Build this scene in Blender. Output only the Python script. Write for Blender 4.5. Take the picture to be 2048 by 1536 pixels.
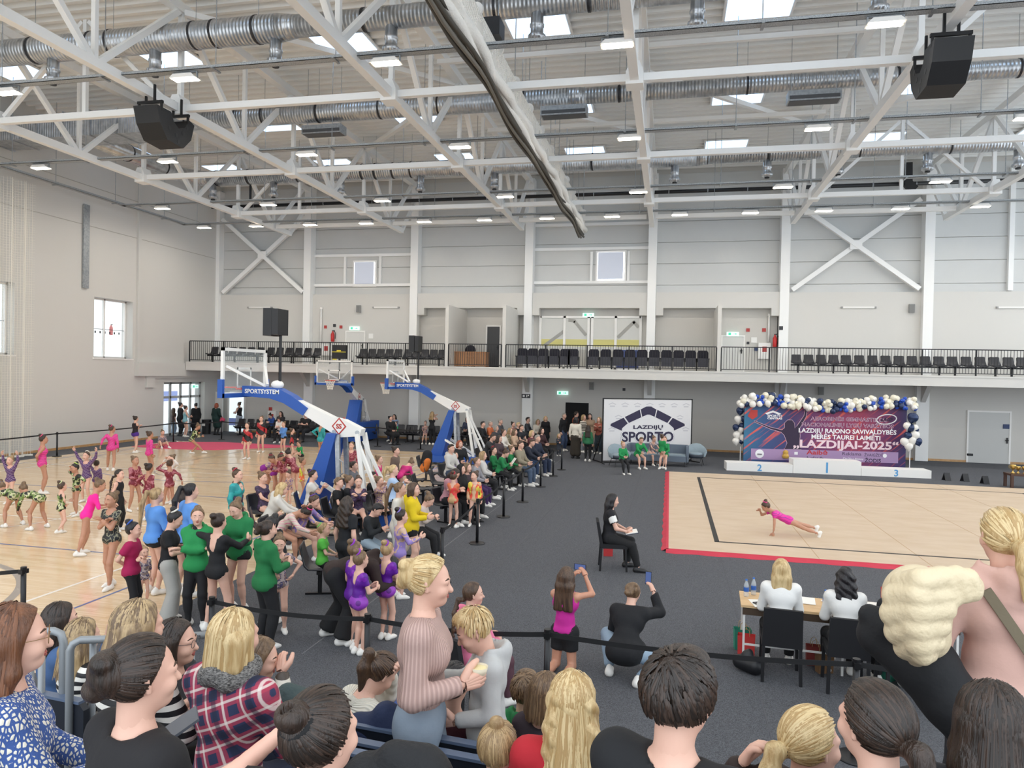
import bpy, math, random
import numpy as np
from mathutils import Vector, Matrix, Euler
random.seed(7)
for _o in list(bpy.data.objects): bpy.data.objects.remove(_o)
SC = bpy.context.scene
COL = SC.collection
R = math.radians
# ---------------------------------------------------------------- camera
FPX = 1430.0; CX, CY = 1024.0, 768.0; EYE = 3.5
_ay = Vector((316, 13, -FPX)).normalized()
_ax = Vector((6474, -153, FPX)); _ax = (_ax - _ay * _ax.dot(_ay)).normalized()
_az = _ax.cross(_ay)
CAMR = Matrix((_ax, _ay, _az))
cam_d = bpy.data.cameras.new('camera'); cam = bpy.data.objects.new('camera', cam_d); COL.objects.link(cam)
cam_d.sensor_fit = 'HORIZONTAL'; cam_d.sensor_width = 36; cam_d.lens = FPX / 2048 * 36
cam_d.clip_end = 300; cam_d.clip_start = 0.05
cam.matrix_world = Matrix.Translation((0, 0, EYE)) @ CAMR.to_4x4()
SC.camera = cam
# ---------------------------------------------------------------- world, exposure
SC.view_settings.view_transform = 'Standard'; SC.view_settings.look = 'None'
SC.view_settings.gamma = 1.0; SC.view_settings.use_curve_mapping = False
SC.view_settings.exposure = 0.3
wd = bpy.data.worlds.new('daylight'); SC.world = wd; wd.use_nodes = True
wd.node_tree.nodes['Background'].inputs[0].default_value = (0.86, 0.93, 1.0, 1)
wd.node_tree.nodes['Background'].inputs[1].default_value = 1.9
SC.cycles.use_adaptive_sampling = True; SC.cycles.adaptive_threshold = 0.02; SC.cycles.use_denoising = True
SC.cycles.max_bounces = 6; SC.cycles.diffuse_bounces = 4; SC.cycles.glossy_bounces = 3; SC.cycles.transmission_bounces = 4
LAMP_W = 46.0        # watts of each ceiling luminaire
SKYLIGHT_E = 1.7     # brightness of the daylight in the roof lights

def ray(px, py):
    return CAMR @ Vector((px - CX, CY - py, -FPX))
def ground(px, py, z=0.0):
    d = ray(px, py); t = (z - EYE) / d.z
    return Vector((d.x * t, d.y * t, z))
def at_depth(px, py, zc):
    d = ray(px, py) * (zc / FPX)
    return Vector((d.x, d.y, EYE + d.z))
def at_Y(px, py, Y):
    d = ray(px, py); t = Y / d.y
    return Vector((d.x * t, Y, EYE + d.z * t))
def proj(p):
    v = CAMR.transposed() @ (Vector(p) - Vector((0, 0, EYE)))
    return (CX + FPX * v.x / -v.z, CY - FPX * v.y / -v.z, -v.z)

# ---------------------------------------------------------------- materials
def lin(h):
    h = h.lstrip('#'); c = [int(h[i:i+2], 16) / 255 for i in (0, 2, 4)]
    return tuple((x / 12.92 if x <= 0.04045 else ((x + 0.055) / 1.055) ** 2.4) for x in c) + (1,)
MATS = {}
def mat(name, hexcol, rough=0.6, metal=0.0, emit=None, noise=None, bump=None, spec=0.5, alpha=None, trans=None, coat=0):
    """noise=(scale, hex2, amount[, stretch]) second colour mixed by noise; bump=(scale, strength)"""
    if name in MATS: return MATS[name]
    m = bpy.data.materials.new(name); m.use_nodes = True; MATS[name] = m
    nt = m.node_tree; b = nt.nodes['Principled BSDF']
    b.inputs['Base Color'].default_value = lin(hexcol)
    b.inputs['Roughness'].default_value = rough; b.inputs['Metallic'].default_value = metal
    b.inputs['Specular IOR Level'].default_value = spec
    if coat: b.inputs['Coat Weight'].default_value = coat
    if trans is not None: b.inputs['Transmission Weight'].default_value = trans
    if alpha is not None: b.inputs['Alpha'].default_value = alpha
    if emit:
        b.inputs['Emission Color'].default_value = lin(emit[0]); b.inputs['Emission Strength'].default_value = emit[1]
    m.diffuse_color = lin(hexcol)
    tc = None
    if noise or bump:
        tc = nt.nodes.new('ShaderNodeTexCoord')
    if noise:
        mp = nt.nodes.new('ShaderNodeMapping'); nt.links.new(tc.outputs['Object'], mp.inputs[0])
        if len(noise) > 3: mp.inputs['Scale'].default_value = noise[3]
        n = nt.nodes.new('ShaderNodeTexNoise'); n.inputs['Scale'].default_value = noise[0]; n.inputs['Detail'].default_value = 4
        nt.links.new(mp.outputs[0], n.inputs['Vector'])
        r = nt.nodes.new('ShaderNodeValToRGB'); r.color_ramp.elements[0].position = .5 - .25 / max(noise[2], .05) * .5; r.color_ramp.elements[1].position = .5 + .25 / max(noise[2], .05) * .5
        r.color_ramp.elements[0].color = lin(hexcol); r.color_ramp.elements[1].color = lin(noise[1])
        nt.links.new(n.outputs[0], r.inputs[0]); nt.links.new(r.outputs[0], b.inputs['Base Color'])
    if bump:
        n2 = nt.nodes.new('ShaderNodeTexNoise'); n2.inputs['Scale'].default_value = bump[0]; n2.inputs['Detail'].default_value = 3
        mp2 = nt.nodes.new('ShaderNodeMapping'); nt.links.new(tc.outputs['Object'], mp2.inputs[0])
        if len(bump) > 2: mp2.inputs['Scale'].default_value = bump[2]
        nt.links.new(mp2.outputs[0], n2.inputs['Vector'])
        bp = nt.nodes.new('ShaderNodeBump'); bp.inputs['Strength'].default_value = bump[1]; bp.inputs['Distance'].default_value = 0.02
        nt.links.new(n2.outputs[0], bp.inputs['Height']); nt.links.new(bp.outputs[0], b.inputs['Normal'])
    return m
def nodes_of(m): return m.node_tree.nodes, m.node_tree.links, m.node_tree.nodes['Principled BSDF']

# ---------------------------------------------------------------- mesh building
class MB:
    def __init__(self): self.v = []; self.f = []; self.mi = []; self.cur = 0
    def add(self, vs, fs):
        o = len(self.v); self.v.extend([tuple(p) for p in vs])
        self.f.extend([tuple(i + o for i in q) for q in fs]); self.mi.extend([self.cur] * len(fs)); return self
    def box(self, x0, x1, y0, y1, z0, z1):
        return self.add([(x0,y0,z0),(x1,y0,z0),(x1,y1,z0),(x0,y1,z0),(x0,y0,z1),(x1,y0,z1),(x1,y1,z1),(x0,y1,z1)],
            [(0,3,2,1),(4,5,6,7),(0,1,5,4),(1,2,6,5),(2,3,7,6),(3,0,4,7)])
    def cbox(self, c, s, rz=0, M=None):
        M = M or (Matrix.Translation(c) @ Matrix.Rotation(rz, 4, 'Z'))
        x, y, z = s[0]/2, s[1]/2, s[2]/2
        vs = [M @ Vector(p) for p in [(-x,-y,-z),(x,-y,-z),(x,y,-z),(-x,y,-z),(-x,-y,z),(x,-y,z),(x,y,z),(-x,y,z)]]
        return self.add(vs, [(0,3,2,1),(4,5,6,7),(0,1,5,4),(1,2,6,5),(2,3,7,6),(3,0,4,7)])
    def frame(self, a, b, up=(0,0,1)):
        a = Vector(a); b = Vector(b); d = (b - a).normalized(); u = Vector(up)
        if abs(d.dot(u)) > .98: u = Vector((0,1,0)) if abs(d.y) < .9 else Vector((1,0,0))
        s = d.cross(u).normalized(); u = s.cross(d).normalized(); return a, b, d, s, u
    def beam(self, a, b, w, h=None, up=(0,0,1)):
        h = h or w; a, b, d, s, u = self.frame(a, b, up); vs = []
        for p in (a, b):
            for (i, j) in ((-1,-1),(1,-1),(1,1),(-1,1)): vs.append(p + s*(i*w/2) + u*(j*h/2))
        return self.add(vs, [(0,1,2,3),(7,6,5,4),(0,4,5,1),(1,5,6,2),(2,6,7,3),(3,7,4,0)])
    def cyl(self, a, b, r, r2=None, n=10, caps=True):
        r2 = r if r2 is None else r2; a, b, d, s, u = self.frame(a, b); vs = []
        for p, q in ((a, r), (b, r2)):
            for i in range(n):
                t = 2*math.pi*i/n; vs.append(p + s*(math.cos(t)*q) + u*(math.sin(t)*q))
        fs = [(i, (i+1)%n, n+(i+1)%n, n+i) for i in range(n)]
        if caps: fs += [tuple(range(n-1,-1,-1)), tuple(range(n, 2*n))]
        return self.add(vs, fs)
    def tube(self, pts, rad, n=8, closed=False, flat=1.0, caps=True):
        """sweep along points; rad scalar or list"""
        pts = [Vector(p) for p in pts]; m = len(pts)
        rads = rad if isinstance(rad, (list, tuple)) else [rad]*m
        vs = []; prev = None
        for k, p in enumerate(pts):
            q0 = pts[(k-1) % m] if (closed or k > 0) else p; q1 = pts[(k+1) % m] if (closed or k < m-1) else p
            d = (q1 - q0).normalized()
            if prev is None:
                u = Vector((0,0,1)) if abs(d.z) < .9 else Vector((0,1,0))
            else: u = prev
            s = d.cross(u).normalized(); u = s.cross(d).normalized(); prev = u
            for i in range(n):
                t = 2*math.pi*i/n; vs.append(p + s*(math.cos(t)*rads[k]) + u*(math.sin(t)*rads[k]*flat))
        fs = []
        for k in range(m if closed else m-1):
            k2 = (k+1) % m
            for i in range(n): fs.append((k*n+i, k*n+(i+1)%n, k2*n+(i+1)%n, k2*n+i))
        if not closed and caps: fs += [tuple(range(n-1,-1,-1)), tuple(range((m-1)*n, m*n))]
        return self.add(vs, fs)
    def prism(self, poly, y0, y1, axis='Y'):
        """2-D polygon (x,z) extruded along Y (or (y,z) along X, or (x,y) along Z)"""
        n = len(poly); f = {'Y': lambda p, t: (p[0], t, p[1]), 'X': lambda p, t: (t, p[0], p[1]), 'Z': lambda p, t: (p[0], p[1], t)}[axis]
        vs = [f(p, y0) for p in poly] + [f(p, y1) for p in poly]
        fs = [(i, (i+1)%n, n+(i+1)%n, n+i) for i in range(n)] + [tuple(range(n-1,-1,-1)), tuple(range(n, 2*n))]
        return self.add(vs, fs)
    def sphere(self, c, r, nu=10, nv=6, sc=(1,1,1)):
        vs = []; c = Vector(c)
        for j in range(1, nv):
            ph = math.pi*j/nv
            for i in range(nu):
                t = 2*math.pi*i/nu
                vs.append(c + Vector((math.sin(ph)*math.cos(t)*sc[0], math.sin(ph)*math.sin(t)*sc[1], math.cos(ph)*sc[2]))*r)
        vs += [c + Vector((0,0,r*sc[2])), c - Vector((0,0,r*sc[2]))]; T = len(vs)-2; fs = []
        for j in range(nv-2):
            for i in range(nu): fs.append((j*nu+i, (j+1)*nu+i, (j+1)*nu+(i+1)%nu, j*nu+(i+1)%nu))
        for i in range(nu):
            fs.append((T, i, (i+1)%nu)); fs.append((T+1, (nv-2)*nu+(i+1)%nu, (nv-2)*nu+i))
        return self.add(vs, fs)
    def lathe(self, prof, c=(0,0,0), n=16):
        c = Vector(c); vs = []; fs = []; m = len(prof)
        for (r, z) in prof:
            for i in range(n):
                t = 2*math.pi*i/n; vs.append(c + Vector((r*math.cos(t), r*math.sin(t), z)))
        for k in range(m-1):
            for i in range(n): fs.append((k*n+i, k*n+(i+1)%n, (k+1)*n+(i+1)%n, (k+1)*n+i))
        fs += [tuple(range(n-1,-1,-1)), tuple(range((m-1)*n, m*n))]
        return self.add(vs, fs)
    def mesh(self, name, mats, smooth=False):
        me = bpy.data.meshes.new(name); me.from_pydata(self.v, [], self.f)
        for m in (mats if isinstance(mats, (list, tuple)) else [mats]): me.materials.append(m)
        if any(self.mi): me.polygons.foreach_set('material_index', self.mi)
        if smooth: me.polygons.foreach_set('use_smooth', [True]*len(self.f))
        me.update(); return me
    def build(self, name, mats, parent=None, smooth=False, **kw):
        return link(name, self.mesh(name, mats, smooth), parent, **kw)
def link(name, data, parent=None, loc=None, rz=None, label=None, cat=None, group=None, kind=None):
    o = bpy.data.objects.new(name, data); COL.objects.link(o)
    if parent: o.parent = parent
    if loc is not None: o.location = loc
    if rz is not None: o.rotation_euler = (0, 0, rz)
    return tag(o, label, cat, group, kind)
def tag(o, label=None, cat=None, group=None, kind=None):
    if label: o['label'] = label
    if cat: o['category'] = cat
    if group: o['group'] = group
    if kind: o['kind'] = kind
    return o
def thing(name, label, cat, loc=(0,0,0), rz=0, group=None):
    return link(name, None, None, loc, rz, label, cat, group)
def struct(name, mb, m, parent=None, label=None, smooth=False):
    o = mb.build(name, m, parent, smooth)
    if parent is None: o['kind'] = 'structure'
    if label: o['label'] = label
    return o
ORD = ['first','second','third','fourth','fifth','sixth','seventh','eighth','ninth','tenth','eleventh','twelfth','thirteenth','fourteenth','fifteenth','sixteenth']
def text_mesh(s, size, m, depth=.002, spacing=1.0, shear=0, bold=0):
    cu = bpy.data.curves.new('lettering', 'FONT'); cu.body = s; cu.size = size; cu.extrude = depth; cu.align_x = 'CENTER'
    cu.space_character = spacing; cu.shear = shear; cu.offset = bold; cu.resolution_u = 3
    o = bpy.data.objects.new('lettering', cu); COL.objects.link(o)
    dg = bpy.context.evaluated_depsgraph_get(); me = bpy.data.meshes.new_from_object(o.evaluated_get(dg))
    bpy.data.objects.remove(o); bpy.data.curves.remove(cu); me.materials.clear(); me.materials.append(m); return me
def text(s, size, m, parent, loc, rot=(R(90),0,0), width=None, name='lettering', **kw):
    me = text_mesh(s, size, m, **kw); o = link(name, me, parent); o.location = loc; o.rotation_euler = rot
    if width:
        xs = [v.co.x for v in me.vertices]; w = max(xs) - min(xs); o.scale = (width/w, 1, 1)
    return o
# ================================================================ THE HALL
LX, BY, ZR = -24.5, 35.4, 13.5
COLX = [-0.95 + 6*k for k in range(-4, 4)]      # -24.95 ... 17.05
M_wall = mat('wall_paint', '#d0cec9', .55, bump=(60, .03))
M_wall2 = mat('wall_paint_warm', '#cbc8c2', .6, bump=(60, .03))
M_panel = mat('sandwich_panel', '#cdcecc', .3, noise=(.6, '#c8c9c7', .6))
M_steel = mat('white_steel', '#f1f1ef', .4)
M_deck = mat('roof_deck', '#efefec', .5)
M_galv = mat('galvanised', '#b4b8bb', .4, .6, noise=(14, '#8d9398', .5))
M_duct = mat('spiral_duct', '#d6d8da', .3, .8, noise=(5, '#aaaeb2', .6))
M_black = mat('black_plastic', '#17171a', .45)
M_blackm = mat('black_metal', '#1b1b1d', .4, .3)
M_white = mat('white_plastic', '#eceae6', .45)
M_grey = mat('grey_plastic', '#9a9a98', .5)
M_glass = mat('clear_glass', '#e9f2f2', .03, 0, alpha=.16, spec=.6)
M_wood = mat('ash_wood', '#c8a070', .5, noise=(8, '#b58a5a', .6))

# --- floor: hardwood court and grey carpet
m = mat('court_parquet', '#dcb98d', .22, coat=.25); N, L, B = nodes_of(m)
tc = N.new('ShaderNodeTexCoord'); mp = N.new('ShaderNodeMapping'); L.new(tc.outputs['Object'], mp.inputs[0])
br = N.new('ShaderNodeTexBrick'); br.inputs['Scale'].default_value = 1.0; br.inputs['Brick Width'].default_value = .95; br.inputs['Row Height'].default_value = .07
br.inputs['Mortar Size'].default_value = .0016; br.inputs['Color1'].default_value = lin('#ead0ac'); br.inputs['Color2'].default_value = lin('#dcbd95'); br.inputs['Mortar'].default_value = lin('#c4a37c'); br.offset = .37; br.inputs['Bias'].default_value = -.2
L.new(mp.outputs[0], br.inputs[0])
ns = N.new('ShaderNodeTexNoise'); ns.inputs['Scale'].default_value = 2.2; ns.inputs['Detail'].default_value = 5
mp2 = N.new('ShaderNodeMapping'); mp2.inputs['Scale'].default_value = (.6, 9, 1); L.new(tc.outputs['Object'], mp2.inputs[0]); L.new(mp2.outputs[0], ns.inputs['Vector'])
mx = N.new('ShaderNodeMixRGB'); mx.blend_type = 'MULTIPLY'; mx.inputs[0].default_value = .38
rp = N.new('ShaderNodeValToRGB'); rp.color_ramp.elements[0].position = .3; rp.color_ramp.elements[0].color = (.72,.62,.5,1); rp.color_ramp.elements[1].position = .62; rp.color_ramp.elements[1].color = (1,1,1,1)
L.new(ns.outputs[0], rp.inputs[0]); L.new(br.outputs[0], mx.inputs[1]); L.new(rp.outputs[0], mx.inputs[2]); L.new(mx.outputs[0], B.inputs['Base Color'])
M_court = m
M_carpet = mat('grey_carpet', '#47494e', .95, noise=(90, '#6c6e74', .9), bump=(220, .8))
nn = M_carpet.node_tree; 
fl = MB().box(-25.5, 24, -6, BY + 1.2, -.3, -.012)
struct('floor', fl, M_carpet, label='concrete slab of the sports hall')
court = struct('floor_court', MB().box(-23.0, -6.95, -4, 29.8, -.02, 0), M_court, label='varnished hardwood basketball court with painted lines')
cp = struct('floor_carpet', MB().box(-6.95, 24, -6, BY, -.02, 0.004).box(LX, -6.95, 29.8, BY, -.02, .004).box(LX, -23.0, -6, 29.8, -.02, .004), M_carpet, label='dark grey needle-felt carpet laid over the hall floor')
for k in range(1, 8):
    x = -6.95 + 2.0*k
    MB().box(x - .006, x + .006, 4, 34, .004, .0055).build('carpet_seam', mat('seam', '#505156', .95), cp)
MB().box(-4.35, -4.335, 8, 30, .004, .006).build('tape_line', mat('pale_tape', '#6d6e72', .7), cp)
M_lw = mat('court_line_white', '#efe7dc', .3); M_lb = mat('court_line_blue', '#5a6c9c', .3); M_lg = mat('court_line_grey', '#9a8f86', .3)
def court_line(a, b, w, mt):
    a = Vector(a + (0,)); b = Vector(b + (0,)); d = (b-a).normalized(); s = Vector((-d.y, d.x, 0))*w/2
    MB().add([a-s+Vector((0,0,.0015)), b-s+Vector((0,0,.0015)), b+s+Vector((0,0,.0015)), a+s+Vector((0,0,.0015))], [(0,1,2,3)]).build('court_line', mt, court)
def court_arc(c, r, a0, a1, w, mt, n=40):
    vs = []; 
    for i in range(n+1):
        t = R(a0 + (a1-a0)*i/n)
        for q in (r-w/2, r+w/2): vs.append((c[0]+q*math.cos(t), c[1]+q*math.sin(t), .0012))
    MB().add(vs, [(2*i, 2*i+1, 2*i+3, 2*i+2) for i in range(n)]).build('court_line', mt, court)
for a, b in (((-9.2,-3),(-9.2,27.6)), ((-21.2,-3),(-21.2,27.6)), ((-21.2,27.6),(-9.2,27.6)), ((-21.2,13.6),(-9.2,13.6)), ((-22.8,21),(-7.2,21))): court_line(a, b, .06, M_lw)
for a, b in (((-8.3,-3),(-8.3,28.6)), ((-22.3,28.6),(-8.3,28.6)), ((-22.3,-3),(-22.3,28.6)), ((-22.3,17.2),(-8.3,17.2)), ((-22.3, 11.4),(-8.3,11.4))): court_line(a, b, .05, M_lb)
for a, b in (((-13,21.8),(-13,27.6)), ((-17.6,21.8),(-17.6,27.6)), ((-17.6,21.8),(-13,21.8))): court_line(a, b, .05, M_lg)
court_arc((-15.3, 21.8), 1.8, 0, 360, .05, M_lg); court_arc((-15.3, 13.6), 1.8, 0, 360, .05, M_lw)
court_arc((-12.2, 7.2), 3.1, -60, 120, .12, M_lg); court_arc((-15.3, 26.0), 6.75, 180, 360, .05, M_lb)
pk = MB().add([(-22.9,26.9,.012),(-21.2,26.6,.012),(-18.9,27.0,.012),(-16.4,29.6,.012),(-17.2,29.9,.012),(-20.5,30.1,.012),(-22.6,29.2,.012)]+[(-22.9,26.9,.002),(-21.2,26.6,.002),(-18.9,27.0,.002),(-16.4,29.6,.002),(-17.2,29.9,.002),(-20.5,30.1,.002),(-22.6,29.2,.002)], [tuple(range(7))]+[(i,7+i,7+(i+1)%7,(i+1)%7) for i in range(7)])
pk.build('floor_mat', mat('pink_mat', '#d1506e', .8), label='flat pink warm-up mat lying on the far left corner of the court', cat='mat')

# --- gymnastics mat
mt_ = mat('beige_carpet_mat', '#cdbaa4', .85, noise=(1.1, '#c2ac92', .5, (1, 2.2, 1)), bump=(140, .12))
gm = thing('gymnastics_floor', 'large beige competition floor carpet with red edges and black boundary line', 'mat', (0, 14.7, 0))
MB().box(0, 12.2, 0, 12.2, .004, .045).build('carpet_top', mt_, gm)
M_red = mat('red_skirting', '#c02c44', .7)
e = MB(); n = 60
for i in range(n):
    x0 = 12.2*i/n; x1 = 12.2*(i+1)/n; w0 = .16 + .03*math.sin(i*1.7); w1 = .16 + .03*math.sin((i+1)*1.7)
    e.add([(x0,0,.05),(x1,0,.05),(x1,-w1,.006),(x0,-w0,.006)], [(0,3,2,1)])
    e.add([(0,x0,.05),(0,x1,.05),(-w1*.55,x1,.006),(-w0*.55,x0,.006)], [(0,1,2,3)])
e.box(0, .05, 0, 12.2, .045, .052).box(0, 12.2, 0, .05, .045, .052)
e.build('red_edging', M_red, gm)
M_tape = mat('black_boundary_tape', '#2c2a29', .7)
for (x0,x1,y0,y1) in ((1.0,1.1,1.0,11.0),(1.0,11.1,.95,1.03),(1.0,11.1,10.95,11.03),(11.0,11.1,1,11)):
    MB().box(x0,x1,y0,y1,.045,.0475).build('boundary_line', M_tape, gm)
M_fold = mat('mat_seam', '#b79b7c', .9)
for k in (2.9, 4.9, 6.9, 8.9): MB().box(k, k+.02, .1, 12.1, .045, .0465).build('seam', M_fold, gm)

# --- walls
wb = struct('wall_back', MB().box(LX - 1, 24, BY, BY + .3, 0, ZR + .35), M_wall2, label='tall rear wall of the hall')
# balcony-level plaster faces flush with the columns in the outer bays
MB().box(-24.5, -12.74, BY - .3, BY, 3.8, 7.55).build('plaster_face', M_wall, wb)
MB().box(4.85, 24, BY - .3, BY, 3.8, 7.55).build('plaster_face', M_wall, wb)
for (a, b) in ((-12.74,-7.16), (-6.74,-1.16), (-.74,4.85)):
    MB().box(a, b, BY - .55, BY, 6.8, 7.55).build('lintel', M_wall, wb)
    for x in (a, b - .35):
        MB().box(x, x + .35, BY - .56, BY, 6.45, 6.8).build('corbel', M_wall, wb)
rows = [7.56, 7.95, 8.98, 10.0, 11.02, 12.05, 13.3]
for i in range(len(COLX) - 1):
    for j in range(len(rows) - 1):
        MB().box(COLX[i] + .02, COLX[i+1] - .02, BY - .07, BY, rows[j] + .012, rows[j+1] - .012).build('wall_panel', M_panel, wb)
for i, x in enumerate(COLX[1:-1]):
    MB().box(x - .2, x + .2, BY - .62, BY, 3.8, 13.2).box(x - .26, x + .26, BY - .3, BY, 0, 3.4).build('steel_column', M_steel,
        label='white steel column on the rear wall, %s from the left' % ORD[i], cat='column', group='steel columns along the rear wall')
MB().box(-24.7, -24.3, BY - .5, BY, 3.8, 13.2).build('steel_column', M_steel, label='white corner column where the left and rear walls meet', cat='column', group='steel columns along the rear wall')
# girts
for (x0, x1, zs) in ((-18.75,-12.95,(8.05,9.62)), (-6.75,-1.15,(8.1,9.75,10.95))):
    for z in zs:
        MB().box(x0, x1, BY - .2, BY - .07, z - .07, z + .07).build('girt', M_steel, wb)
for x in (-17.0, -15.0, -3.9, -2.1):
    MB().box(x - .06, x + .06, BY - .18, BY - .07, 8.12, 9.6).build('window_post', M_steel, wb)
MB().box(14.3, 14.5, BY-.25, BY-.07, 7.6, 13).build('wall_post', M_steel, wb)
# X bracing
for (x0, x1) in ((-24.1, -19.2), (5.4, 10.7)):
    br_ = thing('cross_bracing', 'white steel cross bracing between two columns, %s of the two' % ('leftmost' if x0 < 0 else 'rightmost'), 'brace', ((x0+x1)/2, BY - .45, 9.6), group='cross bracing on the rear wall')
    for s in (-1, 1):
        w = (x1 - x0)/2
        MB().beam((-s*w, .06*s, -1.95), (s*w, .06*s, 2.05), .2, .2).build('diagonal', M_steel, br_)
    MB().cbox((0,-.12,.05), (.5,.03,.4)).build('gusset_plate', M_steel, br_)
# high windows with blinds
M_blind = mat('window_blind', '#b9bcc6', .8, emit=('#c9d2e2', .28))
M_bl_edge = mat('blind_edge_daylight', '#ffffff', .5, emit=('#f2f8ff', 2.6))
for i, (x0, x1, z0, z1) in enumerate(((-16.45,-15.3,8.05,9.25), (-3.6,-2.3,8.2,9.55))):
    w = struct('window_%d' % (i+1), MB().box(x0-.1, x1+.1, BY-.16, BY-.06, z0-.1, z1+.1), M_white, label='high square window with grey roller blind, %s one' % ('left' if i == 0 else 'right'))
    MB().box(x0, x1, BY-.175, BY-.16, z0, z1).build('pane', M_bl_edge, w)
    MB().box(x0+.02, x1-.05, BY-.2, BY-.18, z0+.05, z1).build('roller_blind', M_blind, w)

# left wall with inner windows and doorway
def wall_with_holes(mb, Y0, Y1, Z0, Z1, holes, X0, X1):
    ys = sorted({Y0, Y1, *[h[0] for h in holes], *[h[1] for h in holes]}); zs = sorted({Z0, Z1, *[h[2] for h in holes], *[h[3] for h in holes]})
    for i in range(len(ys)-1):
        for j in range(len(zs)-1):
            cy = (ys[i]+ys[i+1])/2; cz = (zs[j]+zs[j+1])/2
            if not any(h[0] < cy < h[1] and h[2] < cz < h[3] for h in holes):
                mb.box(X0, X1, ys[i], ys[i+1], zs[j], zs[j+1])
    return mb
DOOR = (30.9, 34.1, 0, 2.75); WIN = (26.45, 28.75, 3.85, 6.5); WIN0 = (19.5, 22.6, 3.85, 6.6)
wl = struct('wall_left', wall_with_holes(MB(), -6, BY, 0, ZR + .35, [DOOR, WIN, WIN0], LX - .6, LX), M_wall, label='tall white side wall at the left of the hall')
MB().box(LX, LX+.22, 28.9, BY, 3.05, 3.72).build('ledge', M_wall, wl)
MB().box(LX, LX+.1, 28.95, 29.15, 3.72, 13).build('pilaster', M_wall, wl)
MB().prism([(30.15,2.5),(30.15,2.95),(34.6,2.95),(34.6,3.05),(29.6,3.05),(29.6,2.5)][::-1], LX, LX+.12, 'X').build('door_surround', M_wall, wl)
for z in (9.5, 11.2): MB().box(LX, LX+.012, -6, BY-.6, z-.012, z+.012).build('panel_joint', mat('joint', '#aaa69e', .6), wl)
struct('baseboard_left', MB().box(LX, LX+.03, -6, 30.8, .004, .1), M_wood, label='light wood baseboard along the left wall')
struct('baseboard_back', MB().box(-23, 24, BY-.03, BY, .004, .1), M_wood, label='light wood baseboard along the rear wall')
MB().box(LX+.02, LX+.1, 25.75, 26.05, 6.8, 10.35).build('cable_channel', M_galv, label='long vertical galvanised cable channel on the left wall', cat='cable channel')
# neighbouring rooms behind the glass
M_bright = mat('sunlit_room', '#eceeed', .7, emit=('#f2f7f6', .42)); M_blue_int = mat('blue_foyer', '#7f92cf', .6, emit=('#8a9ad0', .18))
M_grayint = mat('foyer_floor', '#b9bec4', .35)
rm = struct('wall_foyer', MB().box(LX-6.2, LX-6, 17, 40, -.02, 8).box(LX-6.2, LX-.62, 39.8, 40, -.02, 8).box(LX-6.2, LX-.62, 17, 17.2, -.02, 8), M_bright, label='sunlit wall of the room beyond the left wall')
struct('floor_foyer', MB().box(LX-6, LX-.6, 17, 40, -.05, .0), M_grayint, label='pale floor of the foyer beyond the doors')
struct('floor_upper_foyer', MB().box(LX-6, LX-.6, 17, 30.2, 3.2, 3.4), M_grayint, label='upper foyer floor behind the inner windows')
MB().box(LX-5.98, LX-5.9, 36, 39.6, 1.4, 2.0).build('blue_partition', M_blue_int, label='blue partition seen through the glass doors', cat='partition')
ex = thing('fire_extinguisher', 'red fire extinguisher seen behind the inner window of the left wall', 'extinguisher', (LX-5.6, 33.7-.0, 5.2))
MB().lathe([(.07,0),(.09,.03),(.09,.42),(.04,.5),(.03,.56)], n=12).build('cylinder', mat('red_paint','#c22a2a',.35), ex); MB().box(-.02,.1,-.02,.02,.55,.6).build('valve', M_black, ex)
def inner_window(name, lab, h, split):
    y0, y1, z0, z1 = h; f = MB(); t = .07; X = LX - .42
    for (a,b,c,d) in ((y0,y1,z0,z0+t),(y0,y1,z1-t,z1),(y0,y0+t,z0,z1),(y1-t,y1,z0,z1)): f.box(X-.05, X+.05, a, b, c, d)
    for s in split: f.box(X-.05, X+.05, s-.035, s+.035, z0, z1)
    w = struct(name, f, M_white, label=lab); ss = [y0] + list(split) + [y1]
    for a, b in zip(ss[:-1], ss[1:]): MB().box(X-.008, X+.008, a+.04, b-.04, z0+.06, z1-.06).build('pane', M_glass, w)
    s2 = MB(); s2.box(X+.012, X+.016, y0+.08, y1-.08, z0+1.28, z0+1.3)
    k = y0 + .2
    while k < y1 - .15: s2.box(X+.012, X+.016, k, k+.07, z0+1.1, z0+1.2); k += .28
    s2.build('safety_dots', mat('dot_black', '#2b2b2b', .6), w)
    MB().box(LX-.4, LX+.03, y0-.05, y1+.05, z0-.06, z0).build('sill', M_white, w); return w
inner_window('window_3', 'inner window with white frame in the left wall above the court', WIN, (27.45,))
inner_window('window_4', 'inner window at the left edge behind the hanging net', WIN0, (21.0,))
# glazed double door
f = MB(); y0, y1, z0, z1 = DOOR; X = LX - .3
for s in (y0+.04, y0+.84, y0+1.62, y0+2.4, y1-.04): f.box(X-.04, X+.04, s-.05, s+.05, 0, z1)
for z in (.08, 1.98, z1-.05): f.box(X-.04, X+.04, y0, y1, z-.06, z+.06)
d1 = struct('door_1', f, mat('alu_frame', '#b7b9b8', .4, .3), label='glazed double door with top lights in the left corner')
for i in range(4):
    for (a, b) in ((.14, 1.92), (2.04, z1-.1)): MB().box(X-.006, X+.006, y0+.1+.79*i, y0+.79*(i+1), a, b).build('pane', M_glass, d1)
for s in (1.5, 1.74): MB().box(X+.05, X+.08, y0+s-.015, y0+s+.015, .8, 1.3).build('handle', M_galv, d1)
M_exit = mat('exit_sign_green', '#2fa57a', .4, emit=('#3fc79a', .8)); M_exitw = mat('exit_sign_white', '#d5f2ea', .4, emit=('#cdf5ea', .8))
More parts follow.
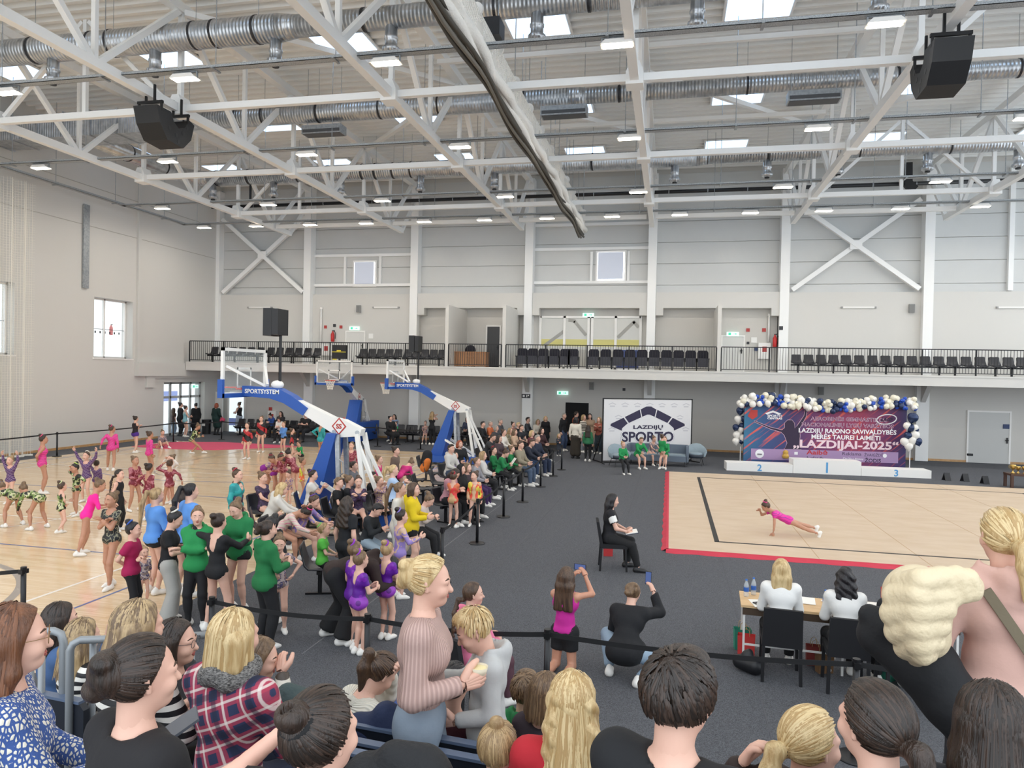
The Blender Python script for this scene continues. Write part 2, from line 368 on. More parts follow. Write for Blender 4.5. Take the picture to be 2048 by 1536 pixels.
def exit_sign(loc, w, lab, face='Y'):
    t = thing('exit_sign', lab, 'sign', loc, group='illuminated exit signs')
    if face == 'X': t.rotation_euler = (0, 0, R(90))
    MB().box(-w/2, w/2, -.03, .03, -.09, .09).build('panel', M_exitw, t)
    # running figure, arrow and door
    g = MB(); s = w/.55
    g.box(-.2*s, -.08*s, -.034, -.03, -.06, .06); g.box(.02*s, .14*s, -.034, -.03, -.012, .012); g.prism([(.12*s,-.045),(.2*s,0),(.12*s,.045)], -.034, -.03)
    g.build('pictogram', M_exit, t)
    return t
exit_sign((LX-.2, 33.55, 2.5), .5, 'green exit sign above the glazed double door', 'X')
exit_sign((-16.3, BY-.36, 5.75), .55, 'green exit sign above the white door behind the left railing')
exit_sign((2.85, BY-.1, 5.62), .55, 'green exit sign above the white door behind the right railing')
exit_sign((-4.0, BY-.14, 6.5), .55, 'green exit sign above the wide glazed gallery partition')
exit_sign((-5.6+.4, BY-.1, 2.62), .55, 'white lit exit sign just above the sports centre backdrop')
# lower bright doorway in the rear wall (left)
dw = struct('door_2', MB().box(-23.95,-23.85,BY-.05,BY,0,2.25).box(-22.95,-22.85,BY-.05,BY,0,2.25).box(-23.95,-22.85,BY-.05,BY,2.2,2.3), M_white, label='open doorway to the sunlit foyer in the rear wall')
MB().box(-23.85,-22.95,BY-.02,BY-.012,0.0,2.2).build('sunlit_opening', mat('sunlit_opening', '#e8f0f6', .5, emit=('#dff0f7', .75)), dw)
MB().box(-23.85,-22.95,BY-.026,BY-.02,.35,.75).build('blue_benches', M_blue_int, dw)
dl = MB().box(-24.42,-23.95,BY-.5,BY-.45,.01,2.2).build('door_leaf', mat('door_white', '#d9d8d4', .5), dw)
# gallery doors
def plain_door(name, x0, x1, z0, z1, Y, m, lab, handle=True):
    d = struct(name, MB().box(x0-.07,x0,Y-.06,Y,z0,z1+.07).box(x1,x1+.07,Y-.06,Y,z0,z1+.07).box(x0,x1,Y-.06,Y,z1,z1+.07), M_white, label=lab)
    MB().box(x0, x1, Y-.04, Y, z0, z1).build('door_leaf', m, d)
    if handle: MB().box(x1-.16,x1-.03,Y-.1,Y-.07,z0+1.02,z0+1.05).box(x1-.1,x1-.06,Y-.1,Y-.04,z0+.9,z0+1.15).build('handle', M_black, d)
    return d
M_doorw = mat('door_white', '#d9d8d4', .5); M_doorg = mat('door_dark', '#3e3e40', .5); M_doorgy = mat('door_grey', '#c3c3c0', .45)
plain_door('door_3', -16.75, -15.75, 3.8, 5.55, BY-.3, M_doorw, 'white door behind the left gallery railing')
plain_door('door_4', -9.15, -8.5, 3.8, 5.9, BY, M_doorg, 'dark grey door beside the gallery desk')
plain_door('door_5', 2.4, 3.35, 3.8, 5.5, BY, M_doorw, 'white door behind the right gallery railing')
plain_door('door_6', 13.0, 14.6, 0.004, 2.25, BY, M_doorgy, 'grey service door with handle at the right end of the rear wall')
MB().box(14.35, 14.6, BY-.06, BY-.05, 1.55, 1.75).build('blue_sign', mat('sign_blue', '#2a3c66', .5), label='small blue pictogram sign on the grey service door', cat='sign')
MB().box(12.95,13.2,BY-.06,BY-.045,.3,.4).build('vent_slot', M_black, label='small black vent low on the grey service door', cat='vent')
# gallery glass partition
gx0, gx1, gz0, gz1 = -6.4, -1.45, 3.8, 6.45
f = MB(); sp = [gx0, gx0+1.22, gx0+2.42, gx0+2.6, gx0+3.75, gx1]
for x in sp: f.box(x-.06, x+.06, BY-.1, BY-.02, gz0, gz1)
for z in (gz0+.05, gz1-.05): f.box(gx0, gx1, BY-.1, BY-.02, z-.05, z+.05)
gw = struct('window_5', f, M_white, label='wide glazed partition on the gallery looking into the next hall')
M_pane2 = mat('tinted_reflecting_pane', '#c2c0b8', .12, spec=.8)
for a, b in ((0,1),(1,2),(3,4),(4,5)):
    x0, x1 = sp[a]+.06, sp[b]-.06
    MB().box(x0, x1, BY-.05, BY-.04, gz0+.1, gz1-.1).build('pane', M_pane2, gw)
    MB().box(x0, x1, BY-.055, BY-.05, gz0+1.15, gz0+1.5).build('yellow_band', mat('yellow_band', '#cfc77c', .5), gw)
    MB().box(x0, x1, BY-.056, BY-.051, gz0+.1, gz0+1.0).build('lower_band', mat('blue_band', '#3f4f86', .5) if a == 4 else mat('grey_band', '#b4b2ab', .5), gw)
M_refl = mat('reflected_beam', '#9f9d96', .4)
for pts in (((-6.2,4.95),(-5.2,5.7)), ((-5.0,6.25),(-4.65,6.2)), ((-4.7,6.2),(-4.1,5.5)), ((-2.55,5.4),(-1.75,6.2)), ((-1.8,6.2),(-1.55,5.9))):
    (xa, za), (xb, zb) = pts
    MB().beam((xa, BY-.058, za), (xb, BY-.058, zb), .004, .16).build('painted_beam_reflection', M_refl, gw)  # truss reflections painted as flat grey strips on the panes

# --- ceiling: profiled deck, skylights
prof = []; y = 2.0
d = MB(); P = .42; vs = []; fs = []
while y < BY + .2:
    for (dy, dz) in ((0,0),(.12,0),(.17,.13),(.37,.13)): vs.append((y+dy, ZR+dz))
    y += P
X0, X1 = LX - .3, 24
vv = [(X0, a, b) for a, b in vs] + [(X1, a, b) for a, b in vs]; n = len(vs)
d.add(vv, [(i, i+1, n+i+1, n+i) for i in range(n-1)])
struct('ceiling', d, M_deck, label='white profiled steel roof deck')
M_sky = mat('rooflight_daylight', '#d0e6ff', .4, emit=('#bcdcff', SKYLIGHT_E))
k = 0
for j, yy in enumerate((13.9, 20.0, 26.3, 31.9)):
    for i in range(7):
        x = -21.9 + 6*i
        t = struct('window_%d' % (10 + k), MB().box(x-.92, x+.92, yy-.82, yy+.82, ZR-.07, ZR-.02), M_white, label='bright rooflight, %s from the left in roof row %d counted from the rear wall' % (ORD[i], 4 - j)); k += 1
        MB().box(x-.84, x+.84, yy-.74, yy+.74, ZR-.085, ZR-.07).build('pane', M_sky, t)

# --- trusses
TB, TT = 10.38, 13.05
TN = ['leftmost', 'second from the left', 'third from the left', 'fourth from the left', 'fifth from the left', 'rightmost']
for i, x in enumerate(COLX[1:-1]):
    t = thing('roof_truss', 'white steel roof truss running to the rear wall, %s' % TN[i], 'truss', (x, 0, TB), group='roof trusses')
    H = TT - TB
    MB().beam((0, 1.5, 0), (0, 33.0, 0), .2, .22).build('bottom_chord', M_steel, t)
    MB().beam((0, 1.5, H), (0, BY - .1, H), .26, .24).build('top_chord', M_steel, t)
    vn = [2.2 + 5.85*k for k in range(6)]           # bottom panel points (31.45 last)
    for k, yv in enumerate(vn):
        MB().beam((0, yv, 0), (0, yv, H), .11).build('post', M_steel, t)
        for s in (-1, 1):
            MB().beam((0, yv + s*.12, .08), (0, yv + s*2.8, H - .1), .14).build('diagonal', M_steel, t)
        ym = yv + 2.925
        if ym < 33:
            MB().beam((0, ym, 0), (0, ym, H), .12).build('post', M_steel, t)
    for yv in (5.125+5.85*k for k in range(5)):
        MB().prism([(-.2,-.18),(.2,-.18),(.2,.1),(.1,.34),(-.1,.34),(-.2,.1)], yv-.22, yv+.22).build('gusset_plate', M_steel, t)
    MB().beam((0, 33.0, 0), (0, BY - .3, H - .4), .14).build('diagonal', M_steel, t)
# ties between trusses along X
tie_i = 0
for yy, lab in ((10.98,'nearest'), (16.82,'second nearest'), (22.67,'middle'), (28.52,'second farthest'), (31.4,'farthest')):
    for i in range(len(COLX) - 2):
        if i == 0: continue
        x0, x1 = COLX[i] + .2, COLX[i+1] - .2
        t = thing('tie_beam', 'white tie beam in the %s line, bay %s from the left' % (lab, ORD[i-1]), 'beam', ((x0+x1)/2, yy, TB + .02), group='tie beams between the trusses')
        w = (x1-x0)/2
        MB().beam((-w, 0, 0), (w, 0, 0), .15, .17).build('beam', M_steel, t)
        if i in (1, 5) and yy in (16.82, 28.52):
            MB().beam((0, 0, .05), (0, 0, TT - TB - .05), .11).build('post', M_steel, t)
            for s in (-1, 1): MB().beam((s*.1, 0, TT - TB - .1), (s*(w-.1), 0, .12), .11).build('diagonal', M_steel, t)
for yy in (13.9, 19.75, 25.6):     # upper ties / purlins under the deck
    for i in (2, 3):
        x0, x1 = COLX[i+1] + .2, COLX[i+2] - .2
        MB().beam((x0, yy, TT-.6), (x1, yy, TT-.6), .13).build('tie_beam', M_steel, label='upper white tie beam %.0f metres from the rear wall, bay %s' % (BY-yy, ORD[i]), cat='beam', group='upper tie beams')
# roof plane diagonals
for (a, b, j) in (((-12.85, 16.8),(-6.95, 22.6),0), ((-12.85,28.5),(-6.95,22.6),1), ((-6.95,22.6),(-.95,28.5),2), ((5.05,28.5),(11.05,22.6),3), ((-.95,22.6),(5.05,28.5),4)):
    MB().beam((a[0], a[1], TT-.12), (b[0], b[1], TT-.12), .15).build('roof_brace', M_steel, label='diagonal white brace in the roof plane, number %s from the left' % ORD[j], cat='brace', group='roof plane braces')
# ================================================================ ROOF SERVICES
# spiral ducts with bands and jet nozzles
M_ductp = MATS['spiral_duct']; N, L, B = nodes_of(M_ductp)
tc = N.new('ShaderNodeTexCoord'); wv = N.new('ShaderNodeTexWave'); wv.wave_type = 'BANDS'; wv.bands_direction = 'X'; wv.inputs['Scale'].default_value = 3.2
bp = N.new('ShaderNodeBump'); bp.inputs['Strength'].default_value = .5; bp.inputs['Distance'].default_value = .03
L.new(tc.outputs['Object'], wv.inputs['Vector']); L.new(wv.outputs[0], bp.inputs['Height']); L.new(bp.outputs[0], B.inputs['Normal'])
M_band = mat('black_band', '#26262a', .5)
def duct(label, y, z, x0, x1, r, bands, nozzles, r2=None, xs=None):
    t = thing('air_duct', label, 'duct', (0, y, z), group='spiral ducts under the roof')
    xm = xs if xs is not None else x1
    MB().cyl((x0,0,0), (xm,0,0), r, n=20).build('duct_pipe', M_ductp, t, True)
    if xs is not None:
        MB().cyl((xm,0,0), (xm+.5,0,0), r, r2, n=20).build('reducer', M_duct, t, True)
        MB().cyl((xm+.5,0,0), (x1,0,0), r2, n=20).build('duct_pipe', M_ductp, t, True)
    for b in bands:
        rr = r if (xs is None or b < xm) else r2
        MB().cyl((b-.03,0,0), (b+.03,0,0), rr+.012, n=20).build('clamp_band', M_band, t)
        MB().cyl((b,0,rr), (b,0,ZR-z+.05), .008, n=5).build('hanger_rod', M_galv, t)
    for x in nozzles:
        rr = r if (xs is None or x < xm) else r2
        nz = MB().lathe([(.15,0),(.15,-.25),(.17,-.27),(.17,-.32),(.15,-.34),(.15,-.5),(.21,-.53),(.21,-.6),(.13,-.66)][::-1], (x,0,-rr+.06), 14).build('jet_nozzle', M_duct, t, True)
        MB().cyl((x,0,-rr-.64), (x,0,-rr-.6), .09, n=12).build('nozzle_eye', M_black, nz)
    return t
duct('nearest large silver spiral duct with hanging jet nozzles', 16.4, 12.1, -24.4, 23, .34, [-22,-19.6,-17.2,-15.3,-14.7,-12.2,-11.6,-10.4,-7.5,-4.2,-2.0,1.5,5.5], [-21.5,-16.6,-13.4,-9.9,-6.8,-3.2,.4,4.1,7.6], .27, -9.8)
duct('middle silver spiral duct with grille boxes beneath', 21.9, 12.05, -17.6, 23, .31, [-16.5,-14.6,-13.6,-11.6,-9.4,-7.4,-4.6,-1.7,2,6,9], [], .24, -3.2)
duct('farthest silver spiral duct with small jet nozzles', 28.5, 12.0, -20.6, 23, .33, [-20,-18.4,-16,-14.6,-13,-12.4,-11.6,-10.8,-7.6,-3.2,1.2,3.4,6.6,9.6,12], [-20.2,-17.2,-14.0,-10.4,-7.2,-1.6+1.6,3.4,5.9,8.9,11.8], .27, .8)
t = thing('air_duct', 'short silver duct branch turning along the left wall', 'duct', (0,0,0), group='spiral ducts under the roof')
pts = [(-21.3, 21.5, 12.0), (-21.3, 27.3, 12.0)] + [(-21.3 + .9*(1-math.cos(R(a))), 27.4 + 1.1*math.sin(R(a)), 12.0) for a in range(0, 91, 15)]
MB().tube(pts, .33, 18).build('duct_pipe', M_duct, t, True)
for y in (22.5, 24.6, 26.6): MB().cyl((-21.3,y-.03,12),(-21.3,y+.03,12),.345, n=18).build('clamp_band', M_band, t)
t = thing('air_duct', 'rectangular silver duct meeting the left wall at the upper left', 'duct', (-21.1, 21.9, 12.0), group='spiral ducts under the roof')
for i in range(6):
    x = -3.35 + 1.1*i; MB().box(x, x+1.07, -.55, .55, -.42, .42).box(x-.02, x+.02, -.6, .6, -.46, .46).build('duct_section', M_duct, t)
MB().add([(3.28,-.55,-.42),(3.28,.55,-.42),(3.28,.55,.42),(3.28,-.55,.42),(3.6,-.3,-.3),(3.6,.3,-.3),(3.6,.3,.3),(3.6,-.3,.3)], [(0,1,5,4),(1,2,6,5),(2,3,7,6),(3,0,4,7)]).build('transition', M_duct, t)
for i, (x, yy) in enumerate(((-11.4, 21.9), (-3.3, 21.5), (3.75, 21.5))):
    t = thing('duct_grille', 'shallow grey grille box below the middle duct, %s of three' % ('left','middle','right')[i], 'grille', (x, yy, 11.45), group='grille boxes')
    MB().box(-.7,.7,-.22,.22,-.14,.14).build('casing', M_galv, t); MB().cyl((-.6,0,.14),(-.6,0,2.1),.01,n=5).cyl((.6,0,.14),(.6,0,2.1),.01,n=5).build('hanger_rod', M_galv, t); MB().box(-.66,.66,-.19,.19,-.15,-.14).box(-.66,.66,-.225,-.22,-.1,.0).build('grille_face', mat('dark_grille','#4a4b4d',.5), t)
# black pipe at the rear
t = thing('sprinkler_pipe', 'long black pipe below the roof along the rear wall', 'pipe', (0, 34.2, 12.15))
MB().cyl((-24.3,0,0),(23,0,0),.085,n=10).build('pipe', M_black, t, True)
MB().cyl((-22,0,.08),(-22,0,1.3),.06,n=8).build('riser', M_black, t)
c = MB()
for k in range(26): c.cyl((-23+1.75*k-.02,0,0),(-23+1.75*k+.02,0,0),.095,n=10)
c.build('clips', M_galv, t)['kind'] = 'stuff'
bx_ = thing('pipe_bracket', 'black angled bracket hanging from the pipe at the right', 'bracket', (9.9, 34.0, 12.1))
MB().prism([(-.15,.9),(.1,.9),(.12,.1),(.35,-.15),(.1,-.45),(-.2,-.1)], -.1, .1).build('plate', M_black, bx_)
# cable trays and luminaires
M_lens = mat('led_lens', '#fff6e2', .4, emit=('#fff3da', 22)); M_lens.cycles.emission_sampling = 'NONE'; M_tray = mat('perforated_tray', '#b9bdbf', .5, .25, noise=(40, '#8a8f93', .8))
rowsL = [(14.7, [-21.2+5*k for k in range(9)], 'nearest'), (20.5, [-21.2+4.98*k for k in range(9)], 'second'), (26.5, [-21.2+4.98*k for k in range(9)], 'third'), (30.4, [-22.0+2.78*k for k in range(16)], 'farthest'), (8.9, [-21.2+5*k for k in range(9)], 'overhead')]
ZL = 10.22
lens_me = MB().box(-.3,.3,-.11,.11,-.012,0).mesh('lens', M_lens)
hous_me = MB().prism([(-.34,.0),(.34,.0),(.24,.09),(-.24,.09)][::-1], -.13, .13).mesh('housing', M_white)
brk_me = MB().box(-.33,-.3,-.02,.02,.0,.16).box(.3,.33,-.02,.02,.0,.16).box(-.33,.33,-.02,.02,.145,.16).mesh('bracket', M_galv)
for (yy, xs, nm) in rowsL:
    t = thing('cable_tray', 'perforated galvanised cable tray carrying the %s row of lights' % nm, 'cable tray', (0, yy, ZL+.17), group='cable trays')
    MB().box(-23.2,23,-.1,.1,0,.012).box(-23.2,23,-.1,-.09,0,.07).box(-23.2,23,.09,.1,0,.07).build('channel', M_tray, t)
    rods = [-22.4 + 3*k for k in range(16)]
    for x in rods: MB().cyl((x,0,.05),(x,0,ZR-ZL-.1),.011,n=5).box(x-.03,x+.03,-.16,.16,-.03,0).build('hanger_rod', M_galv, t)
    for i, x in enumerate(xs):
        lt = thing('ceiling_light', 'LED ceiling light, %s from the left in the %s row' % (ORD[i], nm), 'lamp', (x, yy, ZL), group='ceiling lights')
        link('housing', hous_me, lt); link('lens', lens_me, lt); link('bracket', brk_me, lt)
        la = bpy.data.lights.new('ceiling_lamp', 'AREA'); la.shape = 'RECTANGLE'; la.size = .6; la.size_y = .22; la.color = (1, .95, .88)
        la.energy = LAMP_W * (.62 if nm == 'farthest' else 1.0)
        lo = link('lamp_light', la, lt); lo.location = (0, 0, -.03)
t = thing('cable_tray', 'galvanised cable tray running along the left wall', 'cable tray', (-23.1, 0, ZL+.17), group='cable trays')
MB().box(-.1,.1,5,30.5,0,.012).box(-.1,-.09,5,30.5,0,.09).box(.09,.1,5,30.5,0,.09).build('channel', M_tray, t)
for y in (8,11,14,17,20,23,26,29): MB().cyl((0,y,.05),(0,y,ZR-ZL-.1),.011,n=5).box(-.16,.16,y-.03,y+.03,-.03,0).build('hanger_rod', M_galv, t)
# loudspeaker clusters hanging from trusses
M_spk = mat('speaker_black', '#0f1013', .55, bump=(400,.1)); 
def cluster(loc, rz, lab, s):
    t = thing('loudspeaker_cluster', lab, 'loudspeaker', loc, rz, group='hanging loudspeaker clusters'); t.scale = (s, s, s)
    pr = [(-.75,.0),(-.62,-.42),(-.34,-.78),(.3,-.82),(.62,-.5),(.75,-.05),(.55,.02),(.35,-.25),(.1,-.34),(-.1,-.22),(-.2,0)]
    c = MB().prism(pr[::-1], -.36, .36, 'X').build('cabinet', M_spk, t)
    for (y, z) in ((.45,-.2),(.28,-.42),(.02,-.55),(-.25,-.45),(.1,-.7)): MB().cyl((-.365,y,z),(-.355,y,z),.06,n=10).cyl((.355,y,z),(.365,y,z),.06,n=10).build('horn_port', M_black, c)
    for y in (-.55, .5):
        MB().beam((-.38,y,.14),(.38,y,.14),.07).build('hanging_bar', M_blackm, t)
        for x in (-.34,.34): MB().beam((x,y,-.1),(x,y,.14),.05).build('bar_bracket', M_blackm, t)
        for x in (-.13,.13): MB().beam((x,y,.14),(x,y,.6),.05).build('clamp_strap', M_blackm, t)
    return t
cluster((-12.85, 16.1, 9.98), 0, 'black curved loudspeaker cluster hanging from the second truss at the upper left', .95)
cluster((5.05, 15.6, 9.98), 0, 'black curved loudspeaker cluster hanging from a truss at the upper right', .95)
# raised divider curtain with net
M_net = mat('net_white', '#f4f2ec', .8); M_curt = mat('curtain_dark', '#4a4740', .7)
t = thing('divider_curtain', 'long raised divider curtain with white net and dark rolled edge hanging from the roof', 'curtain', (-4.05, 0, 0))
ys = [4 + .75*i for i in range(39)]
for k, (dx, zz, rr) in enumerate(((-.12,9.86,.05),(-.03,9.84,.05),(.06,9.87,.05),(-.07,9.94,.05),(.03,9.95,.05))):
    MB().tube([(dx + .03*math.sin(1.3*y+k), y, zz + .06*math.sin(y*.9 + .4*k)) for y in ys], rr, 6).build('rolled_edge', M_curt if k % 2 == 0 else mat('curtain_mid', '#77736a', .7), t, True)
MB().tube([(.02 + .05*math.sin(2.1*y), y, 10.06 + .06*math.sin(y*.9)) for y in ys], .12, 8, flat=.9).tube([(.1 + .05*math.sin(2.7*y+1), y, 10.16 + .05*math.sin(y*1.1)) for y in ys], .13, 8).build('net_bundle', mat('net_bundle_white', '#f4f2ec', .85, bump=(25,.8)), t, True)
MB().cyl((0.02,4,10.98),(.02,33,10.98),.03,n=8).build('winding_tube', M_steel, t)
nb = MB()
for i in range(300):     # diamond net cords between bundle and tube
    y = 4.2 + 28.4*i/300
    sag = .09*abs(math.sin(y*1.2))
    nb.beam((.06, y, 10.1), (.06, y + .55, 10.95), .016); nb.beam((.06, y + .55, 10.1), (.06, y, 10.95), .016)
o = nb.build('net_mesh', M_net, t); o['kind'] = 'stuff'
M_sheet = mat('net_sheet', '#f6f5f0', .85, alpha=.5)
sh_ = MB(); vs = []
for i in range(120):
    y = 4.2 + 28.6*i/119; vs += [(.06 + .1*math.sin(i*1.1), y, 10.05), (.04 + .02*math.sin(i*.9), y, 10.96)]
sh_.add(vs, [(2*i, 2*i+1, 2*i+3, 2*i+2) for i in range(119)]).build('net_sheet', M_sheet, t, True)
for k in range(16):
    y = 5 + 1.85*k
    MB().cyl((.0,y-.03,10.98),(0,y+.03,10.98),.14,n=14).build('pulley_disc', M_white, t, False)
    MB().cyl((0,y,10.98),(0,y,ZR-.4),.012,n=5).build('suspension_rod', M_galv, t)
MB().box(-.2,.2,15.4,15.9,11.0,11.4).build('winch_motor', M_black, t)
# hanging protective net on the left
M_netl = mat('net_left', '#e6e2d8', .85, alpha=1.0)
t = thing('protective_net', 'white protective net gathered and hanging along the left wall', 'net', (-23.65, 19.0, 0))
nb = MB()
for i in range(150):
    y = -3.5 + 7.05*i/150; x = .14*math.sin(i*.55)
    nb.beam((x, y, .05), (x + .03*math.sin(i), y, 10.3), .008)
o = nb.build('net_strands', M_netl, t); o['kind'] = 'stuff'
nb = MB()
for j in range(110):
    z = .1 + j*.093
    for i in range(0, 150, 5):
        y = -3.5 + 7.05*i/150; y2 = -3.5 + 7.05*(i+5)/150
        nb.beam((.14*math.sin(i*.55), y, z), (.14*math.sin((i+5)*.55), y2, z + .02*math.sin(j)), .006)
o = nb.build('net_meshes', M_netl, t); o['kind'] = 'stuff'
MB().tube([(.14*math.sin(i*.55), -3.5+7.05*i/150, .06) for i in range(0,151,3)], .04, 6).build('net_hem', M_netl, t)
# ================================================================ GALLERY
FY, BZ0, BZ1 = 32.2, 3.37, 3.79
bal = struct('balcony', MB().box(LX+.25, 24, FY, BY, BZ0, BZ1), M_wall, label='white gallery slab projecting from the rear wall')
bal['kind'] = 'structure'
MB().box(LX+.25, 24, FY-.02, FY, BZ1-.05, BZ1+.02).build('slab_edge', M_wall, bal)
for x in COLX[1:]:
    MB().prism([(BY-.3,BZ0),(BY-1.1,BZ0),(BY-.3,BZ0-.75)], x-.1, x+.1, 'X').build('bracket', M_wall, bal)
FINS = [-10.32, -7.55, 2.05]
for i, x in enumerate(FINS):
    struct('wall_fin_%d' % (i+1), MB().box(x-.08, x+.08, FY+.06, BY, BZ1, 6.7), M_wall, label='white partition fin on the gallery, %s of three' % ('left','middle','right')[i])
M_rail = mat('railing_black', '#202022', .45, .2)
def railing(x0, x1, lab):
    t = thing('railing', lab, 'railing', (x0, FY+.08, BZ1), group='gallery railings'); w = x1 - x0
    MB().box(0,w,-.025,.025,1.06,1.1).build('top_rail', M_rail, t); MB().box(0,w,-.015,.015,.1,.13).build('bottom_rail', M_rail, t)
    n = max(1, round(w/2.0))
    for k in range(n+1): MB().box(w*k/n-.025,w*k/n+.025,-.025,.025,0,1.06).build('post', M_rail, t)
    b = MB(); k = .115
    while k < w: b.box(k-.008,k+.008,-.008,.008,.13,1.06); k += .115
    o = b.build('balusters', M_rail, t); o['kind'] = 'stuff'
railing(-24.1, -10.42, 'black gallery railing section at the left in front of the seat benches')
railing(-10.22, -7.65, 'short black gallery railing in front of the wooden desk')
railing(-7.45, 1.95, 'black gallery railing in front of the folding theatre seats')
railing(2.15, 20, 'black gallery railing section at the right in front of the long bench')
# beam benches with shell seats
M_seat = mat('seat_black', '#26262b', .35)
def shell_seat(w=.45):
    b = MB(); prof = [(.22,-.02),(.2,.02),(.05,-.01),(-.14,.0),(-.2,.06),(-.24,.2),(-.27,.36),(-.275,.4)]; n = 6; vs = []
    for (y, z) in prof:
        for i in range(n+1):
            u = i/n*2-1; k = 1 - (.12*u*u if z > .15 else 0)
            vs.append((u*w/2*k, y, z + .035*u*u + (-.05*u*u*u*u if z > .3 else 0)))
    m = len(prof); fs = [(j*(n+1)+i, j*(n+1)+i+1, (j+1)*(n+1)+i+1, (j+1)*(n+1)+i) for j in range(m-1) for i in range(n)]
    o = len(vs); vs2 = [(x, y-.02, z-.02) for (x,y,z) in vs]
    b.add(vs + vs2, fs + [tuple(reversed([q+o for q in f])) for f in fs] + [(i, i+o, i+1+o, i+1) for i in range(n)] + [((m-1)*(n+1)+i+1, (m-1)*(n+1)+i+1+o, (m-1)*(n+1)+i+o, (m-1)*(n+1)+i) for i in range(n)]
      + [(j*(n+1), (j+1)*(n+1), (j+1)*(n+1)+o, j*(n+1)+o) for j in range(m-1)] + [(j*(n+1)+n, j*(n+1)+n+o, (j+1)*(n+1)+n+o, (j+1)*(n+1)+n) for j in range(m-1)])
    return b
SEAT_ME = shell_seat().mesh('seat', M_seat, True)
def bench(loc, rz, n, lab, pitch=.52, zs=.44, group='beam seat benches', mesh=None):
    """n shell seats on one beam; seats face local +y"""
    t = thing('beam_bench', lab, 'bench', loc, rz, group=group)
    w = pitch*n
    MB().box(-w/2,w/2,-.04,.04,zs-.1,zs-.03).build('beam', M_blackm, t)
    for k in range(n):
        o = link('seat', mesh or SEAT_ME, t); o.location = (-w/2 + pitch*(k+.5), 0, zs)
    for x in ([-w/2+.3, w/2-.3] + ([0] if n > 5 else [])):
        MB().box(x-.03,x+.03,-.04,.04,.03,zs-.06).box(x-.03,x+.03,-.22,.22,0,.035).build('leg', M_blackm, t)
    return t
def gx(px, Y=33.3, py=715): return at_Y(px, py, Y).x
def bench_px(p0, p1, n, lab):
    x0, x1 = gx(p0), gx(p1); bench(((x0+x1)/2, 33.3, BZ1), R(180), n, lab, (x1-x0)/n)
bench_px(415, 525, 6, 'black shell-seat bench at the far left end of the gallery')
bench_px(527, 640, 6, 'black shell-seat bench on the gallery behind the left backboard')
bench_px(714, 802, 5, 'black shell-seat bench on the gallery right of the white door')
bench_px(804, 890, 5, 'black shell-seat bench on the gallery ending at the left partition fin')
bench_px(1582, 1682, 4, 'black shell-seat bench on the right gallery, first from the fire extinguisher')
bench_px(1682, 1788, 4, 'black shell-seat bench on the right gallery, second from the fire extinguisher')
bench_px(1788, 1895, 4, 'black shell-seat bench on the right gallery, third from the fire extinguisher')
bench_px(1895, 2008, 4, 'black shell-seat bench on the right gallery, fourth from the fire extinguisher')
bench_px(2008, 2120, 4, 'black shell-seat bench on the right gallery cut by the picture edge')
# folding theatre seats
M_th = mat('theatre_fabric', '#23222c', .9); M_thf = mat('theatre_back', '#3a3a42', .6)
def theatre(x, lab, grp, y=33.15):
    t = thing('theatre_seat', lab, 'seat', (x, y, BZ1), R(180), group=grp)
    MB().prism([(-.24,.42),(.24,.42),(.24,.85),(.18,.95),(-.18,.95),(-.24,.85)][::-1], -.16, -.08).build('backrest', M_th, t)
    MB().box(-.23,.23,-.02,.06,.2,.6).build('folded_seat', M_thf, t)
    for s in (-.265,.265): 
        MB().box(s-.02,s+.02,-.12,.02,0,.55).build('leg', M_black, t); MB().box(s-.025,s+.025,-.15,.18,.55,.59).build('armrest', M_black, t)
for i, px in enumerate((1044,1065,1086,1108,1130,1146)):
    theatre(gx(px, 33.15), 'folded black theatre seat in the shorter gallery row, %s from the left' % ORD[i], 'folding theatre seats')
for i in range(10):
    theatre(gx(1187 + 24.3*i, 33.15), 'folded black theatre seat in the longer gallery row, %s from the left' % ORD[i], 'folding theatre seats')
# desk and office chair
t = thing('desk', 'slatted wooden desk on the gallery', 'desk', (gx(937, 33.6)+.12, 33.6, BZ1))
M_desk = mat('desk_wood', '#b07f58', .5, noise=(6,'#9c6d48',.5,(1,1,.2)))
MB().box(-.85,.85,-.35,.35,.72,.76).build('desktop', M_desk, t)
for k in range(16): MB().box(-.83+.104*k,-.74+.104*k,-.33,-.3,.06,.72).build('slat', M_desk, t)
for s in (-.82,.82): MB().box(s-.02,s+.02,-.32,.32,0,.72).build('side_panel', M_desk, t)
t = thing('office_chair', 'black office chair behind the gallery desk', 'chair', (gx(940, 34.3), 34.35, BZ1))
MB().sphere((0,0,.85),.28,12,8,(1,.35,1)).build('backrest', M_th, t, True); MB().box(-.25,.25,-.45,.0,.45,.53).build('seat', M_th, t)
MB().cyl((0,-.2,.1),(0,-.2,.45),.03).build('column', M_black, t)
for k in range(5):
    a = R(72*k); MB().beam((0,-.2,.1),(.3*math.cos(a),-.2+.3*math.sin(a),.05),.04).build('foot_star', M_black, t)
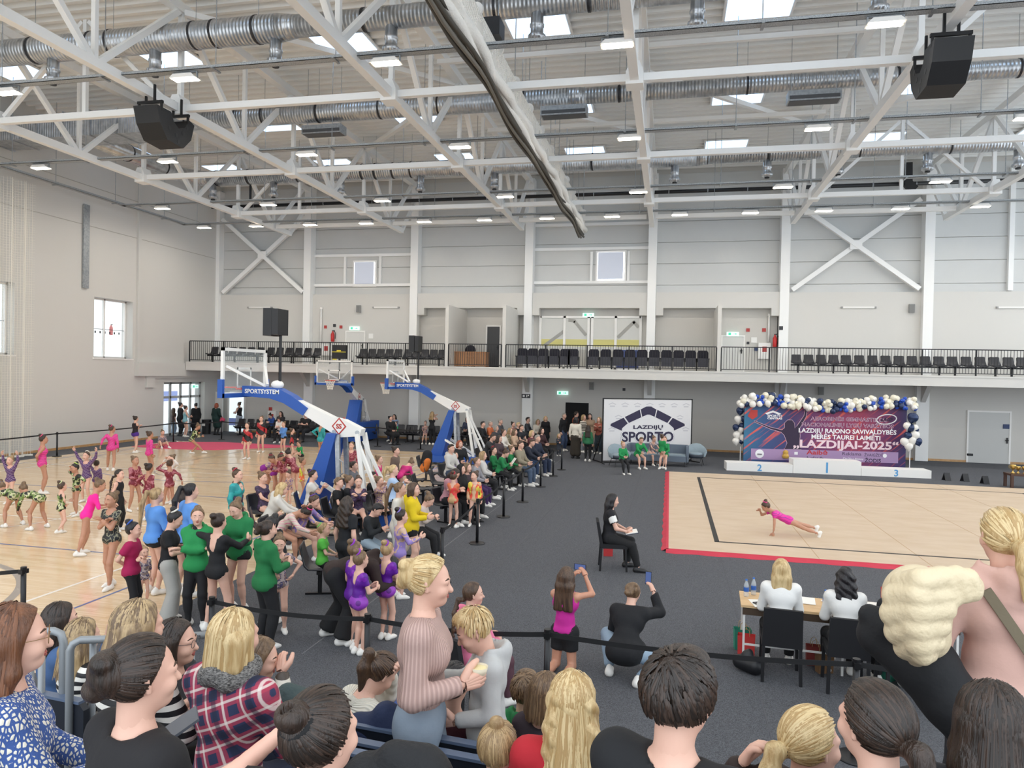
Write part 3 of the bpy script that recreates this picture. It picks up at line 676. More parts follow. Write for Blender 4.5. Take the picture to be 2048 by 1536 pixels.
# wall fittings on the gallery level
for px, Y, lab in ((520, BY-.33, 'leftmost'), (772, BY-.33, 'second'), (1717, BY-.33, 'third'), (2030, BY-.33, 'rightmost')):
    p = at_Y(px, 615, Y)
    t = thing('batten_light', 'white tube batten light on the gallery wall, %s of four' % lab, 'lamp', p, group='batten lights')
    MB().box(-.7,.7,-.05,.03,-.035,.035).build('housing', M_white, t)
    for s in (-.7,.7): MB().box(s-.04,s+.04,-.06,.03,-.04,.04).build('end_cap', M_grey, t)
p = at_Y(935, 617, BY); MB().box(p.x-.25,p.x+.25,BY-.2,BY,p.z-.04,p.z+.02).build('batten_light', M_white, label='short white light fitting above the gallery desk', cat='lamp')
for px, py, Y, lab in ((718,618,BY-.33,'grey wall speaker above the left gallery door'), (1823,617,BY-.33,'grey wall speaker high on the right gallery wall'), (1183,772,BY-.04,'grey wall speaker under the gallery near the backdrop'), (1642,782,BY-.04,'grey wall speaker under the gallery above the balloon garland')):
    p = at_Y(px, py, Y); t = thing('wall_speaker', lab, 'speaker', p)
    MB().box(-.11,.11,-.12,.04,-.19,.19).build('housing', M_grey, t); MB().box(-.09,.09,-.13,-.12,-.17,.17).build('grille', mat('grille_grey','#7f7f7d',.6), t)
def extinguisher(px, py, Y, lab):
    p = at_Y(px, py, Y); t = thing('fire_extinguisher', lab, 'extinguisher', (p.x, Y-.1, p.z-.28))
    MB().lathe([(.08,0),(.095,.03),(.095,.4),(.04,.5),(.03,.56)], n=12).build('cylinder', mat('red_paint','#b8282c',.35), t, True)
    MB().box(-.03,.12,-.02,.02,.55,.6).build('valve', M_black, t); MB().tube([(.1,0,.55),(.16,0,.45),(.15,0,.15)],.015,6).build('hose', M_black, t)
extinguisher(667, 673, BY-.3, 'red fire extinguisher on the left gallery wall beside the white door')
extinguisher(1549, 682, BY-.3, 'red fire extinguisher on the right gallery wall beside the column')
M_signr = mat('sign_red','#b23a36',.5); M_signw = mat('sign_paper','#efeeea',.6); M_signd = mat('sign_dark','#333338',.5)
for px, py, Y, mm, s, lab in ((651,654,BY-.31,M_signr,.16,'small red fire sign left of the left gallery extinguisher'), (669,651,BY-.31,M_signd,.16,'small dark pictogram above the left gallery extinguisher'), (682,654,BY-.31,M_signr,.16,'small red fire sign right of the left gallery extinguisher'), (742,672,BY-.31,M_signw,.26,'white paper notice right of the left gallery door'),
    (1496,660,BY-.02,M_signr,.16,'small red fire sign beside the right gallery door'), (1528,660,BY-.02,M_signr,.17,'small red fire sign above the white hose box'), (1562,656,BY-.64,M_signd,.17,'small dark pictogram on the column by the right extinguisher'), (1508,680,BY-.02,M_signw,.26,'white notice beside the right gallery door'), (1496,686,BY-.02,M_signd,.12,'round black button beside the right gallery door'), (1512,698,BY-.02,mat('sign_blue','#2a3c66',.5),.17,'small blue sign beside the right gallery door'),
    (990,656,BY-.02,M_signd,.16,'dark pictogram above the dark gallery door'), (1248,779,BY-.02,M_signd,.14,'small black round detector under the gallery'), (620,785,BY-.02,M_signr,.16,'small red sign under the gallery left part'), (541,818,BY-.02,M_signr,.2,'red fire sign on the rear wall above seated spectators')):
    p = at_Y(px, py, Y); MB().box(p.x-s/2,p.x+s/2,Y-.012,Y,p.z-s/2,p.z+s/2).build('wall_sign', mm, label=lab, cat='sign')
for (px, py, w, h, Y, lab) in ((1528,702,.55,.75,BY-.01,'white fire hose box on the right gallery wall'), (655,700,.6,.6,BY-.31,'white fire hose box on the left gallery wall'), (547,835,.5,.75,BY-.01,'grey cabinet on the rear wall behind seated spectators')):
    p = at_Y(px, py, Y); t = thing('hose_box', lab, 'cabinet', p)
    MB().box(-w/2,w/2,-.18,0,-h/2,h/2).build('casing', M_white, t); MB().box(-.1,.1,-.185,-.18,-.05,.2).build('label_plate', M_signr, t)
for (px, y0, y1, Y, lab) in ((644,615,690,BY-.31,'white riser pipe on the left gallery wall'), (1538,628,684,BY-.02,'white riser pipe on the right gallery wall')):
    a = at_Y(px,y0,Y); b = at_Y(px,y1,Y); t = thing('riser_pipe', lab, 'pipe', (a.x, Y-.08, b.z))
    MB().cyl((0,0,0),(0,0,a.z-b.z),.05,n=8).build('pipe', M_white, t, True); MB().cyl((0,0,a.z-b.z-.1),(0,0,a.z-b.z),.07,n=8).build('collar', M_white, t)
# sign hanging under the gallery: cup pictogram
p = at_Y(1052, 792, BY-.3); t = thing('direction_sign', 'small black sign with white pictograms on the pillar under the gallery', 'sign', p)
MB().box(-.22,.22,-.03,0,-.1,.1).build('board', M_signd, t); MB().box(-.16,-.06,-.034,-.03,-.05,.05).box(.02,.07,-.034,-.03,-.06,.06).box(.1,.16,-.034,-.03,.0,.06).build('pictogram', M_signw, t)
# doorway black (open) left of the backdrop
struct('door_7', MB().box(-5.05,-3.9,BY-.03,BY,.004,2.15), mat('dark_opening','#141416',.9), label='dark open doorway behind the sports centre backdrop')
# ================================================================ BASKETBALL HOOPS
M_blue = mat('blue_padding', '#1f52a6', .5, bump=(30,.05)); M_hw = mat('hoop_white', '#e9e8e4', .4); M_rim = mat('rim_orange', '#cf4f38', .45)
M_bglass = mat('backboard_glass', '#e4ecec', .04, alpha=.13, spec=.6); M_cord = mat('net_cord', '#eae6dc', .8)
def hoop(loc, rz, lab, net=True, clock=True, flip=False):
    t = thing('basketball_hoop', lab, 'basketball hoop', loc, rz, group='portable basketball hoops')
    # backboard in the local YZ plane, facing -x
    bb = MB()
    for (y0,y1,z0,z1) in ((-.9,.9,3.9,3.97),(-.9,.9,2.9,2.95),(-.9,-.83,2.9,3.97),(.83,.9,2.9,3.97)): bb.box(-.03,.03,y0,y1,z0,z1)
    fr = bb.build('backboard_frame', M_hw, t)
    gl = MB().box(-.012,.012,-.83,.83,2.95,3.9).build('backboard_glass', M_bglass, t)
    sq = MB()
    for (y0,y1,z0,z1) in ((-.295,.295,3.48,3.53),(-.295,.295,3.05,3.1),(-.295,-.245,3.05,3.53),(.245,.295,3.05,3.53)): sq.box(-.016,-.012,y0,y1,z0,z1)
    sq.build('target_square', M_hw, gl)
    p = MB()
    p.box(-.06,.06,-.95,.95,2.83,2.93); p.build('bottom_pad', M_blue, t)
    for s in (-1, 1): MB().box(-.06,.06,s*.92-.045,s*.92+.045,2.83,3.25).build('side_pad', M_blue, t)
    for s in (-1, 1): MB().beam((.04, s*.8, 3.55), (.55, s*.08, 3.12), .06).build('board_strut', M_hw, t)
    rm_ = MB().tube([(-.4+.225*math.cos(R(a)), .225*math.sin(R(a)), 3.05) for a in range(0,360,20)], .014, 6, closed=True).box(-.19,.0,-.08,.08,3.0,3.06).build('rim', M_rim, t, True)
    if net:
        nb = MB()
        for k in range(12):
            a0 = R(30*k)
            for s in (-1, 1):
                pts = []
                for q in range(5):
                    r = .225 - .028*q - .02*math.sin(q*.8); a = a0 + s*R(15)*q; pts.append((-.4+r*math.cos(a), r*math.sin(a), 3.03-.1*q))
                nb.tube(pts, .008, 4)
        nb.build('net', M_cord, rm_)['kind'] = 'stuff'
    # padded goose-neck and white arm
    MB().prism([(.03,3.1),(.95,3.06),(1.3,2.9),(1.72,2.62),(1.6,2.45),(1.1,2.72),(.75,2.82),(.03,2.86)][::-1], -.15, .15).build('arm_padding', M_blue, t)
    MB().prism([(1.3,2.86),(2.35,2.42),(2.6,2.38),(3.05,2.18),(3.0,2.02),(2.55,1.98),(2.36,2.05),(1.45,2.55)][::-1], -.12, .12).build('arm', M_hw, t)
    for s in (-1, 1):
        side = 'left' if s < 0 else 'right'
        text('SPORTSYSTEM', .14, M_hw, t, (.55, s*.153, 2.93), (R(90),0,R(0) if s < 0 else R(180)), spacing=1.0, bold=.003)
        dm = MB().prism([(2.5,2.43),(2.68,2.23),(2.5,2.03),(2.32,2.23)], s*.121, s*.128).build('emblem', mat('emblem_red','#b5352c',.5), t)
        MB().prism([(2.5,2.39),(2.64,2.23),(2.5,2.07),(2.36,2.23)], s*.129, s*.131).build('emblem_field', M_hw, dm)
        text('SS', .15, mat('emblem_red','#b5352c',.5), t, (2.5, s*.134, 2.18), (R(90),0,R(0) if s < 0 else R(180)), bold=.006)
    for (x, z) in ((2.38,2.1),(2.95,2.1)): MB().cyl((x,-.14,z),(x,.14,z),.05,n=12).build('pivot_bolt', M_galv, t)
    MB().prism([(2.28,2.08),(2.5,2.06),(2.05,.3),(1.55,.3)][::-1], -.3, .3).build('mast_padding', M_blue, t)
    for s in (-1, 1):
        MB().beam((2.5, s*.2, 2.05), (2.6, s*.24, .32), .1, .07).build('mast', M_galv, t)
        MB().beam((2.98, s*.2, 2.08), (3.3, s*.3, .32), .09).build('rear_leg', M_hw, t)
        MB().beam((2.98, s*.16, 1.9), (3.75, s*.34, .32), .07).build('rear_leg', M_hw, t)
        MB().beam((2.15, s*.26, .95), (3.2, s*.28, .35), .08).build('brace', M_hw, t)
    MB().beam((3.1,-.26,1.2),(3.1,.26,1.2),.06).beam((3.44,-.28,1.0),(3.44,.28,1.0),.05).build('cross_bar', M_hw, t)
    MB().box(1.5,3.9,-.5,.5,.09,.34).build('base', M_blue, t)
    for x in (1.8, 3.6):
        for s in (-.35,.35): MB().cyl((x,s-.03,.06),(x,s+.03,.06),.06,n=10).build('wheel', M_black, t)
    MB().tube([(2.62,-.33,1.5),(2.72,-.36,1.45),(2.74,-.36,1.2),(2.64,-.33,1.15)],.015,6).build('grab_handle', M_galv, t)
    if clock:
        MB().cyl((.92,0,3.05),(.92,0,4.3),.035,n=8).build('shot_clock_pole', M_blackm, t)
        c = MB().box(.6,.82,-.24,.24,4.28,4.92).box(.86,1.02,-.3,.16,4.3,4.9).build('shot_clock', M_black, t)
        MB().sphere((.86,0,3.14),.13,12,8,(1.2,.9,.8)).build('buzzer', M_hw, t, True)
    return t
hoop((-9.85, 15.2, 0), 0, 'nearest basketball hoop with blue padding and shot clock, its back to the carpet', net=False)
hoop((-10.5, 26.4, 0), 0, 'farther sideways basketball hoop with net, standing behind the seated spectators')
h2 = hoop((-15.1, 30.4, 0), R(90), 'basketball hoop facing the camera at the far end of the court', clock=False)
MB().cyl((.5,0,3.0),(.5,0,4.05),.035,n=8).build('shot_clock_pole', M_blackm, h2)
MB().box(.42,.58,-.35,.35,4.05,4.7).build('shot_clock', M_black, h2); MB().box(.4,.42,-.35,.35,4.36,4.385).box(.4,.42,-.1,.1,4.4,4.46).box(.4,.42,.1,.3,4.0,4.05).build('yellow_trim', mat('trim_yellow','#d8c63a',.5), h2)
MB().box(1.5,4.0,-.55,.55,.3,1.0).build('base_padding', M_blue, h2)
text('SPORTSYSTEM', .26, M_hw, h2, (1.46, 0, .45), (R(90),0,R(-90)), bold=.004)

# ================================================================ STANCHIONS AND BELTS
M_belt = mat('belt_black', '#131315', .7)
base_me = MB().lathe([(.16,0),(.165,.012),(.15,.025),(.03,.035)], n=20).mesh('base', M_black, True)
pole_me = MB().cyl((0,0,.03),(0,0,.86),.032,n=12).mesh('pole', M_black, True)
head_me = MB().cyl((0,0,.86),(0,0,.93),.036,n=12).box(-.03,.03,-.05,.05,.845,.9).mesh('belt_head', M_blackm)
def stanchion(p, lab, grp):
    t = thing('stanchion', lab, 'barrier post', p, group=grp)
    link('base', base_me, t); link('pole', pole_me, t); link('belt_head', head_me, t); return t
def belt(a, b, lab, sag=.05, z=.875):
    a = Vector(a); b = Vector(b); n = 10; mb = MB(); vs = []
    mid = (a+b)/2
    for i in range(n+1):
        q = a.lerp(b, i/n) - mid; s = sag*4*(i/n)*(1-i/n)
        for dz in (-.025,.025): vs.append((q.x, q.y, z+dz-s))
    d = (b-a).normalized(); o = Vector((-d.y, d.x, 0))*.003
    vs2 = [(v[0]+o.x, v[1]+o.y, v[2]) for v in vs]; k = len(vs)
    mb.add(vs+vs2, [(2*i,2*i+1,2*i+3,2*i+2) for i in range(n)] + [(k+2*i,k+2*i+2,k+2*i+3,k+2*i+1) for i in range(n)] + [(2*i+1,k+2*i+1,k+2*i+3,2*i+3) for i in range(n)] + [(2*i,2*i+2,k+2*i+2,k+2*i) for i in range(n)])
    mb.build('barrier_belt', M_belt, loc=(mid.x, mid.y, 0), label=lab, cat='barrier belt', group='black barrier belts')
row = [ground(1123,940), ground(1106,952.5), ground(1081,974), ground(1045,1004.5), ground(1007,1034.5), ground(954,1087.5), ground(883,1165)]
for i, p in enumerate(row): stanchion(p, 'black belt post beside the seated crowd, %s counted from the far end' % ORD[i], 'belt posts along the spectators')
for i in range(len(row)-1): belt(row[i], row[i+1], 'black belt along the seated crowd, %s span from the far end' % ORD[i])
near = [Vector((-7.95,7.5,0)), Vector((-4.97,7.1,0)), Vector((-3.07,7.05,0)), Vector((-1.15,7.12,0)), Vector((1.75,7.14,0)), Vector((4.6,7.1,0))]
for i, p in enumerate(near[:5]): stanchion(p, 'black belt post of the near barrier, %s from the left' % ORD[i], 'belt posts of the near barrier')
for i in range(1, len(near)-1): belt(near[i], near[i+1], 'black belt of the near barrier, %s span from the left' % ORD[i-1])
belt((-10.5,6.4,0), near[0], 'black belt at the left edge above the court corner')
far = [Vector((-22.9,16,0)), Vector((-22.8,22.9,0)), Vector((-22.6,29.2,0)), ground(443,879), ground(548,884), ground(755,893), ground(841,899)]
for i, p in enumerate(far): stanchion(p, 'black belt post at the far edge of the court, %s from the left' % ORD[i], 'belt posts around the court')
for i in range(len(far)-1): belt(far[i], far[i+1], 'black belt around the far court edge, %s span from the left' % ORD[i], .04)

# ================================================================ BACKDROPS, PODIUM, BALLOONS
def board_frame(pxa, pya, pxb, pyb):
    a = ground(pxa, pya); b = ground(pxb, pyb); mid = (a+b)/2; d = b-a; return mid, math.atan2(d.y, d.x), d.length
# sports centre backdrop
mid, rz, w = board_frame(1203, 926, 1382, 923)
t = thing('photo_backdrop', 'white backdrop printed LAZDIJU SPORTO with a dark roof emblem', 'backdrop', mid, rz)
hgt = 2.62
fm = MB()
for (x0,x1,z0,z1) in ((-w/2,w/2,hgt-.04,hgt),(-w/2,w/2,.0,.04),(-w/2,-w/2+.04,0,hgt),(w/2-.04,w/2,0,hgt)): fm.box(x0,x1,-.03,.03,z0,z1)
fm.build('frame', M_black, t)
for s in (-w/2, w/2): MB().beam((s,.0,.03),(s,.9,.03),.04).beam((s,0,.03),(s-.1 if s<0 else s+.1,-.5,.02),.04).beam((s,.85,.03),(s,.02,1.2),.035).build('stay', M_black, t)
MB().box(-w/2+.05,w/2-.05,-.02,.0,.1,hgt-.05).build('print_sheet', mat('banner_white','#dbdadb',.65,bump=(3,.25)), t)
M_navy = mat('print_navy','#262040',.6); M_pale = mat('print_pale','#c2c1c6',.7); M_pw = mat('print_white','#f0eff0',.6)
k = w/3.64
def bpr(pts, y=-.026, m=M_navy, nm='emblem'): MB().prism([(x*k, z) for x, z in pts], y, y+.006).build(nm, m, t)
cz = 1.62
for s in (-1, 1):
    bpr([(s*.36,2.16),(s*.95,1.86),(s*.78,1.62),(s*.29,1.85)][::s])
    bpr([(s*1.0,1.83),(s*1.5,1.58),(s*1.51,1.5),(s*1.06,1.3),(s*1.05,1.4),(s*.83,1.6)][::s])
bpr([(-.32,2.17),(-.1,2.29),(.1,2.29),(.32,2.17),(.25,1.87),(.05,1.96),(-.05,1.96),(-.25,1.87)][::-1])
text('LAZDIJŲ', .2, M_navy, t, (0,-.03,1.38), width=1.2*k, bold=.006)
text('SPORTO', .56, M_pale, t, (0,-.027,.86), width=2.2*k, bold=.04)
text('SPORTO', .56, M_pw, t, (0,-.0305,.86), width=2.15*k, bold=.03)
text('SPORTO', .56, M_navy, t, (0,-.034,.86), width=2.1*k, bold=.016)
bpr([(-.8,.76),(.9,.76),(.9,.72),(-.8,.72)][::-1])
for j in range(5):
    for i in range(7):
        x = -1.45 + .5*i + (.25 if j % 2 else 0); z = .35 + .5*j
        if abs(x) < 1.62*1 and not (abs(x) < 1.35 - max(0, (z-1.5))*1.2 and .7 < z < 2.3):
            bpr([(x-.16,z+.02),(x,z+.1),(x+.16,z+.02),(x+.12,z),(x,z+.06),(x-.12,z)][::-1], -.0215, M_pale, 'small_emblem')
            bpr([(x-.1,z-.08),(x+.1,z-.08),(x+.1,z-.03),(x-.1,z-.03)], -.0215, M_pale, 'small_emblem')
# event banner
mid, rz, w = board_frame(1486, 934, 1810, 943)
hgt = 2.5
t = thing('event_banner', 'large purple and blue banner announcing LAZDIJAI-2025 aerobic gymnastics', 'banner', mid, rz)
mb_ = mat('banner_print', '#4a2a5c', .55); N, L, B = nodes_of(mb_)
tc = N.new('ShaderNodeTexCoord'); sp_ = N.new('ShaderNodeSeparateXYZ'); L.new(tc.outputs['Object'], sp_.inputs[0])
mr = N.new('ShaderNodeMapRange'); mr.inputs['From Min'].default_value = -w/2; mr.inputs['From Max'].default_value = w/2; L.new(sp_.outputs[0], mr.inputs[0])
cr = N.new('ShaderNodeValToRGB'); els = cr.color_ramp.elements; els[0].color = lin('#2f6f92'); els[1].color = lin('#2a2352')
for p_, c_ in ((.12,'#2c4f80'),(.3,'#3a2e62'),(.5,'#7a2f5f'),(.72,'#92304f'),(.86,'#6a2b58')):
    e_ = els.new(p_); e_.color = lin(c_)
L.new(mr.outputs[0], cr.inputs[0])
mp = N.new('ShaderNodeMapping'); mp.vector_type = 'TEXTURE'; mp.inputs['Rotation'].default_value = (0, R(-40), 0); mp.inputs['Scale'].default_value = (2.4, 1, .16); L.new(tc.outputs['Object'], mp.inputs[0])
ns = N.new('ShaderNodeTexNoise'); ns.inputs['Scale'].default_value = 1.6; ns.inputs['Detail'].default_value = 2; L.new(mp.outputs[0], ns.inputs['Vector'])
st = N.new('ShaderNodeValToRGB'); st.color_ramp.elements[0].position = .55; st.color_ramp.elements[0].color = (0,0,0,1); st.color_ramp.elements[1].position = .68; st.color_ramp.elements[1].color = (1,1,1,1); L.new(ns.outputs[0], st.inputs[0])
mx = N.new('ShaderNodeMixRGB'); mx.inputs[2].default_value = lin('#d0574e'); L.new(st.outputs[0], mx.inputs[0]); L.new(cr.outputs[0], mx.inputs[1])
mr2 = N.new('ShaderNodeMapRange'); mr2.inputs['From Min'].default_value = 0; mr2.inputs['From Max'].default_value = 1.1; mr2.inputs['To Min'].default_value = .55; mr2.inputs['To Max'].default_value = 0; L.new(sp_.outputs[2], mr2.inputs[0])
mx2 = N.new('ShaderNodeMixRGB'); mx2.inputs[2].default_value = lin('#2b2a66'); L.new(mr2.outputs[0], mx2.inputs[0]); L.new(mx.outputs[0], mx2.inputs[1]); L.new(mx2.outputs[0], B.inputs['Base Color'])
MB().box(-w/2,w/2,-.02,.02,.02,hgt).build('print_sheet', mb_, t)
MB().box(-w/2,-w/2+.04,.02,.06,0,hgt).box(w/2-.04,w/2,.02,.06,0,hgt).box(-w/2,w/2,.02,.06,hgt-.04,hgt).build('frame', M_black, t)
k = w/6.5
M_out = mat('print_outline','#d9b9c9',.6); M_dark = mat('print_dark','#2a1838',.6); M_pkw = mat('print_pinkwhite','#e9cfd6',.6); M_plm = mat('print_plum','#5b2b58',.6)
def tx(s, size, m, x, z, wd, y=-.024, **kw): return text(s, size, m, t, (x*k, y, z), width=wd*k, **kw)
for (s, x, z, wd) in (('AEROBINĖS GIMNASTIKOS', .95, 1.93, 3.1), ('NACIONALINIŲ LYGŲ VARŽYBOS', .9, 1.69, 3.7)):
    tx(s, .2, M_out, x, z, wd, bold=.008); tx(s, .2, M_plm, x, z, wd, y=-.0275, bold=-.001)
tx('LAZDIJŲ RAJONO SAVIVALDYBĖS', .24, M_pw, .9, 1.44, 3.9, bold=.006)
tx('MERĖS TAUREI LAIMĖTI', .24, M_pw, .85, 1.2, 2.75, bold=.006)
tx('„LAZDIJAI-2025“', .42, M_pkw, .85, .85, 4.2, bold=.014)
MB().box(-2.95*k,2.95*k,-.024,-.021,.32,.75).build('sponsor_strip', mat('print_lilac','#a487ae',.6), t)
MB().prism([(-3.0*k+.0,2.28),(-3+.38,2.28),(-3+.38,2.03),(-3+.19,1.9),(-3,2.03)][::-1], -.026, -.02).build('crest', mat('crest_red','#b8342f',.5), t)
for o_ in [t.children[-1]]: o_.location.x = .62*k
MB().prism([(-2.33,2.16),(-2.02,2.28),(-1.7,2.16),(-1.78,2.11),(-2.02,2.2),(-2.25,2.11)][::-1], -.026, -.02).build('roof_emblem', M_pw, t)
tx('SPORTO', .13, M_pw, -2.02, 2.02, .6, bold=.004); tx('CENTRAS', .1, M_pw, -2.02, 1.93, .6, bold=.004)
el = MB().tube([(2.45*k+.38*math.cos(R(a)), -.024, 2.03+.19*math.sin(R(a))+.04*math.cos(R(a))) for a in range(0,360,20)], .022, 4, closed=True).build('federation_emblem', M_pw, t)
tx('LAGF', .2, M_dark, 2.45, 1.96, .5, y=-.03, shear=.3, bold=.008)
# silhouette of a gymnast with raised arms
sil = [(-2.85,1.86),(-2.2,1.62),(-1.72,1.52),(-1.62,1.6),(-1.62,1.8),(-1.5,1.92),(-1.32,1.92),(-1.22,1.8),(-1.2,1.6),(-1.1,1.72),(-.85,2.1),(-.8,2.4),(-.72,2.4),(-.76,2.05),(-1.0,1.6),(-.98,1.3),(-1.0,.95),(-.92,.75),(-1.6,.75),(-1.5,1.0),(-1.62,1.3),(-1.75,1.42),(-2.2,1.54),(-2.83,1.8)]
def flat(poly, y, m, nm):
    from mathutils.geometry import tessellate_polygon
    tri = tessellate_polygon([[Vector((x*k, z, 0)) for x, z in poly]])
    b = MB(); b.add([(x*k, y, z) for x, z in poly], [tuple(q) for q in tri]); b.build(nm, m, t)
flat([(x*1.0 + .0, z) for x, z in sil], -.0215, M_dark, 'silhouette')
MB().tube([(x*k,-.022,z) for x, z in sil], .009, 4, closed=True).build('silhouette_outline', M_out, t)
MB().cyl((-2.6*k,-.03,.55),(-2.6*k,-.025,.55),.17,n=20).build('sponsor_logo', M_pw, t); MB().cyl((-2.6*k,-.033,.52),(-2.6*k,-.03,.55),.09,n=8).build('sponsor_logo', M_dark, t)
tx('GYMSTAR', .1, M_pw, -2.1, .52, .52, y=-.027)
MB().lathe([(.11,0),(.14,.08),(.1,.18),(.11,.25),(.05,.32)], (-1.55*k,-.03,.4), 10).build('sponsor_logo', mat('print_gold','#cba24a',.6), t)
t.children[-1].scale = (1, .05, 1); t.children[-1].location = (0, -.028, 0)
MB().box(-1.35*k,-.9*k,-.027,-.024,.4,.75).build('sponsor_logo', mat('print_green','#1f6b42',.6), t)
MB().box(-1.2*k,-1.06*k,-.03,-.027,.55,.66).build('sponsor_logo', M_pw, t)
tx('Aaibė', .24, mat('print_red','#b92b31',.6), -.28, .58, .85, y=-.028, bold=.006); tx('Jurkeda', .18, M_dark, -.35, .37, .72, y=-.028, bold=.003)
tx('Reklama', .18, M_dark, 1.1, .58, .75, y=-.028); MB().box(.7*k,1.6*k,-.028,-.025,.35,.52).build('sponsor_logo', mat('print_green2','#4f8f4a',.6), t); tx('Dzūkų žinios', .13, M_pw, 1.15, .4, .82, y=-.031, shear=.2)
tx('ŽVAIGŽDĖ', .16, M_dark, 1.98, .56, .75, y=-.028); tx('ŽODIS', .2, M_dark, 1.95, .33, .65, y=-.028, bold=.004)
MB().cyl((2.42*k,-.03,.6),(2.42*k,-.026,.6),.08,n=12).build('sponsor_logo', M_pw, t); MB().box(2.5*k,2.9*k,-.028,-.025,.57,.63).build('sponsor_logo', M_pw, t)
BAN = (mid.copy(), rz, w, hgt)
# podium
a = ground(1453, 941); b = ground(1863, 957.5); d = b - a; w3 = d.length/3; rzp = math.atan2(d.y, d.x)
M_pod = mat('podium_white','#eceae6',.5); M_num = mat('number_blue','#5b9fd3',.5)
for i, (hh, num) in enumerate(((.31,'2'),(.52,'1'),(.29,'3'))):
    c = a + d*((i+.5)/3); t = thing('podium_block', 'white winners podium block with a blue number %s' % {'1':'one, the tall middle block','2':'two, the left block','3':'three, the right block'}[num], 'podium', c, rzp, group='winners podium')
    MB().box(-w3/2+.005,w3/2-.005,0,.75,0,hh).build('block', M_pod, t)
    text(num, hh*1.05 if hh > .4 else .34, M_num, t, (0 if i != 2 else 0, -.004, .07 if hh > .4 else .04), bold=.008)
# balloons
bal_me = {}
def balloon(p, r, c, lab, grp, tilt=0):
    key = c
    if key not in bal_me:
        mm = {'w': mat('balloon_white','#e9e6df',.3), 'b': mat('balloon_blue','#1f4db4',.28), 'n': mat('balloon_navy','#2b3a5c',.22,.35), 'c': mat('balloon_cream','#e2dcc8',.3)}[c]
        bal_me[key] = MB().lathe([(.05,-1.22),(.14,-1.2),(.08,-1.12),(.35,-.92),(.68,-.62),(.9,-.25),(.98,.1),(.92,.45),(.7,.76),(.38,.95),(.02,1.0)], n=14).mesh('balloon', mm, True)
    o = link('balloon', bal_me[key], None, p, 0, lab, 'balloon', grp); o.scale = (r, r, r); o.rotation_euler = (tilt, tilt*.7, 0); return o
mid, rz, w, hgt = BAN; ca, sa = math.cos(rz), math.sin(rz)
rnd = random.Random(3); CN = {'w':'white','b':'bright blue','n':'pearly navy','c':'cream'}
n = 0
for i in range(46):
    u = i/45; x = -w/2 - .15 + (w + .35)*u; col = ['w','w','b','c','n','b','w','c'][int(u*23) % 8]
    for q in range(4):
        c = col if rnd.random() < .68 else rnd.choice('wbnc'); r = {'w':.12,'c':.12,'b':.085,'n':.12}[c]*rnd.uniform(.85,1.15)
        dx = rnd.uniform(-.09,.09); z = hgt + .06 + .3*(q/3 - .35) + rnd.uniform(-.05,.05) + .1*math.sin(u*9); y = -.12 + rnd.uniform(-.13,.12) - (.1 if q == 0 else 0)
        balloon((mid.x + (x+dx)*ca - y*sa, mid.y + (x+dx)*sa + y*ca, z), r, c, CN[c] + ' balloon in the garland along the top of the event banner', CN[c] + ' balloons in the banner garland', rnd.uniform(-2.5,2.5))
for (side, lst) in (('left', ((105,265,42,'n'),(82,350,38,'w'),(143,350,36,'n'),(60,435,36,'n'),(122,420,34,'n'),(115,458,36,'w'),(152,492,28,'n'),(70,512,40,'w'),(135,545,40,'w'),(62,575,38,'w'),(115,580,26,'n'))),
    ('right', ((1872,338,52,'n'),(1815,420,38,'w'),(1890,440,36,'w'),(1848,440,42,'n'),(1905,460,28,'n'),(1822,520,40,'n'),(1892,515,46,'w'),(1865,565,44,'w'),(1788,582,42,'w'),(1925,580,40,'n'),(1830,628,42,'w')))):
    for (x, y, r, c) in lst:
        p = at_Y(1460 + x/5.12, 770 + y/5.12, mid.y - .25)
        balloon(p, r/5.12*28/1430*1.02, c, CN[c] + ' balloon in the cluster at the %s side of the event banner' % side, CN[c] + ' balloons at the %s of the banner' % side, rnd.uniform(-.3,.3))
for px, y0, y1, lab in ((1481,893,933,'left'), (1820,897,943,'right')):
    a_ = at_Y(px, y0, mid.y-.25); t = thing('balloon_stick', 'thin pale stick holding the balloon cluster %s of the banner' % lab, 'stick', (a_.x, a_.y, 0))
    MB().cyl((0,0,.02),(0,0,a_.z),.018,n=6).build('stick', M_pw, t); MB().cyl((0,0,.004),(0,0,.03),.14,n=12).build('foot', M_pw, t)
# place number cards
for (px, py, num) in ((1897,962,'4'), (1934,964,'5'), (1974,969,'6')):
    p = ground(px, py); t = thing('number_card', 'small folded card with number %s on the carpet' % {'4':'four','5':'five','6':'six'}[num], 'card', p, R(12), group='number cards')
    MB().prism([(0,0),(.02,0),(.13,.26),(.11,.28)], -.1, .1, 'X').prism([(.24,0),(.26,0),(.13,.28),(.11,.26)], -.1, .1, 'X').build('card', mat('card_black','#222225',.6), t)
    text(num, .3, M_pw, t, (0, .02, .03), (R(66),0,0), bold=.012)
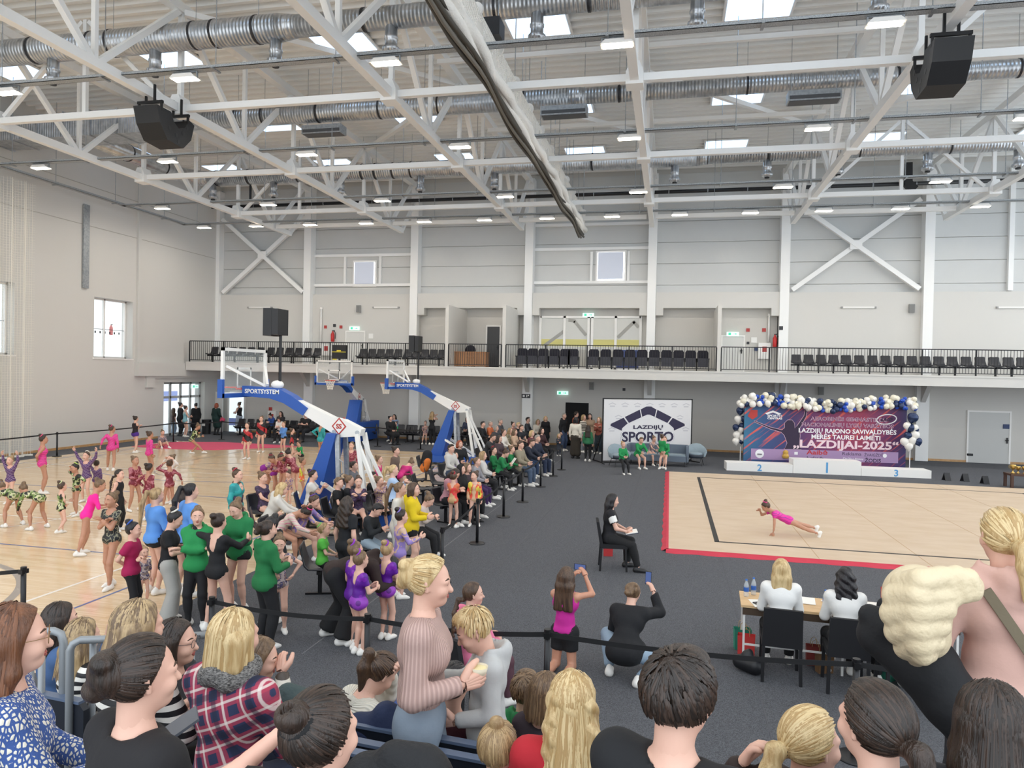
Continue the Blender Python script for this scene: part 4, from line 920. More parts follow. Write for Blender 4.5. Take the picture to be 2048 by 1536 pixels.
# table with cups at the right edge
p = ground(2030, 975); t = thing('side_table', 'dark wooden table with trophies at the right edge', 'table', (p.x+.35, p.y, 0))
M_dw = mat('dark_wood','#4a2f22',.45)
MB().box(-.6,.6,-.3,.3,.42,.48).build('tabletop', M_dw, t)
for x in (-.55,.55):
    for y in (-.25,.25): MB().box(x-.04,x+.04,y-.04,y+.04,0.004,.42).build('leg', M_dw, t)
M_gold = mat('trophy_gold','#d8b66a',.25,.9)
for i, (x, s) in enumerate(((-.45,1.0),(-.25,.8),(-.1,.85),(.08,.7),(.25,.9))):
    tr = thing('trophy', 'golden trophy cup on the dark side table, %s from the left' % ORD[i], 'trophy', (p.x+.35+x, p.y-.05+.1*(i%2), .48), group='trophies'); tr.scale = (s,s,s)
    MB().lathe([(.06,0),(.06,.03),(.02,.06),(.02,.12),(.07,.18),(.09,.26),(.085,.3)], n=14).build('cup', M_gold, tr, True)
    for sg in (-1,1): MB().tube([(sg*.08,0,.27),(sg*.13,0,.25),(sg*.12,0,.19),(sg*.06,0,.17)],.008,5).build('handle', M_gold, tr)
# sofa and armchairs
M_up = mat('upholstery_grey_blue','#66717f',.9,bump=(200,.1)); M_up2 = mat('upholstery_light','#8b9aa3',.9,bump=(200,.1)); M_upd = mat('shell_dark','#3c434d',.6)
a = ground(1262, 933); b = ground(1366, 930); c = (a+b)/2; sw = 2.3
t = thing('sofa', 'grey-blue three-seat sofa in front of the white backdrop', 'sofa', (c.x, c.y+.25, 0), R(-2))
MB().box(-sw/2,sw/2,-.35,.35,.2,.42).build('seat_base', M_up, t)
for i in range(2): MB().box(-sw/2+.06+i*(sw/2-.05),-.02+i*(sw/2-.05),-.36,.25,.42,.47).build('cushion', M_up2, t)
MB().box(-sw/2,sw/2,.25,.38,.2,.82).build('backrest', M_up, t)
for s in (-1,1): MB().box(s*(sw/2)-.05,s*(sw/2)+.05,-.35,.38,.2,.8).build('armrest', M_up, t)
for x in (-1.05,0,1.05):
    for y in (-.3,.3): MB().box(x-.015,x+.015,y-.015,y+.015,.004,.2).build('leg', M_black, t)
def armchair(p, rz, lab):
    t = thing('armchair', lab, 'armchair', p, rz, group='lounge armchairs')
    MB().lathe([(.12,.28),(.3,.3),(.36,.36),(.37,.42),(.3,.44)], n=18).build('seat_shell', M_upd, t, True)
    MB().lathe([(.1,.4),(.3,.42),(.31,.46),(.24,.5)], n=18).build('cushion', M_up2, t, True)
    n = 11; vs = []
    for j in range(2):
        for i in range(n):
            a = R(-25 + 230*i/(n-1)); hh = .55 + .3*max(0, math.sin(a))**1.5
            for z in (.36, hh): vs.append(((.36+.04*j+.06*(z > .4))*math.cos(a), (.36+.04*j+.06*(z>.4))*math.sin(a), z))
    o2 = 2*n; fs = [(2*i,2*i+1,2*i+3,2*i+2) for i in range(n-1)] + [(o2+2*i,o2+2*i+2,o2+2*i+3,o2+2*i+1) for i in range(n-1)] + [(2*i+1,o2+2*i+1,o2+2*i+3,2*i+3) for i in range(n-1)] + [(0,o2,o2+1,1),(2*n-2,2*n-1,o2+2*n-1,o2+2*n-2)]
    MB().add(vs, fs).build('backrest', M_up2, t, True)
    for s in (-1,1):
        for y in (-.22,.22): MB().cyl((s*.22,y,.3),(s*.3,y*1.3,.0),.012,n=6).build('leg', M_black, t)
armchair(ground(1238, 933), R(28), 'blue-grey lounge armchair at the left end of the sofa, in use')
armchair(ground(1390, 930), R(-8), 'empty blue-grey lounge armchair right of the backdrop')
# ================================================================ PEOPLE: implicit-surface figures
def surfnet(xs, ys, zs, G):
    S = G < 0
    n0, n1, n2 = S.shape
    c = S[:-1,:-1,:-1].astype(np.int8)
    tot = np.zeros_like(c)
    for i in (0,1):
        for j in (0,1):
            for k in (0,1): tot += S[i:n0-1+i, j:n1-1+j, k:n2-1+k]
    act = (tot > 0) & (tot < 8)
    I, J, K = np.nonzero(act)
    if len(I) == 0: return np.zeros((0,3)), np.zeros((0,4), int)
    vid = -np.ones(act.shape, np.int32); vid[I,J,K] = np.arange(len(I))
    corners = [(0,0,0),(1,0,0),(0,1,0),(1,1,0),(0,0,1),(1,0,1),(0,1,1),(1,1,1)]
    V = np.stack([G[I+a, J+b, K+d] for a, b, d in corners], 1)
    acc = np.zeros((len(I), 3)); cnt = np.zeros(len(I))
    for a in range(8):
        for b in range(a+1, 8):
            ca, cb = corners[a], corners[b]
            if sum(abs(p-q) for p, q in zip(ca, cb)) != 1: continue
            va, vb = V[:,a], V[:,b]; m = (va < 0) != (vb < 0)
            t = np.where(m, va / np.where(m, va - vb, 1), 0)
            for ax in range(3): acc[:,ax] += np.where(m, ca[ax] + (cb[ax]-ca[ax])*t, 0)
            cnt += m
    acc /= cnt[:,None]
    P = np.empty_like(acc)
    for ax, (cs, idx) in enumerate(((xs, I), (ys, J), (zs, K))):
        P[:,ax] = cs[idx] + acc[:,ax]*(cs[idx+1]-cs[idx])
    Q = []
    e = S[:-1,1:-1,1:-1] != S[1:,1:-1,1:-1]; i, j, k = np.nonzero(e); s = S[i,j+1,k+1]; j = j+1; k = k+1
    q = np.stack([vid[i,j-1,k-1], vid[i,j,k-1], vid[i,j,k], vid[i,j-1,k]], 1); Q.append(np.where(s[:,None], q, q[:,::-1]))
    e = S[1:-1,:-1,1:-1] != S[1:-1,1:,1:-1]; i, j, k = np.nonzero(e); s = S[i+1,j,k+1]; i = i+1; k = k+1
    q = np.stack([vid[i-1,j,k-1], vid[i-1,j,k], vid[i,j,k], vid[i,j,k-1]], 1); Q.append(np.where(s[:,None], q, q[:,::-1]))
    e = S[1:-1,1:-1,:-1] != S[1:-1,1:-1,1:]; i, j, k = np.nonzero(e); s = S[i+1,j+1,k]; i = i+1; j = j+1
    q = np.stack([vid[i-1,j-1,k], vid[i,j-1,k], vid[i,j,k], vid[i-1,j,k]], 1); Q.append(np.where(s[:,None], q, q[:,::-1]))
    return P, np.concatenate(Q)
NA = np.array
class Prim:
    """rounded cone a->b, or ellipsoid (c, axes rows, radii); clip planes [(point, normal)] keep the side n.(p-p0) < 0"""
    def __init__(s, a=None, b=None, ra=0, rb=None, ell=None, k=.02, clip=(), sub=False):
        s.ell = ell; s.k = k; s.clip = clip; s.sub = sub
        if ell is None: s.a = NA(a, float); s.b = NA(b, float); s.ra = ra; s.rb = ra if rb is None else rb
    def grow(s, d, k=None, clip=None):
        p = Prim.__new__(Prim); p.__dict__.update(s.__dict__)
        if s.ell is None: p.ra = s.ra + d; p.rb = s.rb + d
        else: p.ell = (s.ell[0], s.ell[1], s.ell[2] + d)
        if k is not None: p.k = k
        if clip is not None: p.clip = clip
        return p
    def scale_r(s, f, g=None):
        p = Prim.__new__(Prim); p.__dict__.update(s.__dict__); p.ra = s.ra*f; p.rb = s.rb*(f if g is None else g); return p
    def cut(s, t0, t1):
        p = Prim.__new__(Prim); p.__dict__.update(s.__dict__); d = s.b - s.a; u = d/np.linalg.norm(d); c = list(s.clip)
        if t1 < 1: c.append((s.a + d*t1, u))
        if t0 > 0: c.append((s.a + d*t0, -u))
        p.clip = c; return p
    def bounds(s, m):
        if s.ell is None:
            r = max(s.ra, s.rb) + m; return np.minimum(s.a, s.b) - r, np.maximum(s.a, s.b) + r
        c, A, r = s.ell; e = np.sqrt(((A.T*r)**2).sum(1)) + m; return c - e, c + e
    def dist(s, X, Y, Z):
        if s.ell is None:
            d = s.b - s.a; L2 = max(float(d @ d), 1e-9)
            px, py, pz = X - s.a[0], Y - s.a[1], Z - s.a[2]
            t = np.clip((px*d[0] + py*d[1] + pz*d[2])/L2, 0, 1)
            D = np.sqrt((px-t*d[0])**2 + (py-t*d[1])**2 + (pz-t*d[2])**2) - (s.ra + (s.rb-s.ra)*t)
        else:
            c, A, r = s.ell; px, py, pz = X - c[0], Y - c[1], Z - c[2]
            u = [(px*A[i,0] + py*A[i,1] + pz*A[i,2]) for i in range(3)]
            k0 = np.sqrt(sum((u[i]/r[i])**2 for i in range(3))); k1 = np.sqrt(sum((u[i]/r[i]**2)**2 for i in range(3)))
            D = k0*(k0-1)/np.maximum(k1, 1e-6)
        for (p0, n) in s.clip:
            D = np.maximum(D, (X-p0[0])*n[0] + (Y-p0[1])*n[1] + (Z-p0[2])*n[2])
        return D
def axis(lo, hi, h, fine=()):
    if not fine: return np.arange(lo, hi + h, h)
    out = [lo]; x = lo
    while x < hi:
        st = h
        for (a, b, f) in fine:
            if a - h < x < b: st = min(st, f)
        x += st; out.append(x)
    return NA(out)
def polygonize(prims, h, fine=(), clips=()):
    """fine: list of (lo, hi, h) boxes where the grid is refined"""
    M = .02 + h; los, his = zip(*[p.bounds(M) for p in prims if not p.sub])
    lo = np.min(los, 0) - h; hi = np.max(his, 0) + h
    ax = [axis(lo[i], hi[i], h, [(f[0][i], f[1][i], f[2]) for f in fine]) for i in range(3)]
    G = np.full([len(a) for a in ax], 9.0, np.float32)
    for p in prims:
        m = p.k + .02 + 2*h; a, b = p.bounds(m)
        sl = [slice(max(0, np.searchsorted(ax[i], a[i])-1), np.searchsorted(ax[i], b[i])+1) for i in range(3)]
        X = ax[0][sl[0]][:,None,None]; Y = ax[1][sl[1]][None,:,None]; Z = ax[2][sl[2]][None,None,:]
        D = p.dist(X, Y, Z); g = G[sl[0], sl[1], sl[2]]
        if p.sub: G[sl[0], sl[1], sl[2]] = np.maximum(g, -D)
        else:
            k = p.k; hh = np.maximum(k - np.abs(g - D), 0)/k
            G[sl[0], sl[1], sl[2]] = np.minimum(g, D) - hh*hh*k*.25
    for (p0, n) in clips:
        X = ax[0][:,None,None]; Y = ax[1][None,:,None]; Z = ax[2][None,None,:]
        G = np.maximum(G, (X-p0[0])*n[0] + (Y-p0[1])*n[1] + (Z-p0[2])*n[2])
    return surfnet(ax[0], ax[1], ax[2], G)
def np_mesh(name, V, F, mats, tris=None, mi=None):
    me = bpy.data.meshes.new(name); me.vertices.add(len(V)); me.vertices.foreach_set('co', np.asarray(V, np.float32).ravel())
    nq = len(F); nt = 0 if tris is None else len(tris)
    lv = F.ravel() if nt == 0 else np.concatenate([F.ravel(), tris.ravel()])
    me.loops.add(len(lv)); me.loops.foreach_set('vertex_index', lv.astype(np.int32))
    me.polygons.add(nq + nt); st = np.concatenate([np.arange(nq)*4, nq*4 + np.arange(nt)*3]).astype(np.int32)
    me.polygons.foreach_set('loop_start', st)
    me.polygons.foreach_set('use_smooth', np.ones(nq+nt, bool))
    for m in (mats if isinstance(mats, (list,tuple)) else [mats]): me.materials.append(m)
    if mi is not None: me.polygons.foreach_set('material_index', mi.astype(np.int32))
    me.update(calc_edges=True); return me
def unit(v): v = NA(v, float); return v/np.linalg.norm(v)
def rotm(axis_, deg):
    return NA(Matrix.Rotation(R(deg), 3, axis_))
def ik(a, t, l1, l2, pole):
    a = NA(a, float); t = NA(t, float); d = t - a; L = np.linalg.norm(d); mx = (l1 + l2)*.998
    if L > mx: t = a + d/L*mx; d = t - a; L = mx
    L = max(L, abs(l1-l2)+.01); u = d/np.linalg.norm(d)
    x = (l1*l1 - l2*l2 + L*L)/(2*L); hgt = math.sqrt(max(l1*l1 - x*x, 0))
    p = NA(pole, float); p = p - u*(p @ u); p = p/max(np.linalg.norm(p), 1e-6)
    return a + u*x + p*hgt, a + u*L
# arm presets: wrist target (out, fwd, up) in arm lengths from the shoulder, elbow pole (out, fwd, up)
ARM = {'down': ((.14,.04,-.97),(.4,-.8,0)), 'front': ((-.12,.55,-.5),(.5,-.4,-.8)), 'phone': ((-.28,.5,-.34),(.6,-.3,-.8)), 'up': ((.22,.06,.95),(.9,-.2,.2)), 'upout': ((.45,.1,.85),(.7,-.4,0)),
 'hip': ((.16,.06,-.62),(.9,-.5,0)), 'lap': ((-.12,.58,-.62),(.7,-.5,-.5)), 'knee': ((.0,.78,-.55),(.7,-.3,-.5)), 'face': ((-.28,.42,.28),(.6,.2,-.9)), 'chest': ((-.42,.3,-.2),(.8,.0,-.7)), 'cross': ((-.62,.34,-.38),(.6,.2,-.8)),
 'back': ((-.28,-.22,-.7),(.8,-.5,0)), 'head': ((.12,.12,.5),(.9,.1,.2)), 'side': ((.9,.1,-.1),(0,-.3,-.9)), 'fwd': ((-.05,.9,-.2),(.5,-.2,-.8)), 'swingb': ((.3,-.6,-.65),(.3,-.8,0)), 'swingf': ((.1,.5,-.75),(.3,-.8,0)), 'hold': ((-.1,.62,-.12),(.6,-.1,-.9)), 'floor': ((.1,.25,-.96),(.4,-.8,0)), 'clap': ((-.4,.55,-.1),(.7,-.1,-.8)), 'photo': ((-.3,.62,.25),(.7,.1,-.8)), 'bagarm': ((.1,.2,-.75),(.6,-.7,0))}
class Fig:
    """skeleton and body primitives of one person, local frame: +y forward, +x right"""
    def __init__(s, H, pose, hs=None, w=1.0, fem=True):
        s.H = H; hs = hs or (1.0 + max(0, (1.65 - H))*.5); s.hs = hs; s.w = w
        hh = .14*H*hs; s.hh = hh; nb = H - hh - .028*H; s.q = q = nb/.84
        P = pose; th = .245*q; sh = .245*q; s.ankle = ank = .045*q
        hip = P.get('hip', None); hip = .525*q if hip is None else hip
        px, py = P.get('off', (0, 0))
        s.P = NA([px, py, hip])
        Rt = rotm('Z', -P.get('twist0',0)) @ rotm('X', -P.get('lean',0)) @ rotm('Y', P.get('side',0))
        Rc = Rt @ rotm('Z', -P.get('twist',0)) @ rotm('X', -P.get('curl',0))
        Rh = Rc @ rotm('Z', -P.get('hyaw',0)) @ rotm('X', -P.get('hpitch',0)) @ rotm('Y', P.get('hroll',0)) if not P.get('hfree') else rotm('Z', -P.get('hyaw',0)) @ rotm('X', -P.get('hpitch',0)) @ rotm('Y', P.get('hroll',0))
        s.Rt, s.Rc, s.Rh = Rt, Rc, Rh
        u1 = Rt[:,2]; u2 = Rc[:,2]; r1 = Rt[:,0]; r2 = Rc[:,0]; f1 = Rt[:,1]; f2 = Rc[:,1]; s.r2 = r2; s.f2 = f2; s.u2 = u2; s.u1 = u1; s.f1 = f1
        s.waist = s.P + u1*.1*q; s.chest = s.waist + u2*.115*q; s.nb = s.chest + u2*.095*q
        s.S = [s.nb + r2*sg*.098*q*w - u2*.034*q for sg in (-1, 1)]
        s.hj = [s.P + r1*sg*.052*q*w for sg in (-1, 1)]
        # legs
        s.knee = [None]*2; s.ank = [None]*2; s.foot = [None]*2
        fts = P.get('feet', ((0,0),(0,0)))
        for i, sg in enumerate((-1, 1)):
            ft = fts[i]
            tgt = NA([sg*.062*q + sg*ft[0]*q, ft[1]*q, ank + (ft[2]*q if len(ft) > 2 else 0)]) + NA([px if P.get('offall') else 0, 0, 0])
            pole = P.get('kpole', (sg*.12, 1, 0)) if not P.get('kpoles') else P['kpoles'][i]
            s.knee[i], s.ank[i] = ik(s.hj[i], tgt, th, sh, pole)
            fd = P.get('fdir', None); fd = fd[i] if fd else (sg*.18, 1, 0)
            s.foot[i] = unit(fd)
        # arms
        ua, fa = .165*q, .145*q; AL = ua + fa; s.elb = [None]*2; s.wri = [None]*2; arms = P.get('arms', ('down','down'))
        base = Rc if P.get('armrel') else rotm('Z', -P.get('twist0',0) - P.get('twist',0))
        for i, sg in enumerate((-1, 1)):
            a = arms[i]; tg, pl = ARM[a] if isinstance(a, str) else a
            t = s.S[i] + base @ NA([tg[0]*sg, tg[1], tg[2]])*AL; pl = base @ NA([pl[0]*sg, pl[1], pl[2]])
            s.elb[i], s.wri[i] = ik(s.S[i], t, ua, fa, pl)
        s.neck1 = s.nb + u2*.02*q + Rh[:,2]*.03*q
        s.hc = s.nb + u2*.012*q + Rh[:,2]*(hh*.5 + .02*q) + Rh[:,1]*.014*q
        s.k = hh/.225     # head scale
        s.fem = fem; s.build()
    def hp(s, x, y, z): return s.hc + s.Rh @ (NA([x, y, z])*s.k)
    def build(s):
        q, w, u1, u2, r1, r2, f1, f2 = s.q, s.w, s.u1, s.u2, s.Rt[:,0], s.r2, s.f1, s.f2
        T = []
        T.append(Prim(s.P - r1*.042*q*w, s.P + r1*.042*q*w, .06*q, k=.04*q))
        for sg in (-1,1): T.append(Prim(s.P + r1*sg*.04*q*w - f1*.022*q - u1*.012*q, s.P + r1*sg*.038*q*w - f1*.02*q + u1*.01*q, 0.048*q*w, k=.03*q))
        T.append(Prim(s.P, s.waist, .056*q*w, .047*q*w, k=.035*q))
        T.append(Prim(s.waist - r1*.022*q*w, s.waist + r1*.024*q*w, .046*q*w, k=.04*q))
        T.append(Prim(s.waist, s.chest, .047*q*w, .053*q*w, k=.035*q))
        T.append(Prim(s.chest - r2*.042*q*w, s.chest + r2*.042*q*w, .054*q, k=.04*q))
        for i, sg in enumerate((-1,1)): T.append(Prim(s.nb + r2*sg*.022*q - u2*.04*q, s.S[i], .04*q, .031*q, k=.03*q))
        if s.fem and s.H > 1.5:
            for sg in (-1,1): T.append(Prim(s.chest + r2*sg*.04*q + f2*.034*q, s.chest + r2*sg*.042*q + f2*.04*q - u2*.01*q, .034*q, k=.03*q))
        s.torso = T
        s.neckp = [Prim(s.nb - u2*.03*q, s.neck1 + s.Rh[:,2]*.02*q, .036*q*min(1.15, s.hs), .031*q*min(1.15, s.hs), k=.03*q)]
        s.uarm = [Prim(s.S[i], s.elb[i], .029*q*w, .023*q, k=.02*q) for i in (0,1)]
        s.farm = [Prim(s.elb[i], s.wri[i], .0235*q, .016*q, k=.012*q) for i in (0,1)]
        s.thigh = [Prim(s.hj[i], s.knee[i], 0.051*q*w, .033*q, k=.03*q) for i in (0,1)]
        s.shin = [Prim(s.knee[i], s.ank[i], .032*q, .02*q, k=.015*q) for i in (0,1)]
        s.calf = [Prim(s.knee[i]*.72+s.ank[i]*.28, s.knee[i]*.5+s.ank[i]*.5, .033*q, .028*q, k=.02*q) for i in (0,1)]
        s.ftp = [Prim(s.ank[i], s.ank[i] + s.foot[i]*.075*q - NA([0,0,.02*q]), .024*q, .018*q, k=.01*q) for i in (0,1)]
        k = s.k; E = lambda c, r, kk=.02: Prim(ell=(s.hp(*c), s.Rh.T, NA(r)*k), k=kk*k)
        s.cran = E((0,-.008,.018),(.074,.094,.09))
        s.head = [s.cran, E((0,.026,-.045),(.057,.062,.068),.03), E((0,.055,-.088),(.026,.026,.02),.03),
            Prim(s.hp(0,.084,-.005), s.hp(0,.102,-.034), .009*k, .0125*k, k=.012*k)]
        for sg in (-1,1):
            s.head.append(E((sg*.028,.07,.012),(.024,.02,.012),.02)); s.head.append(E((sg*.035,.062,-.035),(.025,.025,.025),.02))
            s.head.append(Prim(s.hp(sg*.077,-.012,.012), s.hp(sg*.074,-.004,-.03), .0125*k, .009*k, k=.004*k))
    def body(s, hide_feet=True):
        return s.torso + s.neckp + s.uarm + s.farm + s.thigh + s.shin + s.calf + ([] if hide_feet else s.ftp) + s.head
    def hand(s, i, curl=35, spread=6, ddir=None, palm=None):
        """five-finger hand as rounded tubes; returns list of (points, radii)"""
        q = s.q; sg = -1 if i == 0 else 1; w = s.wri[i]; d = unit(w - s.elb[i]) if ddir is None else unit(ddir)
        n = s.f2*.3 - s.r2*sg if palm is None else NA(palm, float)      # palm normal: inward by default
        n = n - d*(n @ d); n = unit(n); x = np.cross(d, n)              # x across the palm
        # thumb side should be forward / up
        ref = s.f2 + NA([0,0,.6]);  x = x if x @ ref > 0 else -x
        L = .094*q; out = []
        wd = .4*L
        for f, (ox, ln, bs) in enumerate(((.36,.40,.5),(.13,.46,.53),(-.11,.43,.51),(-.34,.34,.46))):
            p = w + d*L*bs + x*ox*wd; a = spread*(1.2-f*.8); dd = d + x*math.tan(R(a)); dd = unit(dd); pts = [w + d*L*.08 + x*ox*wd*.6, p]; rr = [.16*L, .115*L]; c = 0
            for j, fr in enumerate((.45,.32,.26)):
                c += curl*(.7 if j == 0 else 1); dv = dd*math.cos(R(c)) + n*math.sin(R(c)); p = p + dv*ln*L*fr; pts.append(p); rr.append((.098,.088,.07)[j]*L)
            out.append((pts, rr))
        p = w + d*L*.12 + x*wd*.45; t1 = p + unit(d*.7 + x*.75 + n*.35)*L*.3; t2 = t1 + unit(d + x*.35 + n*.5*(curl/40))*L*.24; t3 = t2 + unit(d + x*.1 + n*.6*(curl/40))*L*.16
        out.append(([w + d*L*.05 + x*wd*.2, p, t1, t2, t3], [.15*L,.16*L,.13*L,.105*L,.08*L]))
        s.palm_c = w + d*L*.5 + n*L*.12
        return out
def tube_np(pts, rr, n=5):
    V = []; F = []; prev = None; m = len(pts)
    for k in range(m):
        d = unit(pts[min(k+1, m-1)] - pts[max(k-1, 0)])
        u = prev if prev is not None else (NA([0,0,1.]) if abs(d[2]) < .9 else NA([0,1.,0]))
        sd = unit(np.cross(d, u)); u = np.cross(sd, d); prev = u
        for i in range(n):
            t = 2*math.pi*i/n; V.append(pts[k] + sd*math.cos(t)*rr[k] + u*math.sin(t)*rr[k])
    V.append(pts[-1] + unit(pts[-1]-pts[-2])*rr[-1]*.7)
    F = [[k*n+i, k*n+(i+1)%n, (k+1)*n+(i+1)%n, (k+1)*n+i] for k in range(m-1) for i in range(n)]
    T = [[(m-1)*n+i, (m-1)*n+(i+1)%n, m*n] for i in range(n)]
    return NA(V), NA(F), NA(T)
# ---- materials for people
SKIN = {'l': mat('skin_light','#e0b5a0',.55,noise=(9,'#d6a692',.5)), 't': mat('skin_tan','#c9947a',.55,noise=(9,'#bd876e',.5)), 'd': mat('skin_stocking','#bf8d72',.5,noise=(9,'#b5836a',.5))}
HAIRC = {'br': ('#3b2a20','#5a4331'), 'db': ('#221913','#3a2b22'), 'bk': ('#121013','#241f22'), 'bl': ('#b0905f','#d6bd8e'), 'lb': ('#8a6f4c','#b5986e'), 'mb': ('#5d4733','#80664b'), 'rd': ('#8a3d22','#a9573a'), 'gy': ('#8d8780','#aaa49b'), 'hl': ('#6d5740','#b59a72'), 'au': ('#54331f','#7a4d31')}
HAIRM = {}
for c_, (a_, b_) in HAIRC.items():
    m = mat('hair_' + c_, a_, .42, noise=(34, b_, .9, (1, 1, .16)), bump=(120, .5, (1,1,.08))); HAIRM[c_] = m
CLO = {}
def cloth(c, rough=.85):
    """hex colour or pattern name -> material"""
    if c in CLO: return CLO[c]
    if c.startswith('#'): m = mat('cloth_' + c[1:], c, rough, bump=(25, .12))
    else:
        base, two, sc, kind = PATS[c]; m = mat('pattern_' + c, base, .5 if kind != 'knit' else .9); N, L, B = nodes_of(m)
        tc = N.new('ShaderNodeTexCoord'); cols = two.split(',')
        if kind in ('blot', 'flame'):
            mp = N.new('ShaderNodeMapping'); L.new(tc.outputs['Object'], mp.inputs[0]); mp.inputs['Scale'].default_value = (1,1,.35 if kind == 'flame' else 1)
            n = N.new('ShaderNodeTexNoise'); n.inputs['Scale'].default_value = sc; n.inputs['Detail'].default_value = 2; L.new(mp.outputs[0], n.inputs['Vector'])
            fac = n.outputs[0]
        elif kind == 'diag':
            mp = N.new('ShaderNodeMapping'); L.new(tc.outputs['Object'], mp.inputs[0]); mp.inputs['Rotation'].default_value = (0, R(35), R(20))
            n = N.new('ShaderNodeTexWave'); n.inputs['Scale'].default_value = sc; n.inputs['Distortion'].default_value = 1.2; n.bands_direction = 'Z'; L.new(mp.outputs[0], n.inputs['Vector']); fac = n.outputs[0]
        elif kind == 'stripe':
            n = N.new('ShaderNodeTexWave'); n.inputs['Scale'].default_value = sc; n.bands_direction = 'Z'; L.new(tc.outputs['Object'], n.inputs['Vector']); fac = n.outputs[0]
        elif kind == 'spot':
            n = N.new('ShaderNodeTexVoronoi'); n.inputs['Scale'].default_value = sc; L.new(tc.outputs['Object'], n.inputs['Vector']); fac = n.outputs['Distance']
        r = N.new('ShaderNodeValToRGB'); r.color_ramp.interpolation = 'CONSTANT'; es = r.color_ramp.elements; es[0].color = lin(base); es[0].position = 0
        lo = {'blot':.46,'flame':.44,'diag':.55,'stripe':.5,'spot':0}[kind]
        if kind == 'spot': es[0].color = lin(cols[0]); es[1].position = .22; es[1].color = lin(base)
        else:
            es[1].position = lo; es[1].color = lin(cols[0])
            for j, c_ in enumerate(cols[1:]):
                e = es.new(min(.98, lo + (.18 if kind == 'diag' else .07)*(j+1))); e.color = lin(c_)
        L.new(fac, r.inputs[0]); L.new(r.outputs[0], B.inputs['Base Color'])
    CLO[c] = m; return m
PATS = {'pinkblk': ('#e43f96','#1b1a1e,#e43f96',4.5,'diag'), 'burg': ('#7a1f30','#b06a72,#7a1f30',7,'blot'), 'greenblk': ('#1a1d18','#6f8a45,#c9c7a0,#1a1d18',9,'blot'), 'blkgold': ('#16181a','#8d8a72,#16181a',14,'blot'), 'purw': ('#4a2363','#cdb9b5,#4a2363',5,'diag'),
 'flame': ('#d9b48c','#e0503a,#e9d24f',7,'flame'), 'flame2': ('#d0a878','#e5433f,#d9734a',6,'flame'), 'rain': ('#d8c0a0','#e46a35,#d7e04a,#6a3a7a',7,'flame'), 'redblk': ('#17161a','#b52e35',.9,'diag'), 'seq': ('#8d7a72','#3e3a6a,#b9aaa8',22,'blot'), 'seqp': ('#c7a489','#5b3a86,#b89a86',16,'blot'), 'purple': ('#7a22a6','#5c1790',7,'blot'), 'purspot': ('#8f3bb2','#5f1f80',6,'spot'),
 'dkpur': ('#2a1a34','#4d3560,#2a1a34',16,'blot'), 'whtpk': ('#d9c9bb','#df3b8c,#d9c9bb',3.2,'diag'), 'lilac': ('#8f78b8','#c9a98f,#8f78b8',6,'blot'), 'teal': ('#1e8a8e','#2aa0a2',8,'blot'), 'gymn': ('#de2f9c','#3d2f86,#de2f9c',3.6,'diag'), 'stripe': ('#e9e5dc','#1c1c1f',5.6,'stripe'), 'stripe2': ('#ddd6c8','#4a4038',4.2,'stripe'), 'camo': ('#cbbfa8','#6d6a55,#8f8468',8,'blot'), 'grn2': ('#1d7a45','#2a9a5a',3,'blot'), 'check': ('#2a2540','#a33a52',4,'blot')}
M_eye = mat('eye_dark','#1d1715',.25); M_eyew = mat('eye_white','#e6dfd8',.3); M_lip = mat('lips','#a8584f',.45)
def head_feature_meshes():
    e = MB()
    for sg in (-1,1): e.sphere((sg*.031,.0755,.002), 0.0135, 8, 6, (1.15,.7,.72))
    e.cur = 1
    for sg in (-1,1): e.sphere((sg*.031,.083,.002), .0072, 8, 6, (1,.5,1))
    eyes = e.mesh('eyes', [M_eyew, M_eye], True)
    b = MB()
    for sg in (-1,1): b.tube([(sg*.014,.088,.022),(sg*.03,.086,.027),(sg*.048,.074,.021)], [.0035,.0042,.002], 5)
    brow = b.mesh('eyebrows', mat('brow','#4a3528',.8), True)
    l = MB().tube([(-.024,.078,-.06),(-.012,.0865,-.0575),(0,.0885,-.059),(.012,.0865,-.0575),(.024,.078,-.06)], [.002,.0055,.006,.0055,.002], 6).tube([(-.02,.08,-.064),(0,.0885,-.0675),(.02,.08,-.064)],[.002,.006,.002],6)
    lips = l.mesh('lips', M_lip, True)
    return eyes, brow, lips
FEAT = head_feature_meshes()
# shoes (unit: figure scale q = 1)
def shoe_mesh(nm, up, so, high=False):
    pr = [Prim((0,-.03,.028),(0,.06,.024),.031,.026,k=.02), Prim((0,.06,.022),(0,.1,.016),.027,.018,k=.02), Prim((0,-.022,.03),(0,-.012,.062),.029,.025,k=.02)]
    V, F = polygonize(pr, .0115, clips=[(NA([0,0,.0]), NA([0,0,-1.]))]); me = np_mesh(nm, V, F, [up, so])
    mi = (V[F].mean(1)[:,2] < .013).astype(np.int32); me.polygons.foreach_set('material_index', mi); return me
SHOES = {'w': shoe_mesh('shoe', mat('shoe_white','#e8e5df',.6), mat('sole_white','#d8d4cc',.6)), 'k': shoe_mesh('shoe', mat('shoe_black','#1a1a1c',.5), mat('sole_dark','#2a2a2c',.6)), 'c': shoe_mesh('shoe', mat('shoe_cream','#d9d1c2',.6), mat('sole_white','#d8d4cc',.6)), 'b': shoe_mesh('shoe', mat('shoe_brown','#6d4a35',.6), mat('sole_dark','#2a2a2c',.6))}
TRI = [0]
def addmesh(name, V, F, m, parent, **kw):
    if len(V) == 0: return None
    TRI[0] += 2*len(F); o = link(name, np_mesh(name, V, F, m), parent, **kw); return o
